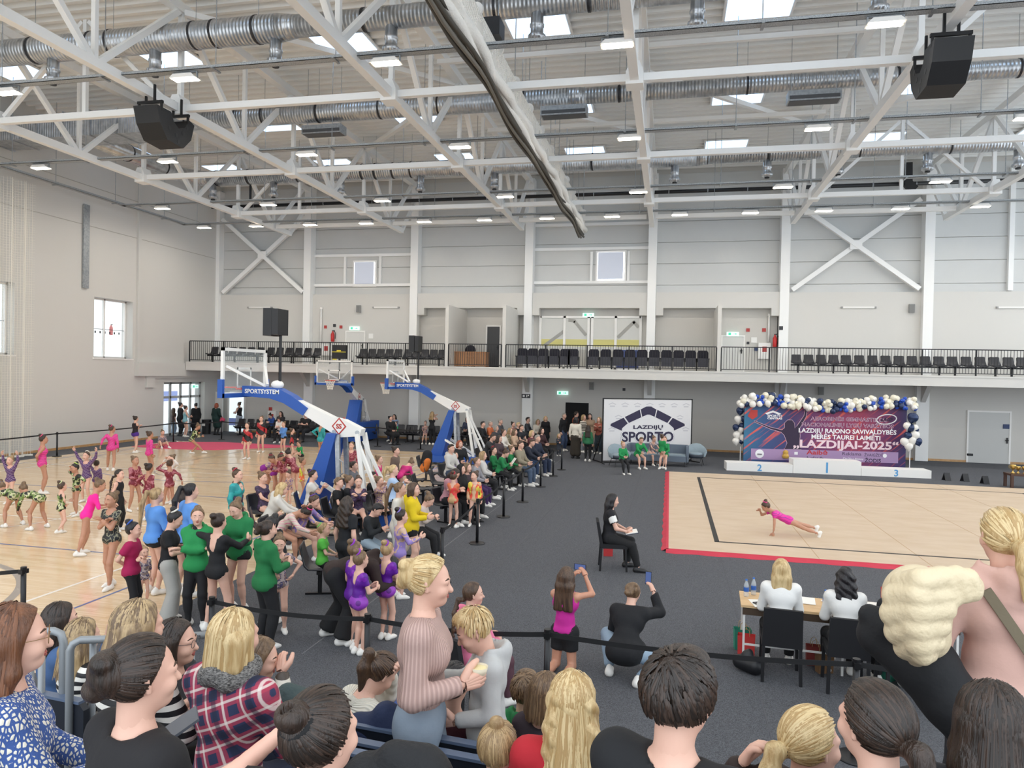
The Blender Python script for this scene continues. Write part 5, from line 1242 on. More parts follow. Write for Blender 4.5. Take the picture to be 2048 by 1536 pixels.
def hair_parts(fg, style, h):
    """returns list of (name, prims, clips) in local frame"""
    k = fg.k; hp = fg.hp; Rh = fg.Rh; E = lambda c, r, kk=.02, **kw: Prim(ell=(hp(*c), Rh.T, NA(r)*k), k=kk*k, **kw)
    ny = lambda v: Rh @ NA(v, float)
    full = style in ('long','bob','longf','wavy','hijab')
    g = .0125 if h < .012 else (.016 if full else .011)
    cap = E((0,-.01,.02),(.074+g,.094+g*.9,.09+g*.9))
    n1 = unit(ny((0,.85,-.5))); cap_clip = [(hp(0,.05,.075), n1)] if not full else [(hp(0,.055,.06), unit(ny((0,.9,-.36))))]
    n2 = unit(ny((0,.35,-.94)))
    cap.clip = cap_clip + ([(hp(0,-.05,-.07), n2)] if not full else [])
    out = [cap]; extra = []
    st = style.split('+')[0]
    if st in ('bun','bunp','topbun','sock'):
        far_ = 1.0 if h < .009 else 1.25
        c = {'bun': (0,-.1,.095), 'bunp': (0,-.075,.12), 'topbun': (0,-.03,.13), 'sock': (0,-.1,.085)}[st]; r = {'bun':.038,'bunp':.037,'topbun':.036,'sock':.046}[st]*far_
        out.append(E(c, (r,r,r*.85), .015)); extra.append(('band', c, r))
        if st == 'sock': out.append(E((0,-.118,.112),(.017,.017,.022),.006, sub=True))
    elif st in ('pony','ponylow','braid','ponylong'):
        z0 = {'pony':.05,'ponylow':-.02,'braid':-.06,'ponylong':.06}[st]; ln = {'pony':.22,'ponylow':.16,'braid':.3,'ponylong':.42}[st]; y0 = -.1
        d = NA([0,0,-1.]); back = -fg.f2; p0 = hp(0,y0,z0); p1 = p0 + (ny((0,-1,.1))*.05*k); pts = [p0, p1]; bk = fg.f2*-1
        p2 = p1 + (back*.42 + d)*ln*.35*k*1.2; p3 = p2 + (d + back*.06)*ln*.7*k*1.2
        rr = {'pony':(.022,.03,.036,.016),'ponylow':(.022,.03,.034,.014),'braid':(.024,.022,.02,.012),'ponylong':(.022,.03,.04,.018)}[st]
        pts = [p0,p1,p2,p3]
        for j in range(3): out.append(Prim(pts[j], pts[j+1], rr[j]*k, rr[j+1]*k, k=.02*k))
        if st == 'braid':
            for j in range(7):
                c = p1 + (p3-p1)*(j+.5)/7; out.append(Prim(c - fg.r2*.008*k, c + fg.r2*.008*k, .02*k, k=.004*k))
        extra.append(('band', (0,y0-.02,z0+.004), .02))
    elif st in ('long','longf','wavy'):
        ln = {'long':.24,'longf':.34,'wavy':.3}[st]; back = -fg.f2; top = hp(0,-.055,.0)
        for sx in (-.05,-.018,.018,.05):
            a = hp(sx*1.15,-.05 - .02*(abs(sx) < .03),.0); b = hp(sx*1.25,-.075,-.1) ; c = a*0 + b + (NA([0,0,-1.]) + back*.12 + fg.r2*sx*2.2)*ln*k*.75
            out.append(Prim(a, b, .045*k, .046*k, k=.03*k)); out.append(Prim(b, c, .046*k, .03*k if st != 'wavy' else .04*k, k=.03*k))
        for sx in (-1,1):
            a = hp(sx*.072,.0,.02); b = hp(sx*.08,.0,-.09); out.append(Prim(a, b, .022*k, .026*k, k=.025*k))
            out.append(Prim(b, b + (NA([0,0,-1.]) + back*.35)*ln*.4*k, .026*k, .022*k, k=.02*k))
    elif st == 'bob':
        for sx in (-.06,-.02,.02,.06):
            a = hp(sx*1.1,-.045,.0); b = hp(sx*1.2,-.055,-.1); out.append(Prim(a, b, .046*k, .04*k, k=.03*k))
        for sx in (-1,1):
            a = hp(sx*.075,.005,.02); b = hp(sx*.078,.012,-.085); out.append(Prim(a, b, .024*k, .024*k, k=.025*k))
    elif st == 'short':
        cap.ell = (cap.ell[0], cap.ell[1], cap.ell[2] - NA([.006,.004,.0])*k); out.append(E((0,.03,.09),(.06,.055,.03),.03, clip=[(hp(0,.085,.06), unit(ny((0,.9,-.4))))]))
    elif st == 'updo':
        out.append(E((0,-.1,.03),(.075,.055,.07),.02)); out.append(E((.03,-.12,.075),(.045,.035,.03),.01)); out.append(E((-.02,-.13,-.02),(.05,.035,.035),.01))
    elif st == 'hijab':
        for sx in (-1,1): out.append(Prim(hp(sx*.06,.0,.0), hp(sx*.05,-.01,-.17), .05*k, .06*k, k=.03*k))
    return out, extra
def strands(fg, style, n, ob, cols, seed, k2=1.0):
    rnd = np.random.RandomState(seed); k = fg.k; C = fg.hp(0,-.01,.02); g = .0155; rad = NA([.074+g,.094+g*.9,.09+g*.9])*k
    st_ = style.split('+')[0]; loose = st_ in ('long','longf','wavy','bob'); short = st_ == 'short'
    dg = unit({'bun':(0,-.75,.66),'bunp':(0,-.6,.8),'topbun':(0,-.2,1),'sock':(0,-.8,.6),'pony':(0,-1,.3),'ponylong':(0,-1,.35),'ponylow':(0,-1,-.4),'braid':(0,-.9,-.75),'updo':(.1,-1,.15)}.get(st_, (0,.15,1)))
    V = []; F = []; MI = []; nc = len(cols); off = 0
    while len(MI) < n*6:
        d = unit(rnd.normal(size=3)); lim = (.62 if not loose else .72)
        if d[1]*.85 - d[2]*.5 > lim - (.32 if loose else .43) or d[2] < (-.62 if not loose else -.3): continue
        pts = []; m = 7; w_ = rnd.uniform(.0025,.0055)*k*k2; lift = 1 + rnd.uniform(0,.03)
        if loose:
            ln = {'long':.24,'longf':.34,'wavy':.3,'bob':.075}[st_]*k*.95*rnd.uniform(.75,1.05); top = unit((rnd.uniform(-.08,.08), .15, 1)); ax = d - top*(d @ top)
            if np.linalg.norm(ax) < .05: continue
            ax = unit(ax)
            if ax[1] > .12: continue
            a0 = math.acos(max(-1,min(1,d @ top))); a1 = R(100); 
            if a0 > a1: continue
            for j in range(4):
                a = a0 + (a1-a0)*j/3; dd = top*math.cos(a) + ax*math.sin(a); pts.append(C + fg.Rh @ (dd*rad*lift))
            o_ = fg.Rh @ unit((ax[0], min(ax[1],.1), 0)); e = pts[-1]; ph = rnd.uniform(0,6)
            for j in range(1,4):
                wob = (.008*math.sin(ph + j*2.0) if st_ == 'wavy' else .003*math.sin(ph+j))*k
                pts.append(e + NA([0,0,-1.])*(ln*.75*j/3 + .09*k*j/3) + (-fg.f2*.1 + o_*.12)*ln*j/3*1.1 + fg.r2*wob)
        else:
            t0 = 0; t1 = rnd.uniform(.35,.8) if not short else None
            tgt = dg if not short else unit((rnd.uniform(-.2,.2), -.45, .9))
            ang = math.acos(max(-1,min(1,d @ tgt)))
            if ang < .15: continue
            for j in range(m):
                if short: a = ang + R(28)*j/(m-1)*rnd.uniform(.9,1.1)
                else: a = ang*(1 - t1*j/(m-1))
                ax = unit(d - tgt*(d @ tgt)); dd = tgt*math.cos(a) + ax*math.sin(a)
                pts.append(C + fg.Rh @ (dd*rad*(lift + (.05*(j/(m-1))**2 if short else 0))))
            if short and (dd[1]*.85 - dd[2]*.5 > .5 or dd[2] < -.65): continue
        cc = rnd.randint(nc); q_ = len(pts); prevs = None
        for j in range(q_):
            tdir = unit(pts[min(j+1,q_-1)] - pts[max(j-1,0)]); nr = unit(pts[j] - C if j < 4 or not loose else (pts[3] - C)); sd = unit(np.cross(tdir, nr)); ww = w_*(1 if j < q_-1 else .25)*(.6 if j == 0 else 1)
            V += [pts[j] - sd*ww, pts[j] + nr*ww*.7, pts[j] + sd*ww]
        for j in range(q_-1):
            b_ = off + 3*j; F += [[b_, b_+1, b_+4, b_+3], [b_+1, b_+2, b_+5, b_+4]]; 
        MI += [cc]*((q_-1)); off += 3*q_
        if len(MI) >= n*6: break
    F = NA(F); mi = np.repeat(NA(MI), 2)[:len(F)]; TRI[0] += 2*len(F)
    o = link('hair_strands', np_mesh('hair_strands', NA(V), F, cols, None, mi), ob); o['kind'] = 'stuff'; return o
def curly(V, amp, k):
    return V + amp*np.stack([np.sin(V[:,2]*k + V[:,1]*k*.7), np.sin(V[:,0]*k + V[:,2]*k*1.3), np.sin(V[:,1]*k + V[:,0]*k)], 1)
POSES = {
 'stand': {}, 'walk': {'feet': ((0,.13),(0,-.12,.02)), 'arms': ('swingb','swingf')},
 'sit': {'sit': 1, 'arms': ('lap','lap')}, 'sitfwd': {'sit': 1, 'lean': 24, 'arms': ('knee','knee'), 'hpitch': -8}, 'sitphone': {'sit': 1, 'lean': 12, 'arms': ('phone','phone'), 'hpitch': 26}, 'sitclap': {'sit': 1, 'lean': 4, 'arms': ('clap','clap')},
 'floorsit': {'hip': .075, 'feet': ((.02,.42),(.06,.36)), 'kpoles': ((-.2,.3,1),(.2,.3,1)), 'arms': ('lap','lap'), 'lean': 12},
}
def person(label, loc, face, H=1.5, pose='stand', px=None, top=None, bot=None, hair=('bun','br'), skin='l', shoes='w', group=None, vox=None, w=None, fem=True, glasses=None, feat=None, extra=None, curl=(30,30), seat=.45, fine=None, only_upper=False, curlh=0, sleeves=None, handdir=(None,None), hs=None):
    """top=(kind, colour[, ...]); bot=(kind, colour). kinds: leo, tee, tank, long, hood, coat | legs, pants, wide, shorts, skirt"""
    w = w or (.9 if H < 1.62 else .96)
    P = dict(POSES[pose]) if isinstance(pose, str) else dict(pose)
    if 'base' in P: b_ = dict(POSES[P.pop('base')]); b_.update(P); P = b_
    q0 = (H - 0.14*H*(hs or (1.0 + max(0, (1.65 - H))*.5)) - .028*H)/.84
    if P.get('sit'):
        P['hip'] = seat + .065*q0; fy = .25 + P.get('reach', 0); P.setdefault('feet', ((.02,fy),(.02,fy)))
        fz = P.get('footz')
        if seat > .47*q0*.6 + .2 or fz is not None:      # feet dangling for small children on high seats
            P['feet'] = tuple((f[0], f[1], fz if fz is not None else max(0, seat/q0 - .26)) for f in P['feet'])
        P.setdefault('kpoles', ((-.1,.6,1),(.1,.6,1)))
    elif 'hip' in P and P['hip'] is not None: P['hip'] = P['hip']*q0
    fg = Fig(H, P, hs, w, fem)
    L = Vector(loc); dist = (Vector((L.x, L.y, L.z + H*.6)) - Vector((0,0,EYE))).length
    h = vox or (.036 if dist > 24 else .03 if dist > 15 else .0225 if dist > 9.5 else .019 if dist > 5 else .017)
    hf = fine or h*(.42 if dist < 5 else .52); off = .006 + h*.12
    hb = (fg.hc - .13*fg.k, fg.hc + .13*fg.k, hf)
    M = SKIN[skin]
    prims = fg.body(shoes is not None)
    if only_upper: prims = fg.torso + fg.neckp + fg.uarm + fg.farm + fg.head + [p.cut(0,.5) for p in fg.thigh]
    fines = [hb]
    nh = len(fg.head); V, F = polygonize(prims[:-nh] if not only_upper else [p for p in prims if p not in fg.head], h*(1.5 if (top and top[0] in ('long','hood','coat') and bot and bot[0] in ('pants','wide','legs')) else 1.0))
    V2, F2 = polygonize(fg.neckp + fg.head, hf); F = np.concatenate([F, F2 + len(V)]); V = np.concatenate([V, V2])
    gs = min(1.0, fg.q/1.62)
    # hands appended to the same body mesh
    Vs = [V]; Fs = [F]; Ts = []; o = len(V); palms = []
    for i in (0,1):
        for (pts, rr) in fg.hand(i, curl[i], ddir=handdir[i]):
            a, b, c = tube_np(pts, rr, 5 if dist > 9 else 8); Vs.append(a); Fs.append(b + o); Ts.append(c + o); o += len(a)
        palms.append(fg.palm_c.copy())
    V = np.concatenate(Vs); F = np.concatenate(Fs); T = np.concatenate(Ts); TRI[0] += 2*len(F) + len(T)
    ob = link('person', np_mesh('person_body', V, F, M, T), None, loc, R(-face), label, 'person', group)
    fg.palms = palms
    up = unit(fg.u2); dn = -up
    # ---- lower garment
    hips = fg.torso[:4]
    wl = fg.waist + fg.u1*.012*fg.q
    if bot:
        kind, col = bot[0], bot[1]; mm = cloth(col)
        tclip = [(wl, fg.u1)]
        if kind == 'legs': pr = [p.grow(off, clip=tclip) for p in hips] + [p.grow(off) for p in fg.thigh + fg.shin + fg.calf]
        elif kind == 'pants': pr = [p.grow(off+.004, clip=tclip) for p in hips] + [p.grow(off+.012) for p in fg.thigh] + [p.grow(off+.015).cut(0,.93) for p in fg.shin] + [p.grow(off+.007) for p in fg.calf]
        elif kind == 'wide': pr = [p.grow(off+.005, clip=tclip) for p in hips] + [p.grow(off+.022) for p in fg.thigh] + [Prim(s_.a, s_.b, s_.ra+.03, s_.rb+.055+.02*fg.q, k=.02).cut(0,.97) for s_ in fg.shin]
        elif kind == 'shorts': t_ = bot[2] if len(bot) > 2 else .45; pr = [p.grow(off+.004, clip=tclip) for p in hips] + [p.grow(off+.012).cut(0,t_) for p in fg.thigh]
        elif kind == 'skirt':
            ln = bot[2] if len(bot) > 2 else .3; kc = (fg.knee[0]+fg.knee[1])/2; ac = (fg.ank[0]+fg.ank[1])/2
            e_ = kc if ln < .35 else kc*.35 + ac*.65
            pr = [p.grow(off+.012, clip=tclip) for p in hips] + [Prim(fg.P - fg.Rt[:,0]*.03*fg.q*sg, e_ - fg.Rt[:,0]*.055*fg.q*sg, .07*fg.q*w+off, .085*fg.q, k=.05).cut(0,1.02 if ln >= .35 else .9) for sg in (-1,1)]
        if only_upper: pr = pr[:4] + [p.grow(off+.016).cut(0,.55) for p in fg.thigh]
        a, b = polygonize(pr, h*(1.5 if dist < 4.6 and P.get('sit') else 1)); addmesh({'legs':'leggings','pants':'trousers','wide':'trousers','shorts':'shorts','skirt':'skirt'}[kind], a, b, mm, ob)
    # ---- upper garment
    if top:
        kind, col = top[0], top[1]; mm = cloth(col); clips = []
        tor = fg.torso
        if kind == 'leo':
            sl = top[2] if len(top) > 2 else 1.0; cutb = top[3] if len(top) > 3 else None
            pr = [p.grow(off) for p in tor]
            if sl > 0: pr += [p.grow(off).cut(0, min(1, sl*2)) for p in fg.uarm]
            if sl > .5: pr += [p.grow(off).cut(0, .95) for p in fg.farm]
            nk = fg.nb + fg.f2*.05*fg.q; pr.append(Prim(nk + fg.u2*.03*fg.q, nk + fg.u2*.0*fg.q, .05*fg.q, sub=True))
            pr.append(Prim(fg.nb, fg.nb + fg.u2*.08*fg.q, .055*fg.q, sub=True))
            if cutb: bk = fg.nb - fg.f2*.075*fg.q; pr += [Prim(bk + fg.u2*.02*fg.q, bk - fg.u2*cutb*fg.q, .058*fg.q, .012*fg.q, sub=True)]
            if sl == 0:
                pr = pr + [Prim(fg.S[i] + fg.r2*(i*2-1)*.02*fg.q, fg.S[i] + fg.u2*.03*fg.q + fg.r2*(i*2-1)*.02*fg.q, .045*fg.q, sub=True) for i in (0,1)]
            a, b = polygonize(pr, h); addmesh('leotard', a, b, mm, ob)
        else:
            g = {'tee':.013,'tank':.006,'long':.014,'hood':.016,'coat':.024,'crop':.006}[kind]*gs + off; ex = .45 if kind == 'hood' else .2
            hem = fg.P + fg.u1*({'tee':-.03,'tank':.02,'long':-.02,'hood':-.05,'coat':-.06,'crop':.09}[kind])*fg.q
            if kind == 'long' and len(top) > 2: hem = fg.P + fg.u1*top[2]*fg.q
            pr = [p.grow(g, k=.035*fg.q, clip=[(hem, -fg.u1)]) for p in tor]
            if kind in ('tee',): pr += [p.grow(g+.006).cut(0,.62) for p in fg.uarm]
            if kind in ('long','hood','coat'): pr += [p.grow(g*.85) for p in fg.uarm] + [p.grow(g*.8).cut(0,.97) for p in fg.farm]
            if kind in ('tank',): pr += [Prim(fg.S[i] + fg.r2*(i*2-1)*.022*fg.q, fg.S[i] + fg.u2*.05*fg.q + fg.r2*(i*2-1)*.03*fg.q, .05*fg.q, sub=True) for i in (0,1)]
            if kind == 'hood':
                bk = fg.nb - fg.f2*.055*fg.q + fg.u2*.01*fg.q
                for sg in (-1,1): pr += [Prim(bk + fg.r2*sg*.05*fg.q + fg.f2*.05*fg.q + fg.u2*.012*fg.q, bk, .026*fg.q, .034*fg.q, k=.02*fg.q), Prim(bk, bk - fg.u2*.05*fg.q + fg.r2*sg*.015*fg.q, .034*fg.q, .03*fg.q, k=.02*fg.q)]
            if kind == 'coat':
                hc_ = (fg.knee[0]+fg.knee[1])/2; ln = top[2] if len(top) > 2 else .0
                if ln: pr += [Prim(fg.P - fg.Rt[:,0]*.03*fg.q*sg, fg.P*(1-ln) + hc_*ln - fg.Rt[:,0]*.05*fg.q*sg, .075*fg.q+g*.6, .09*fg.q, k=.05).cut(0,1.0) for sg in (-1,1)]
            pr.append(Prim(fg.nb + fg.u2*.022*fg.q, fg.nb + fg.u2*.2*fg.q, .046*fg.q, .2*fg.q, sub=True))
            if only_upper and kind == 'x': pass
            a, b = polygonize(pr, h); nm = {'tee':'tshirt','tank':'vest_top','long':'sweater','hood':'hoodie','coat':'coat','crop':'crop_top'}[kind]
            tob = addmesh(nm, a, b, mm, ob)
            if len(top) > 3 and top[3] and tob: pass
    # ---- shoes
    if shoes and not only_upper:
        for i in (0,1):
            so = link('shoe', SHOES[shoes], ob); d = fg.foot[i]; z = NA([0,0,1.]); z = z - d*(z @ d)
            z = unit(z) if np.linalg.norm(z) > .2 else unit(NA(fg.shin[i].a - fg.shin[i].b)); x = np.cross(d, z)
            s_ = fg.q*.92; p_ = fg.ank[i] - z*fg.ankle
            so.matrix_basis = Matrix(((x[0]*s_, d[0]*s_, z[0]*s_, p_[0]), (x[1]*s_, d[1]*s_, z[1]*s_, p_[1]), (x[2]*s_, d[2]*s_, z[2]*s_, p_[2]), (0,0,0,1)))
            TRI[0] += 400
    # ---- hair
    if hair:
        hst, hcol = hair[0], hair[1]
        prs, ex_ = hair_parts(fg, hst, hf); a, b = polygonize(prs, hf*(1.25 if dist > 9.5 else 1.15), ())
        if curlh or hst == 'wavy': a = curly(a, .006, 55)
        hm = HAIRM[hcol] if hcol in HAIRM else cloth(hcol)
        ho = addmesh('headscarf' if hst == 'hijab' else 'hair', a, b, hm, ob)
        if len(hair) > 2 and ex_:
            _, c, r = ex_[0]; cc = fg.hp(*c); nrm = unit(fg.Rh @ NA([0,-.75,.65])) if 'bun' in hst or hst == 'sock' else unit(fg.Rh @ NA([0,-1,.1]))
            base = cc - nrm*r*fg.k*.55 if ('bun' in hst or hst == 'sock') else cc
            u_ = unit(np.cross(nrm, NA([.3,.2,.9]))); v_ = np.cross(nrm, u_); rr = r*fg.k*(1.0 if ('bun' in hst or hst=='sock') else 1.15)
            MB().tube([Vector(base + (u_*math.cos(t) + v_*math.sin(t))*rr) for t in np.linspace(0, 2*math.pi, 13)[:-1]], r*fg.k*.27, 6, closed=True).build('hair_band', cloth(hair[2]), ob, True)
        if dist < 6.5 and hst != 'hijab':
            a_, b_ = HAIRC[hcol]; cs = [HAIRM[hcol], mat('strand_' + hcol + '_a', a_, .4), mat('strand_' + hcol + '_b', b_, .38)]
            strands(fg, hst, 620 if dist < 3.6 else 300, ob, cs, int(abs(L.x)*100) + 1)
    # ---- face
    if feat is None:
        fw = CAMR.transposed() @ (Matrix.Rotation(R(-face), 3, 'Z') @ Vector(fg.Rh[:,1])); to = (Vector((0,0,EYE)) - L).normalized(); fd = Matrix.Rotation(R(-face), 3, 'Z') @ Vector(fg.Rh[:,1])
        feat = fd.dot(to) > -.35
    if feat:
        A = fg.Rh*fg.k; c = fg.hc; mm = Matrix(((A[0,0],A[0,1],A[0,2],c[0]),(A[1,0],A[1,1],A[1,2],c[1]),(A[2,0],A[2,1],A[2,2],c[2]),(0,0,0,1)))
        for me, nm in zip(FEAT, ('eyes','eyebrows','lips')):
            fo = link(nm, me, ob); fo.matrix_basis = mm
        if glasses:
            gm_ = MB()
            for sg in (-1,1):
                gm_.tube([(sg*.033+.024*math.cos(t), .098, .0+.02*math.sin(t)) for t in np.linspace(0, 2*math.pi, 15)[:-1]], .0014, 5, closed=True)
                gm_.tube([(sg*.056,.096,.006),(sg*.076,.06,.008),(sg*.08,-.005,.006)], .0014, 5)
            gm_.tube([(-.01,.1,.004),(.0,.102,.008),(.01,.1,.004)], .0014, 5)
            go = gm_.build('glasses', cloth(glasses), ob); go.matrix_basis = mm
    ob['_'] = 0; del ob['_']
    return ob, fg
# ================================================================ WHO STANDS WHERE
def st(fx, fy, hy, face, top, bot, hair, label, pose='stand', H=None, **kw):
    """standing person: foot pixel, head-top pixel"""
    p = ground(fx, fy); zc = proj(p)[2]; H = H or (fy - hy)*zc/FPX
    return person('person ' + label, p, face, H, pose, top=top, bot=bot, hair=hair, **kw)
def si(hx, hy, face, top, bot, hair, label, H=1.65, pose='sit', seat=.45, z=0.0, Y=None, **kw):
    """seated person: head-top pixel"""
    P = POSES[pose] if isinstance(pose, str) else pose
    if 'base' in P: P = {**POSES[P['base']], **P}
    hs = kw.get('hs') or (1.0 + max(0, (1.65 - H))*.5); hh = .14*H*hs; q = (H - hh - .028*H)/.84
    le = R(P.get('lean', 0) + P.get('curl', 0)*.6); hip = seat + .065*q if P.get('sit') else P['hip']*q
    up = .31*q; hd = .028*H + hh
    zt = z + hip + (up + hd*.9)*math.cos(le) + hd*.1; fo = (up + hd*.7)*math.sin(le)
    d = ray(hx, hy); t = (zt - EYE)/d.z; f = R(face)
    p = Vector((d.x*t - math.sin(f)*fo, d.y*t - math.cos(f)*fo, z))
    if p.y > 34.1: p.x *= 34.1/p.y; p.y = 34.1
    return person('person ' + label, p, face, H, pose, top=top, bot=bot, hair=hair, seat=seat, **kw)
K = '#1a1a1d'
# ---- far doorway and far side of the court
G1 = 'people by the far left doors'
st(346,871,816,10,('tee','#3a2a28'),('pants','#7b90a8'),('long','br'),'with long brown hair and jeans facing the glass doors',group=G1,w=.9)
st(360,872,805,40,('coat','#191a1e',.9),('pants',K),('bun','bk'),'in a long black coat standing left of the turquoise leotard by the glass doors',pose={'arms':('chest','down')},group=G1,shoes='k')
st(370,874,811,30,('leo','#86b5bd',0,.12),None,('bun','db'),'in a pale turquoise open-back leotard near the glass doors',pose={'arms':('front','front')},group=G1)
st(391,869,806,-60,('coat','#15161a',1.0),('pants',K),('bun','bk'),'in a black coat at the right half of the glass doors',group=G1,shoes='k')
st(402,862,806,-30,('hood','#22232a'),('pants',K),('bun','db'),'in dark clothes half hidden at the right side of the glass doors',group=G1,shoes='k')
o_gc,f_gc=st(432,870,806,15,('coat','#18322f',.95),('legs','#232326'),('bob','rd'),'in a dark green coat carrying a pink bag',pose={'arms':('down','bagarm')},group=G1,shoes='k',w=1.15)
st(478,866,804,-80,('tank','#1d1d22'),('pants','#b9c6d6'),('bun','br'),'in white jeans standing in the sunlit doorway',pose={'arms':('front','front')},group=G1)
st(383,908,830,60,('leo','greenblk',1),None,('bunp','mb'),'lunging sideways in a black and green leotard on the pink mat',pose={'hip':.42,'lean':22,'feet':((.02,-.02),(-.1,.34)),'arms':('chest','front')},H=1.42,skin='d')
G2 = 'gymnasts warming up on the court'
st(270,906,840,15,('tank','#241d22'),('shorts','#4b2a86',.22),('bun','db'),'in a black top and purple briefs walking by the left wall',pose={'arms':('chest','cross'),'feet':((0,.1),(0,-.06))},H=1.5,group=G2)
si(325,860,120,('leo','seq',1),None,('bun','mb'),'sitting on the floor at the left corner of the pink mat',1.4,'floorsit',group=G2)
st(222,943,851,-35,('leo','pinkblk',1,.1),None,('bunp','br','#d83a7a'),'in a pink and black leotard striding left along the wall side',pose={'arms':('swingb','down'),'hyaw':60,'feet':((.02,.12),(0,-.16,.03))},group=G2,skin='d')
st(298,952,862,25,('leo','pinkblk',1,.06),None,('bun','br'),'in a pink and black leotard standing behind the two burgundy leotards',pose={'arms':('front','down')},group=G2,skin='d')
st(84,988,870,40,('leo','pinkblk',0,.12),None,('bunp','db','#d8557a'),'in a pink leotard with its back turned near the left edge',pose={'arms':('down','back')},group=G2,skin='d')
st(20,1008,912,165,('leo','purw',1),None,('bun','lb'),'with both arms raised at the left edge in a purple and white leotard',pose={'arms':('up','up')},group=G2)
st(172,1004,903,170,('leo','purw',1),None,('bunp','br','#e9e3d8'),'with arms spread high behind the black and green leotard',pose={'arms':('upout','upout')},group=G2)
st(192,998,920,-30,('leo','purw',1),None,('bun','db'),'partly hidden with one raised arm behind the waving gymnasts',pose={'arms':('up','down')},group=G2)
st(152,1031,926,200,('leo','greenblk',.5),None,('bunp','bk','#b9d06a'),'in a black and green leotard with a hand at the forehead',pose={'arms':('hip','head'),'hpitch':12,'feet':((.06,.05),(.06,-.05))},group=G2,skin='d')
bend = {'lean':72,'curl':14,'arms':((.0,.55,-.7),(.6,-.4,0)),'hpitch':-25}
bend = {'lean':70,'curl':12,'arms':(((.05,.35,-.88),(.6,-.6,0)),((.05,.35,-.88),(.6,-.6,0))),'hpitch':-38,'feet':((.08,.0),(.08,.0)),'hip':.5}
st(28,1052,985,-75,('leo','greenblk',1),None,('bunp','mb','#2d5aa0'),'bending forward with hands on knees at the very left edge',pose=bend,H=1.32,group=G2,skin='d')
st(78,1058,985,-80,('leo','greenblk',1),None,('bun','mb'),'bending forward with hands on knees right of another bending gymnast',pose=bend,H=1.34,group=G2,skin='d')
st(122,1068,963,20,('leo','greenblk',.0,.08),None,('bunp','br','#c9cf9a'),'small with back turned in a black and yellow leotard',pose={'arms':('front','hip'),'feet':((.0,.05),(.05,-.12,.05))},group=G2)
st(236,1062,938,80,('tank',K),('legs',K),('braid','db'),'with a long dark braid in a black tank top',group=G2)
st(268,1022,912,100,('leo','burg',1),None,('bun','mb'),'in a burgundy leotard facing right, left of the open-back burgundy leotard',pose={'arms':('front','front'),'feet':((.03,.04),(.03,-.03))},group=G2,skin='d')
st(296,1042,926,10,('leo','burg',.6,.14),None,('bun','db'),'in a burgundy open-back leotard with back turned',pose={'arms':('hip','down')},group=G2,skin='d')
st(342,1008,909,200,('leo','#d9cfc6',1),None,('bun','mb'),'with hands behind the head standing behind a burgundy leotard',pose={'arms':('head','head')},group=G2)
st(338,1018,919,-60,('leo','burg',1),None,('bun','br'),'in a burgundy leotard with an arm raised to the brow',pose={'arms':('head','swingb'),'feet':((.03,.06),(.03,-.06))},group=G2,skin='d')
st(172,1108,972,45,('leo','#f0289a',.5),None,('bun','mb'),'in a bright pink short-sleeved leotard leaning forward',pose={'lean':20,'arms':('front','front'),'feet':((.0,-.05),(.06,-.1))},H=1.42,group=G2,skin='d')
st(222,1176,984,185,('leo','blkgold',.25),None,('bun','mb'),'in a black sequinned leotard with arms folded to the shoulders facing the camera',pose={'arms':('chest','chest'),'feet':((-.02,.06),(.0,-.06))},group=G2,skin='d')
st(494,919,845,180,('leo','redblk',1),None,('bun','br'),'in a red and black leotard standing at the right tip of the pink mat',pose={},group=G2)
st(522,905,832,170,('leo','redblk',1),None,('bun','mb'),'in a red and black leotard standing behind its twin near the far belt',group=G2)
st(567,906,843,190,('long','#5f8fd0'),('shorts',K,.12),('bun','mb'),'in a light blue jacket fastening a sleeve on the far court',pose={'arms':('cross','front')},group=G2)
st(583,917,856,60,('leo','redblk',1,.1),None,('bun','br'),'in a black leotard with red side seen from behind',pose={'arms':('front','down')},group=G2)
si(598,882,210,('tee','#2a9a5a'),('shorts',K,.3),('bun','br'),'in a green shirt sitting on the far court floor',1.2,'floorsit',group=G2)
st(641,920,840,10,('leo','teal',1,.16),None,('bunp','db'),'in a teal open-back leotard near the blue hoop base',pose={'arms':('hip','down')},group=G2,skin='d')
st(702,972,884,170,('leo','burg',1),None,('bun','mb'),'in a burgundy leotard seen between the legs of the nearest hoop',group=G2)
huddle = {'lean':55,'curl':18,'hpitch':-10,'arms':('front','front'),'hip':.5}
st(528,985,915,75,('leo','seqp',1),('shorts','#8a2a8e',.1),('bunp','br','#a03048'),'bending low into the huddle with purple briefs',pose=huddle,H=1.42,group=G2,skin='d')
st(547,990,903,80,('leo','seqp',1),('shorts','#8a2a8e',.12),('bunp','br','#a03048'),'standing in the huddle with a glittery beige leotard and purple briefs',pose={'lean':14,'arms':('front','front'),'hpitch':25},group=G2,skin='d')
st(567,993,910,200,('leo','burg',1),None,('bunp','br','#a03048'),'leaning into the middle of the huddle',pose={'lean':38,'curl':10,'arms':('front','front')},H=1.38,group=G2,skin='d')
st(590,990,914,-70,('leo','burg',1),None,('bun','db'),'leaning left at the right side of the huddle',pose={'lean':34,'arms':('front','front')},H=1.36,group=G2)
st(603,1002,914,60,('leo','rain',.0),None,('bun','mb'),'in an orange and lime flame leotard beside the huddle',pose={'arms':('down','front')},group=G2,skin='d')
st(578,1012,940,190,('leo','seqp',1),None,('bun','br'),'with head bowed right of the seated dark leotard',pose={'hpitch':20,'arms':('front','front')},group=G2)
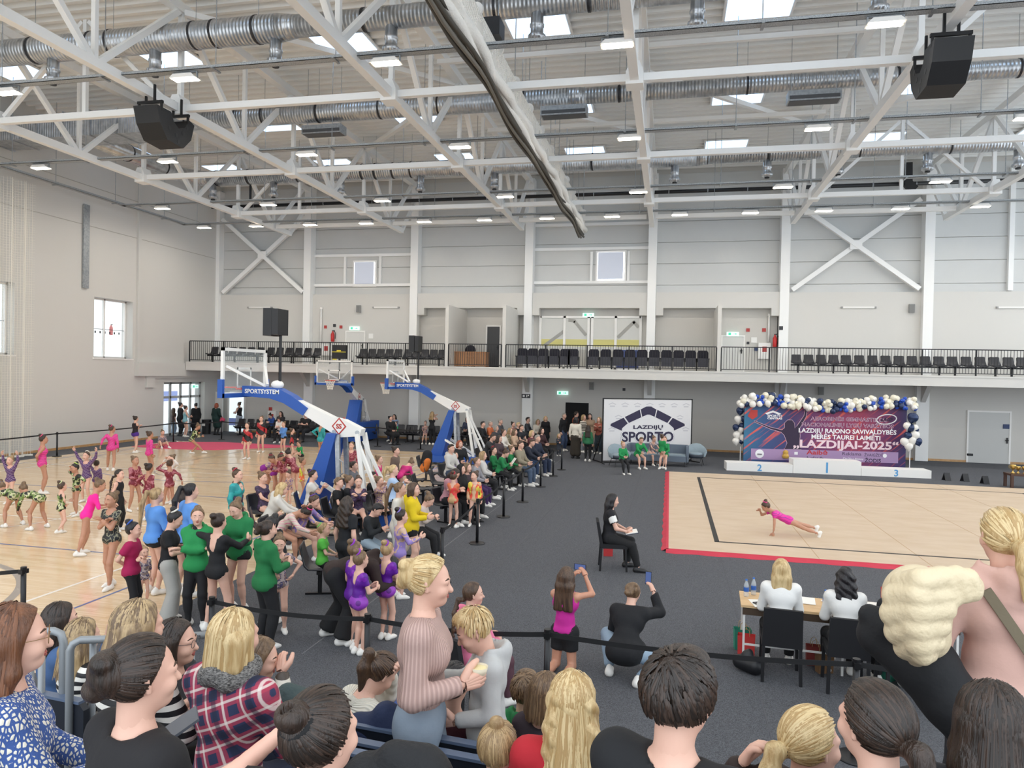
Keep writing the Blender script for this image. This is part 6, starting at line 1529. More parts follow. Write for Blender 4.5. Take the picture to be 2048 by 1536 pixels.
# ---- far wall spectators under the gallery
G3 = 'spectators on the far benches'
W = 33.6
def wallseat(hx, hy, top, bot, hair, label, H=1.65, face=180, pose='sit', **kw):
    p = at_Y(hx, hy, W); return si(hx, hy, face, top, bot, hair, label, H, pose, **kw)
wallseat(542,826,('hood','#2a4a8e'),('pants',K),('bun','db'),'in a blue hoodie seated left of the white hoodie by the rear wall',1.5,190,'sitphone',group=G3,shoes='k')
wallseat(562,823,('hood','#2b2b31'),('pants',K),('long','db'),'in dark clothes seated behind the white hoodie by the rear wall',group=G3,shoes='k')
wallseat(559,833,('hood','#e6e2da'),('pants',K),('bob','db'),'in a white hoodie looking down by the rear wall',1.5,170,'sitphone',group=G3)
wallseat(612,825,('tee','#17181b'),('pants','#202126'),('short','br'),'a broad figure in a black T-shirt with folded arms by the rear wall',1.8,185,{'base':'sit','arms':('cross','cross')},fem=False,w=1.2,group=G3,shoes='k')
wallseat(781,832,('coat','#1a1a1d',1.0),('pants',K),('updo','bk'),'in a black dress turned to a child in green by the rear wall',1.7,120,group=G3,w=1.15,shoes='k')
wallseat(789,824,('long','#7d93b5'),('pants','#39435a'),('long','db'),'in a light blue shirt seated behind the black dress',group=G3)
wallseat(792,843,('leo','grn2',1),('skirt','#1f5a3a',.3),('bun','br'),'small in a green dress with dangling legs by the rear wall',1.15,200,group=G3)
wallseat(851,842,('leo','seqp',.5),None,('bun','br'),'small in a shiny leotard seated beside the long-haired standing adult',1.2,170,{'base':'sit','arms':('clap','lap')},group=G3)
st(863,890,823,10,('tank','#191a1d'),('pants','#1d1d20'),('long','lb'),'with long light brown hair standing in black by the far benches',pose={'arms':('photo','photo')},group=G3,w=.9)
wallseat(935,832,('long','#3a3f55'),('pants',K),('bob','db'),'in dark blue on the bench right behind the farther hoop',group=G3)
wallseat(942,843,('hood','#22242c'),('pants',K),('short','db'),'small in black on the bench right of the farther hoop legs',1.3,170,group=G3,shoes='k')
# ---- standing people near the backdrop
G4 = 'people standing near the backdrop'
st(1126,902,826,120,('hood','#17181c'),('pants','#3b4c6c'),('short','gy'),'in a black hoodie and jeans standing alone at the end of the seats',fem=False,group=G4)
st(1090,896,832,160,('coat','#17171b',.7),('pants',K),('bob','bl'),'with blond bob in a black coat standing behind the seats',group=G4,shoes='k')
st(1150,900,823,60,('tee','#c9673f'),('pants','#3b4c6c'),('short','db'),'in an orange shirt half hidden behind the white sweater',fem=False,group=G4)
st(1150,917,834,20,('long','#e4ddcf'),('skirt','#3a342c',.6),('bob','bk'),'in a cream sweater and dark sheer skirt with shoulder bag',group=G4,shoes='k',w=1.1)
st(1165,905,829,110,('long','stripe2'),('pants','#8a8f98'),('bob','lb'),'in a striped beige jumper behind the cream sweater',group=G4)
st(1178,904,827,170,('coat','#a58a72',.5),('pants',K),('long','bk'),'in a tan coat standing left of the dark doorway',group=G4)
st(1175,923,851,5,('long','#2a6a45'),('legs',K),('longf','db'),'with very long dark hair in a green jacket and leggings',group=G4)
st(1197,908,834,200,('long','#8a4a3c'),('pants','#26323a'),('long','lb'),'in a brown and yellow top at the left edge of the backdrop',pose={'arms':('chest','chest')},group=G4)
st(1117,912,867,150,('long','#2c3440'),('legs','#3b3f48'),('bob','bl'),'a small fair-haired child in dark blue between the belt posts',pose={'arms':('chest','front')},group=G4)
# ---- sofa group
G5 = 'gymnasts waiting by the sofa'
si(1246,883,150,('long','#1f8a4c'),('legs',K),('bun','lb'),'in a green jacket and black leggings in the left armchair',1.3,group=G5,seat=.44)
si(1283,875,150,('long','#1f8a4c'),('shorts','#1f8a4c',.3),('short','mb'),'in a green jacket with bare legs leaning forward on the sofa',1.5,'sitfwd',group=G5,seat=.44)
si(1309,873,140,('leo','seq',.3),None,('bun','mb'),'in a lilac leotard seated in the middle of the sofa',1.4,'sitfwd',group=G5,seat=.44)
st(1323,937,868,40,('long','#1f8a4c'),None,('bun','br'),'in a green jacket standing in front of the sofa with bare legs',pose={'arms':('front','front')},group=G5)
si(1330,874,190,('long','#1f8a4c'),('shorts','#1f8a4c',.2),('bun','mb'),'in a green jacket seated behind the standing one at the sofa',1.4,group=G5,seat=.44)
# ---- spectators and gymnasts beside the carpet
G6 = 'spectators and gymnasts on the seats beside the carpet'
shellseat_me = SEAT_ME
frame_me = MB().box(-.2,.2,-.03,.03,.36,.41).mesh('beam', M_blackm)
leg_me = MB().box(-.025,.025,-.03,.03,.03,.38).box(-.025,.025,-.22,.22,0.004,.035).mesh('leg', M_blackm)
def seat_under(o, label, face):
    t = thing('shell_seat', 'black shell seat under the one ' + ' '.join(label.split()[:9]), 'seat', (o.location.x - .03*math.sin(R(face)), o.location.y - .03*math.cos(R(face)), o.location.z), R(-face), group='spectator seats')
    s_ = link('seat', shellseat_me, t); s_.location = (0,0,.42); link('beam', frame_me, t); link('leg', leg_me, t)
def sc(hx, hy, face, top, bot, hair, label, H=1.65, pose='sit', **kw):
    kw.setdefault('group', G6); r = si(hx, hy, face, top, bot, hair, label, H, pose, **kw); seat_under(r[0], label, face); return r
GR = '#1d7a45'
# far block of seats
sc(965,843,95,('long','#1c1d22'),('pants',K),('short','bk'),'in black at the far left of the seated block',1.75,fem=False,shoes='k')
sc(980,842,100,('long','#c4683e'),('pants','#2b2d35'),('short','gy'),'in an orange jumper in the seated block',1.75,fem=False)
sc(992,851,110,('long','#3b3f45'),('pants',K),('bob','gy'),'with glasses and grey hair in the seated block',w=1.1)
sc(1000,838,95,('coat','#4c4f55',.2),('pants',K),('short','gy'),'in a dark grey jacket at the back of the seated block',1.8,fem=False,w=1.1)
sc(1026,844,120,('long','#7e4b58'),('pants',K),('bun','db'),'in a wine jumper at the back of the seated block')
sc(1007,859,100,('long','#d9d3c8'),('pants','#5b6678'),('bun','br'),'in an off-white top in the seated block')
sc(1020,856,110,('coat','camo',.3),('pants','#4a4d48'),('long','lb'),'in a beige coat in the seated block')
sc(1036,845,100,('long','#17181c'),('pants',K),('short','bl'),'with short blond hair in black in the seated block')
sc(1042,850,110,('tee','#2a2c33'),('pants',K),('short','br'),'in dark grey right of the short blond hair',1.7,fem=False)
sc(1055,834,95,('long','#40434a'),('pants','#2b2d35'),('short','db'),'in a grey jumper at the back right of the seated block',1.8,fem=False)
sc(1076,838,150,('long','#d8d0c2'),('pants','#33363d'),('bob','lb'),'in a cream patterned jumper near the standing blond bob',w=1.1)
sc(1063,861,110,('long','#5a2b33'),('pants',K),('bob','bl'),'with fair bob in burgundy in the seated block')
sc(1074,870,110,('coat','#20283c',.2),('pants','#27324a'),('short','gy'),'in a navy jacket with grey hair on the front seats',1.75,fem=False)
sc(1065,879,110,('coat','#1f2433',.2),('pants','#2a3c5a'),('short','br'),'in a navy jacket leaning forward on the front seats',1.7,'sitfwd',fem=False)
sc(1083,856,120,('long','#3a2226'),('pants',K),('long','db'),'with glasses and long dark hair at the right end of the seats')
sc(1040,882,100,('coat','#8f8672',.2),('pants','#4b5a70'),('short','br'),'in a khaki jacket and jeans on the front seats',1.75,fem=False,w=1.1)
sc(1029,858,100,('long','#c9a98f'),('pants',K),('long','mb'),'in a peach top in the middle of the seated block')
sc(987,868,95,('long','#35383c'),('pants',K),('short','db'),'in a dark grey jumper left of the green jackets',1.8,'sitfwd',fem=False,w=1.1)
sc(998,871,110,('long','#4a3b40'),('pants',K),('long','db'),'with dark hair right of the dark grey jumper')
sc(987,894,90,('long',GR),('legs','#22242a'),('bunp','db','#a03040'),'in a shiny green jacket with a red scrunchie, left of three green jackets',1.45,{'base':'sit','arms':('lap','front'),'hyaw':20})
o_book = sc(1008,897,90,('long',GR),('legs',K),('bun','br'),'in a green jacket reading a white sheet, middle of three green jackets',1.5,'sitphone')
sc(1023,892,95,('long',GR),('legs',K),('bun','mb'),'in a green jacket, right of three green jackets',1.45)
sc(965,903,80,('hood','#c9c6c2'),('pants',K),('long','lb'),'in a pale hoodie left of the green jackets',1.6)
sc(953,915,95,('hood','#8f8d92'),('legs','#3a2350'),('pony','mb'),'in a grey hoodie with pink-striped trousers',1.5)
sc(901,889,110,('hood','#c5c2bd'),('pants','#3d4a60'),('short','db'),'in a pale grey hoodie and cap of dark hair by the farther hoop',1.75,fem=False)
sc(910,904,110,('tee','#b9a9cb'),('legs',K),('pony','br'),'a small child in lilac beside the pale grey hoodie',1.2)
sc(919,881,130,('long','#1b1c20'),('pants',K),('bob','rd'),'with red hair and glasses in black',w=1.15)
sc(906,934,105,('long','#b98790'),('pants',K),('longf','db'),'with long dark hair in dusty pink holding a phone',1.65,'sitphone')
sc(921,929,105,('coat','#131316',.3),('pants',K),('hijab','#151417'),'wrapped in a black hooded scarf on the seats',1.65,shoes='k')
sc(934,926,110,('long','#3a2f35'),('pants',K),('bob','mb'),'with brown fringe left of the flame leotard',1.6)
st(889,925,862,60,('leo','#3a3f9a',.5,.06),None,('bun','br'),'in a blue and gold leotard with hand on hip by the farther hoop',pose={'arms':('hip','hip')},group=G6)
st(905,1056,944,5,('leo','flame2',1,.12),None,('bunp','br','#c9384a'),'in an orange-red open-back leotard with back turned',pose={'arms':('cross','cross'),'feet':((.0,0),(.0,.02))},group=G6)
st(948,1052,942,165,('leo','flame',1),None,('bun','br'),'in a yellow leotard with red flames standing before the seats',pose={'arms':('down','down'),'hyaw':40,'feet':((.02,0),(.02,.03))},group=G6)
# middle group around the hoop base
st(471,1092,938,85,('long','teal'),('legs',K),('bunp','br','#b03a48'),'in teal with a red scrunchie at the left of the waiting group',group=G6)
st(474,1092,963,90,('leo','dkpur',1),None,('bun','br'),'in dark purple just in front of the teal top',group=G6)
sc(521,945,100,('leo','dkpur',.3),None,('bun','mb'),'in a dark purple leotard leaning back on one arm',1.55,{'base':'sit','lean':-10,'arms':('swingb','knee'),'reach':.08,'hpitch':15})
sc(566,967,60,('hood','#cfcbc3'),('pants','#4a4d55'),('wavy','bl'),'with curly blond hair in a pale hoodie leaning right',1.65,'sitfwd',curlh=1)
sc(625,940,70,('tee','#d9d6d0'),('shorts',K,.4),('bun','db','#5a3a80'),'in a white shirt with a dark bun raising both hands',1.55,'sitclap')
sc(607,1005,85,('leo','whtpk',1),None,('bunp','db','#d83a7a'),'in a beige and pink leotard resting the head in one hand',1.55,{'base':'sit','lean':34,'curl':16,'arms':('face','knee'),'hpitch':25},skin='d')
sc(628,990,80,('leo','lilac',.5),None,('bun','br','#6a4a9a'),'in a lilac and beige leotard behind the bowed head',1.5,{'base':'sit','lean':26,'arms':('knee','knee')})
sc(646,1046,70,('tee','#57b544'),('legs',K),('bun','lb','#7ac060'),'a small child in a lime green shirt on a black seat',1.2,{'base':'sit','arms':('lap','lap')})
st(690,1196,992,20,('tee','#1b1c20'),('pants','#202126'),('wavy','db'),'with long dark wavy hair in a black T-shirt, back turned',group=G6)
sc(676,955,85,('tee','#151619'),('pants',K),('short','mb'),'a young one in black seated left of the clapping ones',1.45,fem=False)
sc(698,951,70,('tee','#1a1b1e'),('pants',K),('bun','mb'),'in black clapping beside the hoop base',1.5,'sitclap')
sc(717,953,150,('leo','dkpur',1),None,('bun','br'),'in dark sequins clapping and smiling to the camera side',1.5,'sitclap')
sc(707,923,90,('hood','#6d6f75'),('pants',K),('updo','db'),'with a dark plaited bun behind the clapping row',1.5)
sc(744,944,80,('tee','#1a1b1e'),('shorts',K,.5),('short','db'),'a young one in black clapping with raised hands',1.35,'sitclap',fem=False)
sc(758,953,100,('leo','seqp',1),None,('bun','mb'),'with hands at the mouth right of the clapping young one',1.3,{'base':'sit','arms':('face','face')})
st(783,1075,929,70,('long','#a9bfdc'),('shorts',K,.4),('pony','bl'),'with blond ponytail in a light blue sweater clapping',pose={'arms':('clap','clap')},group=G6)
st(756,1008,911,90,('leo','#cf3f78',1),None,('bun','mb'),'in a raspberry pink leotard near the hoop rear legs',group=G6)
st(789,1003,893,95,('long','#6a5a50'),('legs',K),('bun','db'),'with a dark bun standing behind the raspberry leotards',group=G6)
st(796,1003,912,20,('leo','#d0307c',1),None,('bun','mb'),'bending away in a magenta leotard',pose={'lean':58,'arms':('front','front'),'hip':.5},H=1.42,group=G6)
st(795,1144,964,75,('coat','#d8d3c8',.9),('pants','#cfcac0'),('ponylong','mb'),'with very long straight brown hair in a cream coat',group=G6)
st(822,1152,964,80,('hood','#d6b913'),('shorts',K,.35),('bob','br'),'in a bright yellow hoodie and black shorts',pose={'arms':('front','front'),'hyaw':10},group=G6)
sc(748,1002,95,('long','#23262a'),('pants','#93a3b0'),('short','bk'),'a young one in a dark sweater and pale jeans looking at a phone',1.5,'sitphone',fem=False)
st(798,1196,1018,50,('leo','lilac',1,.1),None,('bunp','db','#8a78c0'),'in a lilac long-sleeved leotard gesturing with one hand',pose={'arms':('front',((.25,.6,-.25),(.5,-.4,-.8)))},group=G6)
sc(852,985,85,('long','#c7b7ac'),('pants',K),('bun','mb'),'in black trousers seated right of the yellow hoodie',1.45,{'base':'sitphone'})
o_bend, f_bend = st(668,1281,1100,60,('hood','#2b1d1a'),('wide','#161618'),('short','bk'),'bending far forward in a dark brown hoodie and wide black trousers',pose={'lean':66,'curl':14,'arms':('front','front'),'hip':.5,'hpitch':20,'feet':((.05,-.05),(.05,.05))},H=1.75,w=1.15,group=G6)
st(705,1296,1082,40,('leo','purple',.3),None,('bunp','mb','#8a3ab0'),'in a purple leotard mostly hidden behind the front purple leotard',group=G6)
st(716,1309,1101,35,('leo','purple',.3,.15),('shorts','purspot',.06),('bunp','mb','#8a3ab0'),'in a purple leotard with spotted seat, front of three',pose={'arms':('front','front'),'feet':((-.02,0),(-.02,.02))},group=G6)
st(770,1279,1083,15,('leo','purple',.3,.18),('shorts','purspot',.06),('bunp','lb','#8a3ab0'),'in a purple leotard with spotted seat, right of three',pose={'arms':('front','front'),'feet':((-.02,0),(-.02,.02))},group=G6)
# left standing group at the court edge
G7 = 'standing group at the court edge'
st(308,1187,975,25,('long','#5d94dc'),('shorts',K,.25),('ponylong','lb'),'with long wavy blond ponytail in a light blue jacket',group=G7,pose={'arms':('front','front')})
st(356,1180,983,60,('long','#5d94dc'),('shorts',K,.25),('bun','db'),'with a dark bun in a light blue jacket between two others',group=G7,pose={'arms':('front','front'),'hpitch':25})
st(376,1192,966,30,('long','#5d94dc'),('legs',K),('ponylong','bk'),'with a black ponytail in a light blue jacket',group=G7)
o_ph, f_ph = st(336,1243,1019,60,('tee','#161619'),('wide','#a9a6a0'),('bunp','bk','#d8d4cc'),'in a black T-shirt and wide grey trousers holding a phone',pose={'arms':('phone','front'),'hpitch':22},group=G7)
st(262,1243,1043,70,('tee','#a0164e'),('legs',K),('bunp','bk','#3a5cae'),'in a raspberry red T-shirt with a dark bun',pose={'arms':('cross','back')},group=G7)
st(286,1212,1092,120,('leo','seq',.5),None,('bun','lb'),'a small child in sequins half hidden behind the raspberry T-shirt',group=G7)
st(392,1252,1014,160,('hood','#22884a'),('legs',K),('bun','mb'),'in a two-tone green jacket with folded arms facing the camera',pose={'arms':('cross','cross'),'hyaw':-15},group=G7)
st(432,1264,1026,10,('leo',K,.6,.19),None,('bun','db'),'in a black open-back leotard with one arm lifted to the bun',pose={'arms':(((.62,.1,.5),(.9,.0,-.2)),'fwd'),'feet':((.05,0),(.05,.02))},group=G7,skin='l')
st(476,1222,996,185,('hood','#1f7a46'),('shorts',K,.2),('bun','mb'),'in a green zipped jacket looking down behind the open-back leotard',pose={'hpitch':25,'arms':('front','front')},group=G7)
st(528,1296,1040,30,('hood','#1c6e3c'),('pants',K),('updo','db'),'in a green hooded jacket and black trousers, back turned',pose={'arms':('front','front')},group=G7)
st(545,1245,1030,200,('hood','#1b1c20'),('pants',K),('bun','bk'),'with a dark centre parting in black between green hoodie and child',pose={'hpitch':15},group=G7)
st(556,1266,1068,150,('leo','seq',.25),None,('bun','mb'),'a small child in a glittery beige and blue leotard',pose={'arms':('hip','front'),'hpitch':10},group=G7)
# ---- carpet: jury person, gymnast, photographers
o_j, f_j = si(1221,987,82,('tee','#1d1c20'),('pants','#151517'),('longf','bk'),'seated alone on a chair in black with a white sleeve beside the mat',1.7,{'base':'sit','arms':('lap','lap'),'feet':((.02,.2),(.06,.3)),'hpitch':8},shoes='k',skin='l')
gp = ground(1576, 1074)
o_g, f_g = person('person in a bright pink leotard holding a one-arm plank on the beige mat', (gp.x, gp.y, .05), -98, 1.42, {'hip':.235,'lean':67,'curl':-4,'arms':(((.12,.06,-1.0),(.4,-.8,0)),((-.1,.62,.05),(.6,0,-.6))),'feet':((.02,-.47,.0),(.04,-.47,.06)),'fdir':((0,.35,-1),(0,.35,-1)),'hpitch':-25,'hyaw':10}, top=('leo','gymn',.25,.08), hair=('bunp','br','#d8508a'), skin='d')
kneel = {'hip':.29,'feet':((.02,-.25,-.02),(.02,-.25,-.02)),'kpole':(0,1,-1),'fdir':((0,-.7,-.6),(0,-.7,-.6))}
kp = ground(1128, 1340)
o_k, f_k = person('person kneeling in a magenta top and black shorts filming with a phone', (kp.x, kp.y, 0), 12, 1.6, {**kneel,'arms':(((-.25,.55,.3),(.6,.2,-.8)),((.0,.62,.35),(.7,.2,-.8))),'hyaw':0}, top=('tank','#c0268f'), bot=('shorts','#17171a',.55), hair=('longf','br'), skin='t')
cp_ = ground(1246, 1362)
o_c, f_c = person('person crouching in a black puffer jacket taking a phone picture', (cp_.x, cp_.y, 0), 10, 1.7, {'hip':.2,'lean':36,'feet':((.05,.06),(.05,-.04)),'kpoles':((-.5,1,.6),(.4,1,.6)),'arms':('front',((.1,.6,.35),(.7,.2,-.8))),'hpitch':-12}, top=('coat','#141519',.35), bot=('pants','#8fa3b5'), hair=('updo','mb'), skin='l')
o_b, f_b = si(943,1166,35,('long','#e0799a'),('pants','#5a3a44'),('braid','br'),'with a brown braid in a pink cardigan seated by the belt',1.66,{'base':'sit','hyaw':35})
o_j1, f_j1 = si(1563,1119,4,('long','#e4e3e0'),('pants',K),('longf','bl'),'with long blond hair in a white blouse at the jury table',1.68,{'base':'sitfwd','lean':10,'arms':('front','front')})
o_j2, f_j2 = si(1691,1136,4,('long','#dedcd8'),('pants',K),('wavy','bk'),'with black wavy hair in a white blouse at the jury table',1.66,{'base':'sitfwd','lean':10,'arms':('front','front')})
o_j3, f_j3 = si(1800,1152,0,('coat','#1b1c20',.2),('pants',K),('long','lb'),'in a black jacket at the jury table behind the cream puffer jacket',1.66,{'base':'sitfwd','lean':10,'arms':('front','front')})
# ================================================================ FOREGROUND: grandstand rows and the people on them
RA, RB, RC, RD = 1.3, 1.08, .82, .5
M_step = mat('grandstand_step', '#55565a', .8)
gs_ = struct('grandstand', MB().box(-7.5,6,.2,1.95,0.005,RA).box(-7.5,6,1.95,2.8,0.005,RB).box(-7.5,6,2.8,3.75,0.005,RC).box(-7.5,6,3.75,4.7,.005,RD), M_step, label='stepped grandstand under the near seats'); gs_['kind'] = 'structure'
def fg_(hx, hy, face, top, bot, hair, label, z, H=1.66, pose='sit', **kw):
    kw.setdefault('group', 'spectators on the near grandstand'); kw.setdefault('seat', .43)
    return si(hx, hy, face, top, bot, hair, label, H, pose, z=z, **kw)
PATS['knitbw'] = ('#d9d3c4','#3f5a94',30,'blot'); PATS['rib'] = ('#c0a198','#b3948b',18,'stripe')
# special fabrics
def plaid():
    m = mat('pattern_plaid', '#27304f', .85); N, L, B = nodes_of(m); tc = N.new('ShaderNodeTexCoord'); mp = N.new('ShaderNodeMapping'); mp.inputs['Rotation'].default_value = (0, R(24), 0); L.new(tc.outputs['Object'], mp.inputs[0])
    base = None; prev = None
    for (bd, sc_, th, col) in (('X',9,.5,'#b23a50'),('Z',9,.5,'#b23a50'),('X',9,.94,'#e6dfd6'),('Z',9,.94,'#e6dfd6'),('X',4.5,.93,'#1c2138'),('Z',4.5,.93,'#1c2138')):
        w = N.new('ShaderNodeTexWave'); w.inputs['Scale'].default_value = sc_*.42; w.bands_direction = bd; L.new(mp.outputs[0], w.inputs['Vector'])
        r = N.new('ShaderNodeValToRGB'); r.color_ramp.elements[0].position = th; r.color_ramp.elements[1].position = min(1, th+.04); r.color_ramp.elements[0].color = (0,0,0,1); r.color_ramp.elements[1].color = (.62,.62,.62,1); L.new(w.outputs[0], r.inputs[0])
        x = N.new('ShaderNodeMixRGB'); L.new(r.outputs[0], x.inputs[0]); x.inputs[2].default_value = lin(col)
        if prev: L.new(prev, x.inputs[1])
        else: x.inputs[1].default_value = lin('#27304f')
        prev = x.outputs[0]
    L.new(prev, B.inputs['Base Color']); CLO['plaid'] = m
plaid()
def ribbed(name, col, n_ribs, dark):
    m = mat('pattern_' + name, col, .9); N, L, B = nodes_of(m); tc = N.new('ShaderNodeTexCoord'); sx = N.new('ShaderNodeSeparateXYZ'); L.new(tc.outputs['Object'], sx.inputs[0])
    at = N.new('ShaderNodeMath'); at.operation = 'ARCTAN2'; L.new(sx.outputs[0], at.inputs[0]); L.new(sx.outputs[1], at.inputs[1])
    mu = N.new('ShaderNodeMath'); mu.operation = 'MULTIPLY'; mu.inputs[1].default_value = n_ribs; L.new(at.outputs[0], mu.inputs[0])
    sn = N.new('ShaderNodeMath'); sn.operation = 'SINE'; L.new(mu.outputs[0], sn.inputs[0])
    r = N.new('ShaderNodeMapRange'); r.inputs['From Min'].default_value = -1; L.new(sn.outputs[0], r.inputs[0])
    x = N.new('ShaderNodeMixRGB'); x.inputs[1].default_value = lin(dark); x.inputs[2].default_value = lin(col); L.new(r.outputs[0], x.inputs[0]); L.new(x.outputs[0], B.inputs['Base Color'])
    b = N.new('ShaderNodeBump'); b.inputs['Strength'].default_value = .6; b.inputs['Distance'].default_value = .01; L.new(r.outputs[0], b.inputs['Height']); L.new(b.outputs[0], B.inputs['Normal']); CLO[name] = m
ribbed('ribrose', '#c9aaa0', 74, '#b0928a'); ribbed('ribwhite', '#e3ded2', 60, '#d2ccbe')
def knit():
    m = mat('pattern_knitblue', '#d9d3c4', .95); N, L, B = nodes_of(m); tc = N.new('ShaderNodeTexCoord'); mp = N.new('ShaderNodeMapping'); mp.inputs['Scale'].default_value = (1,1,.55); mp.inputs['Rotation'].default_value = (0,R(25),R(15)); L.new(tc.outputs['Object'], mp.inputs[0])
    v = N.new('ShaderNodeTexVoronoi'); v.feature = 'DISTANCE_TO_EDGE'; v.inputs['Scale'].default_value = 75; L.new(mp.outputs[0], v.inputs['Vector'])
    r = N.new('ShaderNodeValToRGB'); r.color_ramp.elements[0].position = .16; r.color_ramp.elements[1].position = .2; r.color_ramp.elements[0].color = lin('#3b5590'); r.color_ramp.elements[1].color = lin('#ddd7c8'); L.new(v.outputs[0], r.inputs[0]); L.new(r.outputs[0], B.inputs['Base Color'])
    b = N.new('ShaderNodeBump'); b.inputs['Strength'].default_value = .5; b.inputs['Distance'].default_value = .01; L.new(v.outputs[0], b.inputs['Height']); L.new(b.outputs[0], B.inputs['Normal']); CLO['knitblue'] = m
knit()
def jeans(name, col, col2):
    m = mat('denim_' + name, col, .9, noise=(4, col2, .5), bump=(12,.25)); CLO[name] = m
jeans('jeansgrey', '#8b97a4', '#71808f')
# --- nearest row
o_gl, f_gl = fg_(12,1216,46,('long','knitblue'),('pants','#30343c'),('long','au'),'with glasses in a blue and cream knitted jumper at the left edge',RA,1.7,{'base':'sit','arms':('lap',((.05,.72,-.42),(.5,-.4,-.8)))},glasses='#8a6a4a')
fg_(272,1284,22,('long','#1c1a1c'),('pants',K),('updo','db'),'with messy dark updo in a black top near the bottom left',RA,1.66,{'base':'sit','hyaw':14})
o_pb, f_pb = fg_(634,1392,14,('tee','#141416'),('pants',K),('sock','db','#141416'),'with a sleek dark doughnut bun and pearl band, one elbow raised',RA+.12,1.45,{'base':'sit','arms':(((.25,.3,.25),(.95,.1,-.1)),'lap'),'hyaw':8})
fg_(1352,1312,25,('tee','#17181b'),('pants',K),('short','db'),'with short dark hair and black T-shirt at the bottom centre right',RA,1.78,{'base':'sit','hyaw':10},fem=False,w=1.05)
fg_(1762,1378,-32,('long','#26262b'),('pants',K),('ponylow','db'),'with smooth dark brown hair turned left at the bottom right',RA,1.64,{'base':'sit'})
fg_(1990,1376,10,('long','#222226'),('pants',K),('long','db'),'with black glossy hair cut off at the right bottom corner',RA,1.64)
# --- second row
fg_(268,1206,14,('long','stripe'),('pants',K),('long','hl'),'with long blond streaked hair in a dark striped top',RB,1.68,{'base':'sit','hyaw':10})
o_pl, f_pl = fg_(462,1224,12,('long','plaid'),('pants','#3a4258'),('bob','bl'),'with blond bob and grey scarf in a red and navy plaid shirt',RB,1.68,{'base':'sit','hyaw':10},w=1.08)
fg_(995,1452,10,('tee','#3d4a44'),('pants',K),('topbun','lb'),'a child with a small brown top bun at the bottom centre',.86,1.25)
fg_(1145,1352,-12,('long','#b01f2b'),('pants',K),('wavy','bl'),'with thick blond hair in a red jumper',.93,1.66,{'base':'sit','hyaw':5},w=1.08)
o_pt, f_pt = fg_(1615,1424,42,('coat','#2e221f'),('pants',K),('ponylow','bl','#17171a'),'with a blond ponytail held by one hand in a brown jacket',RB,1.5,{'base':'sit','arms':(((.2,-.12,.12),(.8,-.4,-.5)),'lap'),'hyaw':20})
# --- third row
fg_(345,1242,75,('long','#2b2a2e'),('pants',K),('bob','db'),'with dark hair and round glasses in profile behind the streaked blond hair',RC,1.66,glasses='#3a3a3e')
fg_(516,1277,70,('long','stripe2'),('pants',K),('longf','mb'),'a child resting a cheek on one hand beside the plaid shirt',RC,1.4,{'base':'sit','lean':10,'arms':('lap',((-.2,.42,.3),(.6,.2,-.9)))})
# --- front row
fg_(115,1208,35,('long','#44618c'),('pants',K),('long','db'),'with long black hair in a denim blue top by the grey guard rail',RD,1.66,{'base':'sit','arms':('lap',((-.1,.6,.1),(.6,0,-.8)))})
fg_(160,1240,20,('long','stripe'),('pants',K),('long','hl'),'with streaked hair in a black and white striped top behind the guard rail',RD,1.6)
o_w, f_w = fg_(742,1302,40,('long','ribwhite'),('pants','#2b2f3a'),('pony','br','#a59a88'),'with a brown ponytail in a white ribbed sweater holding a phone',RD,1.6,{'base':'sitphone','lean':14,'arms':('face','phone')})
fg_(905,1332,15,('tee','#4a1f28'),('pants',K),('pony','bk'),'with black hair in a maroon top behind the standing child',RD,1.6)
fg_(1050,1348,5,('hood','#1f7a44'),('pants',K),('short','mb'),'a child with short hair in a green hooded jacket',RD,1.35,fem=False)
fg_(1090,1350,25,('long','#3a3038'),('pants',K),('bob','mb'),'with brown shoulder hair beside the green hooded jacket',RD,1.6)
# --- standing figures
hp_ = at_depth(848, 1113, 3.62)
o_sw, f_sw = person('person standing in a rose ribbed sweater and grey jeans holding a small bowl', (hp_.x, hp_.y, .85), 78, hp_.z - .85, {'arms':('down',((.0,.42,-.42),(.35,-.9,-.6))),'hpitch':4,'feet':((.03,.02),(.05,-.05))}, top=('long','ribrose',.07), bot=('pants','jeansgrey'), hair=('updo','bl'), group='standing spectators', w=.94, curl=(30,58))
hp_ = at_depth(978, 1206, 3.85)
o_by, f_by = person('person standing in a pale grey hoodie looking down with a plastic bottle', (hp_.x, hp_.y, .85), -112, hp_.z - .85, {'arms':(((-.05,.42,-.62),(.4,-.7,-.3)),((.05,.6,-.3),(.5,-.5,-.6))),'hpitch':28}, top=('hood','#b9b9b7'), bot=('pants','#23242b'), hair=('short','bl'), fem=False, group='standing spectators', curl=(40,60))
hp_ = at_depth(2014, 1020, 3.2)
o_ph2, f_ph2 = person('person standing in a pink hoodie with a cross-body strap carrying jackets', (hp_.x, hp_.y, 1.2), -4, hp_.z - 1.2, {'arms':(((.1,.5,-.42),(.3,-.5,-.9)),'down')}, top=('hood','#cfa79a'), bot=('pants','#24252b'), hair=('ponylow','bl','#141414'), group='standing spectators', w=1.12)

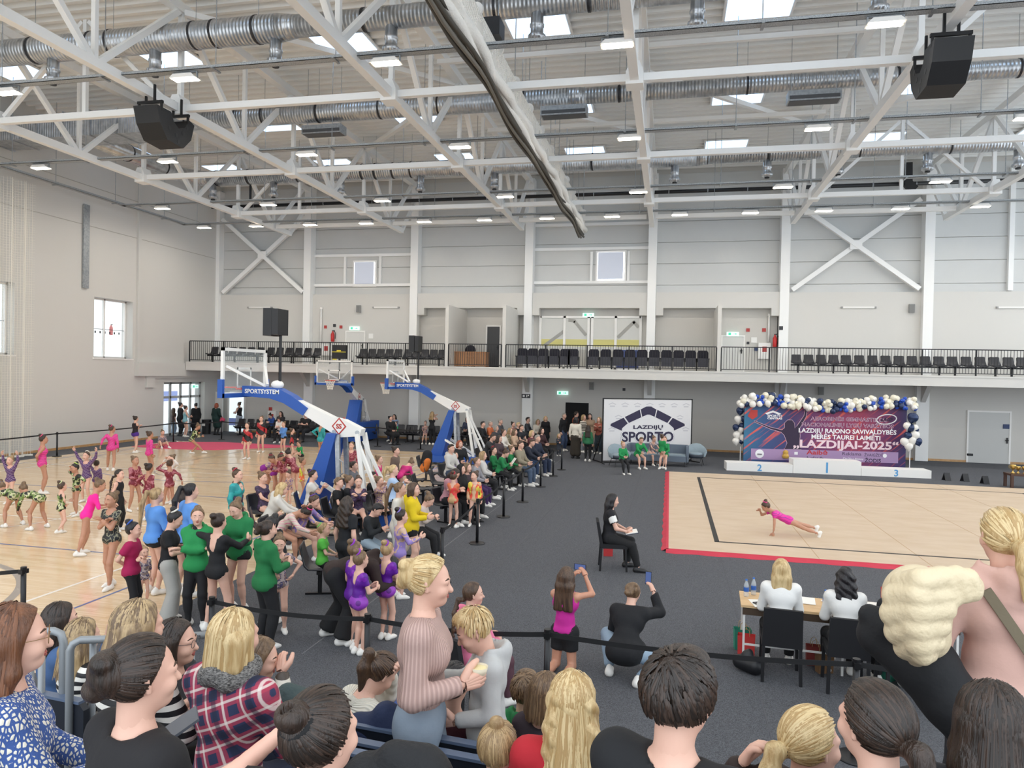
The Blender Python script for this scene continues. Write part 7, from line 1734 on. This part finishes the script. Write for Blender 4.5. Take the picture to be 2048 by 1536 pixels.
V, F = polygonize([Prim(f_pl.nb + f_pl.u2*(.012 + .012*math.sin(3*a))*f_pl.q + (f_pl.r2*math.cos(a) + f_pl.f2*math.sin(a))*.052*f_pl.q, f_pl.nb + f_pl.u2*(.012 + .012*math.sin(3*(a+.6)))*f_pl.q + (f_pl.r2*math.cos(a+.6) + f_pl.f2*math.sin(a+.6))*.052*f_pl.q, .03*f_pl.q, k=.01) for a in np.arange(0, 6.3, .6)], .011)
addmesh('scarf', V, F, mat('scarf_grey', '#8d8a86', .95, noise=(90, '#3c3a3a', .9, (1,1,3)), bump=(60, .8)), o_pl)
# ================================================================ PROPS
def world(o, p): return Matrix.Translation(o.location) @ Matrix.Rotation(o.rotation_euler.z, 4, 'Z') @ Vector(p)
def sdf_obj(name, prims, h, m, label, cat, parent=None, name2=None):
    V, F = polygonize(prims, h); TRI[0] += 2*len(F)
    c = V.mean(0); c[2] = V[:,2].min()
    o = link(name, np_mesh(name, V - (c if parent is None else 0), F, m), parent)
    if parent is None: o.location = c; tag(o, label, cat)
    return o
# benches along the rear wall
for i, px in enumerate((508, 560, 612, 664, 716, 800, 845, 890, 935)):
    p = at_Y(px, 868, 33.9); bench((p.x, 33.75, 0.004), R(180), 4 if px < 740 else 3, 'black shell-seat bench under the gallery, %s from the left' % ORD[i], .52 if px < 740 else .5, group='benches under the gallery')
# stray empty seats by the crowd
for i, (px, py, fc) in enumerate(((832,990,85),(846,1010,85),(852,962,85),(866,975,85),(880,998,85),(806,1070,85),(770,1060,85),(1000,880,95))):
    p = ground(px, py); t = thing('shell_seat', 'empty black shell seat in the crowd, %s from the near left' % ORD[i], 'seat', p, R(-fc), group='spectator seats')
    s_ = link('seat', shellseat_me, t); s_.location = (0,0,.42); link('beam', frame_me, t); link('leg', leg_me, t)
# upholstered black chairs
M_chair = mat('chair_fabric','#16161a',.85)
def side_chair(p, face, label, h=.88):
    t = thing('side_chair', label, 'chair', p, R(-face), group='black upholstered chairs')
    MB().box(-.22,.22,-.2,.24,.41,.48).build('seat', M_chair, t)
    MB().add([(-.22,-.24,.42),(.22,-.24,.42),(.22,-.18,.42),(-.22,-.18,.42),(-.21,-.32,h),(.21,-.32,h),(.21,-.27,h),(-.21,-.27,h)], [(0,3,2,1),(4,5,6,7),(0,1,5,4),(1,2,6,5),(2,3,7,6),(3,0,4,7)]).build('backrest', M_chair, t)
    for x in (-.2,.2):
        for y in (-.22,.21): MB().beam((x,y,.42),(x*1.04,y*1.1,.004),.035).build('leg', M_black, t)
def chair_for(o, face, label, h=.88):
    f = R(face); side_chair((o.location.x - .03*math.sin(f), o.location.y - .03*math.cos(f), o.location.z), face, label, h)
o_j_ = o_j.location.copy(); o_j_c = type('p',(),{'location': o_j_ + Vector((.1,.01,0))}); chair_for(o_j_c, 82, 'black upholstered chair of the lone figure beside the mat')
chair_for(o_b, 35, 'black chair of the one in the pink cardigan')
chair_for(o_j1, 4, 'black chair at the jury table under the long blond hair')
chair_for(o_j2, 4, 'black chair at the jury table under the black wavy hair')
chair_for(o_j3, 0, 'black chair at the jury table behind the cream puffer jacket')
# papers, phones, book
M_paper = mat('paper','#eceae4',.7); M_screen = mat('phone_screen','#2b3550',.2,emit=('#5a6fa8',.5)); M_phone = mat('phone_body','#17171a',.35)
def phone(p, rot, label, sc=1.0, lit=True):
    t = thing('smartphone', label, 'phone', p); t.rotation_euler = rot
    MB().box(-.037*sc,.037*sc,-.005,.005,-.077*sc,.077*sc).build('body', M_phone, t); MB().box(-.033*sc,.033*sc,-.0062,-.005,-.07*sc,.07*sc).build('screen', M_screen if lit else M_phone, t); return t
def palm(o, f, i): return world(o, f.palms[i])
a = palm(o_k, f_k, 0); b = palm(o_k, f_k, 1); phone((a+b)/2 + Vector((0,.05,.05)), (0, R(90), R(-12)), 'dark phone held sideways by the kneeling figure')
phone(palm(o_c, f_c, 1) + Vector((-.02,.03,.09)), (R(-8), 0, R(-10)), 'phone held up by the crouching figure')
phone(palm(o_ph, f_ph, 0) + Vector((0,0,.03)), (R(-60), 0, R(-60)), 'phone in the hand of the one in wide grey trousers')
phone(palm(o_w, f_w, 1) + Vector((.0,.02,.05)), (R(-30), R(15), R(-30)), 'lit phone held by the one in the white ribbed sweater')
t = thing('programme_sheet', 'white sheet held by the middle green jacket', 'paper', palm(*o_book, 1) + Vector((.05,0,.05)), R(-90)); t.rotation_euler = (R(-35),0,R(-60))
MB().box(-.11,.11,-.002,.002,-.15,.15).build('sheet', M_paper, t)
c_ = (palm(o_j, f_j, 0) + palm(o_j, f_j, 1))/2
t = thing('notebook', 'open dark notebook on the lap of the lone figure', 'notebook', c_ + Vector((.03,0,.0)), R(-82)); t.rotation_euler = (R(12),0,R(-82)); MB().box(-.16,.16,-.12,.12,-.012,.0).build('cover', mat('navy_cover','#2b3348',.6), t); MB().box(-.15,-.005,-.11,.11,0,.008).box(.005,.15,-.11,.11,0,.008).build('pages', M_paper, t)
# white blouse sleeves of the lone figure
for i in (0,1):
    V, F = polygonize([f_j.uarm[i].grow(.03).cut(0,.6)], .015); addmesh('blouse_sleeve', V, F, cloth('#e6e4df'), o_j)
# paper bags
def paper_bag(p, rz, col, label, s=1.0):
    t = thing('paper_bag', label, 'bag', p, rz, group='gift paper bags'); t.scale = (s,s,s); m = cloth(col)
    MB().add([(-.1,-.05,0.004),(.1,-.05,0.004),(.1,.05,.004),(-.1,.05,.004),(-.105,-.06,.27),(.105,-.06,.27),(.105,.06,.27),(-.105,.06,.27)], [(0,3,2,1),(0,1,5,4),(1,2,6,5),(2,3,7,6),(3,0,4,7)]).build('bag_body', m, t)
    for y in (-.055,.055): MB().tube([(-.04,y,.26),(-.035,y,.34),(0,y,.37),(.035,y,.34),(.04,y,.26)],.004,5).build('handle', mat('twine','#b59a6a',.8), t)
p = ground(1216, 1112); paper_bag(p, R(10), '#c23a3c', 'red paper bag under the chair of the lone figure', .85)
paper_bag(ground(1484,1298), R(5), '#2f8a72', 'green paper bag left of the jury table'); paper_bag(ground(1492,1312), R(-8), '#cf3f3c', 'red paper bag with a dark star in front of the green one')
for i, (px, py, c) in enumerate(((1628,1330,'#8a3a34'),(1648,1345,'#7a5a3c'),(1775,1362,'#1f6a58'))): paper_bag(ground(px,py), R(20*i), c, ('dark red','brown','dark green')[i] + ' paper bag under the jury table', .9)
o = sdf_obj('handbag', [Prim(tuple(ground(1488,1340)+Vector((-.05,0,.1))), tuple(ground(1496,1348)+Vector((.08,0,.1))), .085, .1, k=.05), Prim(tuple(ground(1492,1342)+Vector((0,0,.2))), tuple(ground(1492,1342)+Vector((.03,0,.22))), .05, k=.05)], .012, mat('bag_black','#16171b',.5), 'small black bag lying on the carpet left of the jury table', 'bag')
# jury table
M_tbl = mat('table_wood','#d9b88c',.5,noise=(3,'#c9a577',.5,(1,6,1)))
ja, jb = o_j1.location, o_j3.location; ty = (o_j1.location.y + o_j3.location.y)/2 + .62; tx0 = o_j1.location.x - .42
for i in range(2):
    x0 = tx0 + 1.22*i; t = thing('folding_table', 'light wood folding table of the jury, %s half' % ('left','right')[i], 'table', (x0+.6, ty, 0), R(-3), group='jury tables')
    MB().box(-.6,.6,-.3,.3,.71,.74).build('tabletop', M_tbl, t); MB().box(-.58,.58,-.29,-.27,.62,.71).build('apron', mat('apron_dark','#4a3a2c',.6), t)
    for x in (-.56,.56):
        for y in (-.26,.26): MB().beam((x,y,.71),(x,y,.004),.025).build('leg', M_white, t)
    MB().beam((-.56,-.26,.25),(.56,-.26,.25),.02).build('stretcher', M_white, t)
M_water = mat('bottle_clear','#dfe9ee',.08,alpha=.35); M_lab = mat('label_blue','#2f62b4',.5)
def bottle(p, label, h=.22, r=.032, cap='#3a6fc0', lab=M_lab, body=M_water):
    t = thing('water_bottle', label, 'bottle', p, group='drink bottles')
    MB().lathe([(r*.9,0),(r,.01),(r,h*.62),(r*.85,h*.72),(r*.4,h*.88),(r*.38,h*.94)], n=14).build('bottle_body', body, t, True)
    MB().cyl((0,0,h*.93),(0,0,h),r*.45,n=10).build('cap', cloth(cap), t); MB().cyl((0,0,h*.3),(0,0,h*.55),r*1.02,n=14,caps=False).build('label_band', lab, t, True); return t
bottle((tx0+.08, ty+.1, .74), 'clear water bottle at the left end of the jury table'); bottle((tx0+.18, ty+.2, .74), 'second clear water bottle at the left end of the jury table'); bottle((tx0+.98, ty-.1, .74), 'clear water bottle between the two jury members in white'); bottle((tx0+2.1, ty+.05, .74), 'dark green bottle on the right of the jury table', .24, .035, '#16201c', mat('label_dark','#1c3a30',.5), mat('bottle_dark','#1d3a33',.2))
for i, (x, y, rz) in enumerate(((.22,-.15,10),(.8,.12,-8),(1.12,.05,15),(1.15,.1,-5),(1.55,.1,0))):
    MB().box(-.105,.105,-.148,.148,0,.003).build('score_sheet', M_paper, loc=(tx0+x, ty+y, .741 + .0032*i), rz=R(rz), label='white score sheet on the jury table, %s from the left' % ORD[i], cat='paper', group='score sheets')
t = thing('plate', 'paper plate with a sandwich on the jury table', 'plate', (tx0+1.02, ty-.18, .74)); MB().lathe([(.06,0),(.09,.012),(.092,.014)], n=16).build('plate', M_paper, t); MB().prism([(-.04,.012),(.05,.012),(.0,.05)], -.03,.03).build('sandwich', cloth('#b98a54'), t)
t = thing('paper_cup', 'small white paper cup on the jury table', 'cup', (tx0+.3, ty+.12, .74)); MB().lathe([(.025,0),(.035,.085)], n=14).build('cup', M_paper, t, True)
paper_bag((tx0+1.75, ty+.02, .738), R(12), '#bf3a3a', 'red paper bag standing on the jury table'); 
t = thing('smartphone', 'black phone lying on the left end of the jury table', 'phone', (tx0+.2, ty-.22, .752), R(30)); MB().box(-.037,.037,-.077,.077,-.005,.005).build('body', M_phone, t)
# --- things carried in the foreground
p = palm(o_sw, f_sw, 1); t = thing('snack_bowl', 'small cream bowl in the hand of the one in the rose sweater', 'bowl', p + Vector((.0,.01,-.0))); MB().lathe([(.022,-.01),(.04,.03),(.046,.055),(.042,.052),(.02,.0)], n=18).build('bowl', cloth('#ded2b8'), t, True); MB().cyl((0,0,.04),(0,0,.047),.039,n=16).build('filling', cloth('#e6d9a8'), t)
p = palm(o_by, f_by, 1); bottle(p + Vector((-.01,0,-.13)), 'clear plastic bottle with green label held by the one in the grey hoodie', .25, .033, '#2f8a5a', mat('label_green','#3f8a58',.5))
# strap and jackets of the pink hoodie
S = f_ph2; st0 = S.nb + S.r2*.06*S.q + S.u2*.0; pts = []
for j in range(9):
    u = j/8; pts.append(Vector(S.nb + S.r2*(-.075 + .2*u)*S.q - S.u2*(.02 + .32*u)*S.q - S.f2*(.062 + .03*math.sin(u*3.1))*S.q))
sb = MB()
for j in range(8):
    a_, b_ = pts[j], pts[j+1]; d_ = (b_-a_).normalized(); n_ = Vector(-S.f2); s_ = d_.cross(n_).normalized()*.022; sb.add([a_-s_, a_+s_, b_+s_, b_-s_], [(0,1,2,3)]); sb.add([a_-s_+n_*.006, a_+s_+n_*.006, b_+s_+n_*.006, b_-s_+n_*.006], [(0,1,2,3)])
sb.build('bag_strap', cloth('#6f6552'), o_ph2)
def pt3(px, py, zc): return NA(at_depth(px, py, zc))
M_puff = mat('puffer_cream','#d9c8a6',.5,bump=(22,.5))
Z0 = 3.05
pr = [Prim(pt3(1835,1195,Z0+.05), pt3(1850,1270,Z0+.05), .14, .1, k=.01), Prim(pt3(1870,1180,Z0+.02), pt3(1935,1172,Z0-.05), .07, .06, k=.01)]
for (xa, ya, xb, yb, rr) in ((1806,1166,1880,1156,.05),(1792,1194,1880,1188,.056),(1788,1228,1884,1216,.058),(1796,1264,1874,1250,.056),(1812,1296,1866,1282,.05),(1832,1316,1858,1308,.036)):
    pr.append(Prim(pt3(xa,ya,Z0-.02), pt3((xa+xb)/2,(ya+yb)/2,Z0-.12), rr, rr, k=.012)); pr.append(Prim(pt3((xa+xb)/2,(ya+yb)/2,Z0-.12), pt3(xb,yb,Z0-.08), rr, rr*.95, k=.012))
for (xa, ya, xb, yb) in ((1886,1152,1904,1196),(1912,1150,1926,1188),(1936,1156,1944,1184)):
    pr.append(Prim(pt3(xa,ya,Z0-.08), pt3(xb,yb,Z0-.08), .042, .04, k=.01))
sdf_obj('puffer_jacket', pr, .01, M_puff, 'cream quilted puffer jacket draped over the arm of the pink hoodie', 'jacket')
M_bc = mat('coat_black','#17181b',.8,bump=(14,.3))
sdf_obj('coat', [Prim(pt3(1760,1270,3.3), pt3(1850,1330,3.2), .1, .13, k=.05), Prim(pt3(1850,1330,3.2), pt3(1900,1400,3.15), .13, .12, k=.05), Prim(pt3(1900,1400,3.15), pt3(1930,1490,3.15), .12, .05, k=.05), Prim(pt3(1740,1230,3.3), pt3(1775,1250,3.25), .05, .08, k=.03)], .014, M_bc, 'black coat hanging below the cream puffer jacket', 'coat')
# scarf of the plaid shirt and tablet at the left
# grey guard rail, stadium seats, backpack
M_gr = mat('rail_grey','#8f9396',.45,.3)
def guard(pts, r, lab, uprights):
    t = thing('guard_rail', lab, 'rail', (0,0,0), group='grey tubular guard rails')
    MB().tube(pts, r, 10).build('rail', M_gr, t, True)
    for (a_, b_) in uprights: MB().cyl(a_, b_, r*.85, n=10).build('upright', M_gr, t, True)
    bx = sum((Vector(q) for q in pts), Vector())/len(pts); return t
def V3(px, py, zc): return at_depth(px, py, zc)
def down(v, z): return Vector((v.x, v.y, z))
a_ = V3(40,1275,4.0); b_ = V3(118,1262,4.0); c2 = V3(128,1290,4.0)
guard([V3(-60,1272,4.0), V3(60,1263,4.0), V3(108,1262,4.0), V3(122,1268,4.0), V3(127,1285,4.0), down(V3(127,1285,4.0), .82)], .022, 'grey tubular guard rail at the left ending in a rounded corner', [(V3(62,1268,4.0), down(V3(62,1268,4.0), .82)), (V3(84,1268,4.0), down(V3(84,1268,4.0), .82))])
guard([down(V3(140,1300,3.9), .82), V3(140,1300,3.9), V3(146,1288,3.9), V3(160,1280,3.92), V3(300,1276,4.1), V3(440,1268,4.4)], .021, 'lower grey tubular guard rail starting right of the rounded corner', [(V3(x,1280,3.95+.0015*(x-160)), down(V3(x,1280,3.95+.0015*(x-160)), .82)) for x in (186,318,340,362,384)])
M_seatb = mat('stadium_seat','#1c2029',.4)
def stadium_seat(px, py, z, label, face=5, w=.44):
    zt = z + .84; d = ray(px, py); k_ = (zt - EYE)/d.z; p = Vector((d.x*k_, d.y*k_, z))
    t = thing('stadium_seat', label, 'seat', p, R(-face), group='near grandstand seats')
    MB().prism([(-w/2,.44),(w/2,.44),(w/2,.8),(w/2-.04,.84),(-w/2+.04,.84),(-w/2,.8)][::-1], -.02, .02).build('backrest', M_seatb, t)
    MB().box(-w/2,w/2,-.02,.4,.4,.44).build('seat', M_seatb, t); MB().box(-w/2+.03,w/2-.03,-.025,.025,.83,.845).build('lit_top_edge', mat('seat_edge_lit','#55637a',.4), t)  # blue-grey strip paints in the light along the backrest's top
    for x in (-w/2+.04,w/2-.04): MB().box(x-.02,x+.02,.1,.16,0.004,.42).build('leg', M_black, t)
for i, (px, py, z) in enumerate(((738,1452,.82),(727,1484,.82),(905,1480,.82),(910,1508,.82),(790,1520,.95),(112,1392,.82),(1249,1490,.82),(690,1500,.9))):
    stadium_seat(px, py, z, 'dark plastic grandstand seat back, %s of the visible ones' % ORD[i])
pb = V3(800, 1505, 2.6)
sdf_obj('backpack', [Prim(tuple(pb + Vector((-.12,0,-.12))), tuple(pb + Vector((.1,.02,-.1))), .1, .1, k=.05), Prim(tuple(pb + Vector((-.02,0,-.02))), tuple(pb + Vector((.08,.03,-.04))), .06, k=.05)], .012, mat('backpack_black','#1b1c1f',.75,bump=(40,.4)), 'black backpack lying on a grandstand seat at the bottom', 'backpack')
pb = V3(590, 1392, 3.6)
sdf_obj('sports_bag', [Prim(tuple(pb + Vector((-.1,0,-.12))), tuple(pb + Vector((.12,.02,-.1))), .11, .1, k=.05), Prim(tuple(pb + Vector((-.04,0,.0))), tuple(pb + Vector((.06,.03,-.04))), .06, k=.05)], .013, mat('bag_green','#3b4a4a',.75,bump=(40,.4)), 'dark green and black bag beside the plaid shirt', 'bag')
pb = V3(790, 1432, 3.75)
sdf_obj('folded_jacket', [Prim(tuple(pb + Vector((-.2,0,-.1))), tuple(pb + Vector((.12,.02,-.08))), .09, .1, k=.05), Prim(tuple(pb + Vector((-.05,0,-.0))), tuple(pb + Vector((.12,.03,-.1))), .07, k=.05)], .013, mat('jacket_navy','#1f2a48',.85,bump=(20,.3)), 'navy jacket thrown over a grandstand seat beside the white sweater', 'jacket')
tp = palm(o_gl, f_gl, 1) + Vector((.03, .06, .05))
t = thing('tablet', 'flat grey tablet in the hand of the one in the blue and cream jumper', 'tablet', tp); t.rotation_euler = (R(-60), R(0), R(-50)); MB().box(-.06,.06,-.005,.005,-.09,.11).build('body', mat('tablet_grey','#5c6068',.4), t)
# pearl band around the doughnut bun
for a in range(-60, 61, 15):
    q_ = f_pb.hp(.055*math.sin(R(a))*1.1, -.075 - .02*math.cos(R(a)), .085 - .075*math.cos(R(a)) + .0)
    o_ = MB().sphere((0,0,0), .0045, 8, 6).build('pearl', mat('pearl','#efe9e0',.2), o_pb, True); o_.location = q_
# black bin and pink bag by the far doors, speaker box under the right gallery, orange bag in the crowd
p = ground(413, 868); t = thing('waste_bin', 'black bin beside the glass doors', 'bin', p); MB().lathe([(.22,0.004),(.26,.75),(.25,.77),(.2,.76)], n=12).build('bin_body', M_black, t); MB().box(-.09,.09,-.27,-.25,.45,.6).build('sticker', M_paper, t)
p = palm(o_sw, f_sw, 0)
pk_ = palm(o_gc, f_gc, 1); sdf_obj('handbag', [Prim((pk_.x, pk_.y, pk_.z-.12), (pk_.x+.12, pk_.y, pk_.z-.1), .11, .1, k=.05), Prim((pk_.x+.04, pk_.y, pk_.z-.02), (pk_.x+.05, pk_.y, pk_.z+.04), .03, k=.03)], .025, cloth('#d0506e'), 'bright pink handbag of the one in the dark green coat', 'bag')
p = ground(852, 962); sdf_obj('backpack', [Prim((p.x, p.y, .6), (p.x+.03, p.y, .85), .19, .16, k=.05), Prim((p.x+.1,p.y-.1,.5),(p.x+.12,p.y-.1,.65),.1,k=.05)], .03, cloth('#1a1b1f'), 'black backpack on an empty seat in the crowd', 'backpack')
p = ground(848, 975); sdf_obj('jacket', [Prim((p.x, p.y, .6), (p.x+.1, p.y, .8), .14, .1, k=.05)], .03, cloth('#d0722c'), 'orange jacket over a seat beside the black backpack', 'jacket')
# scarf
F_ = None
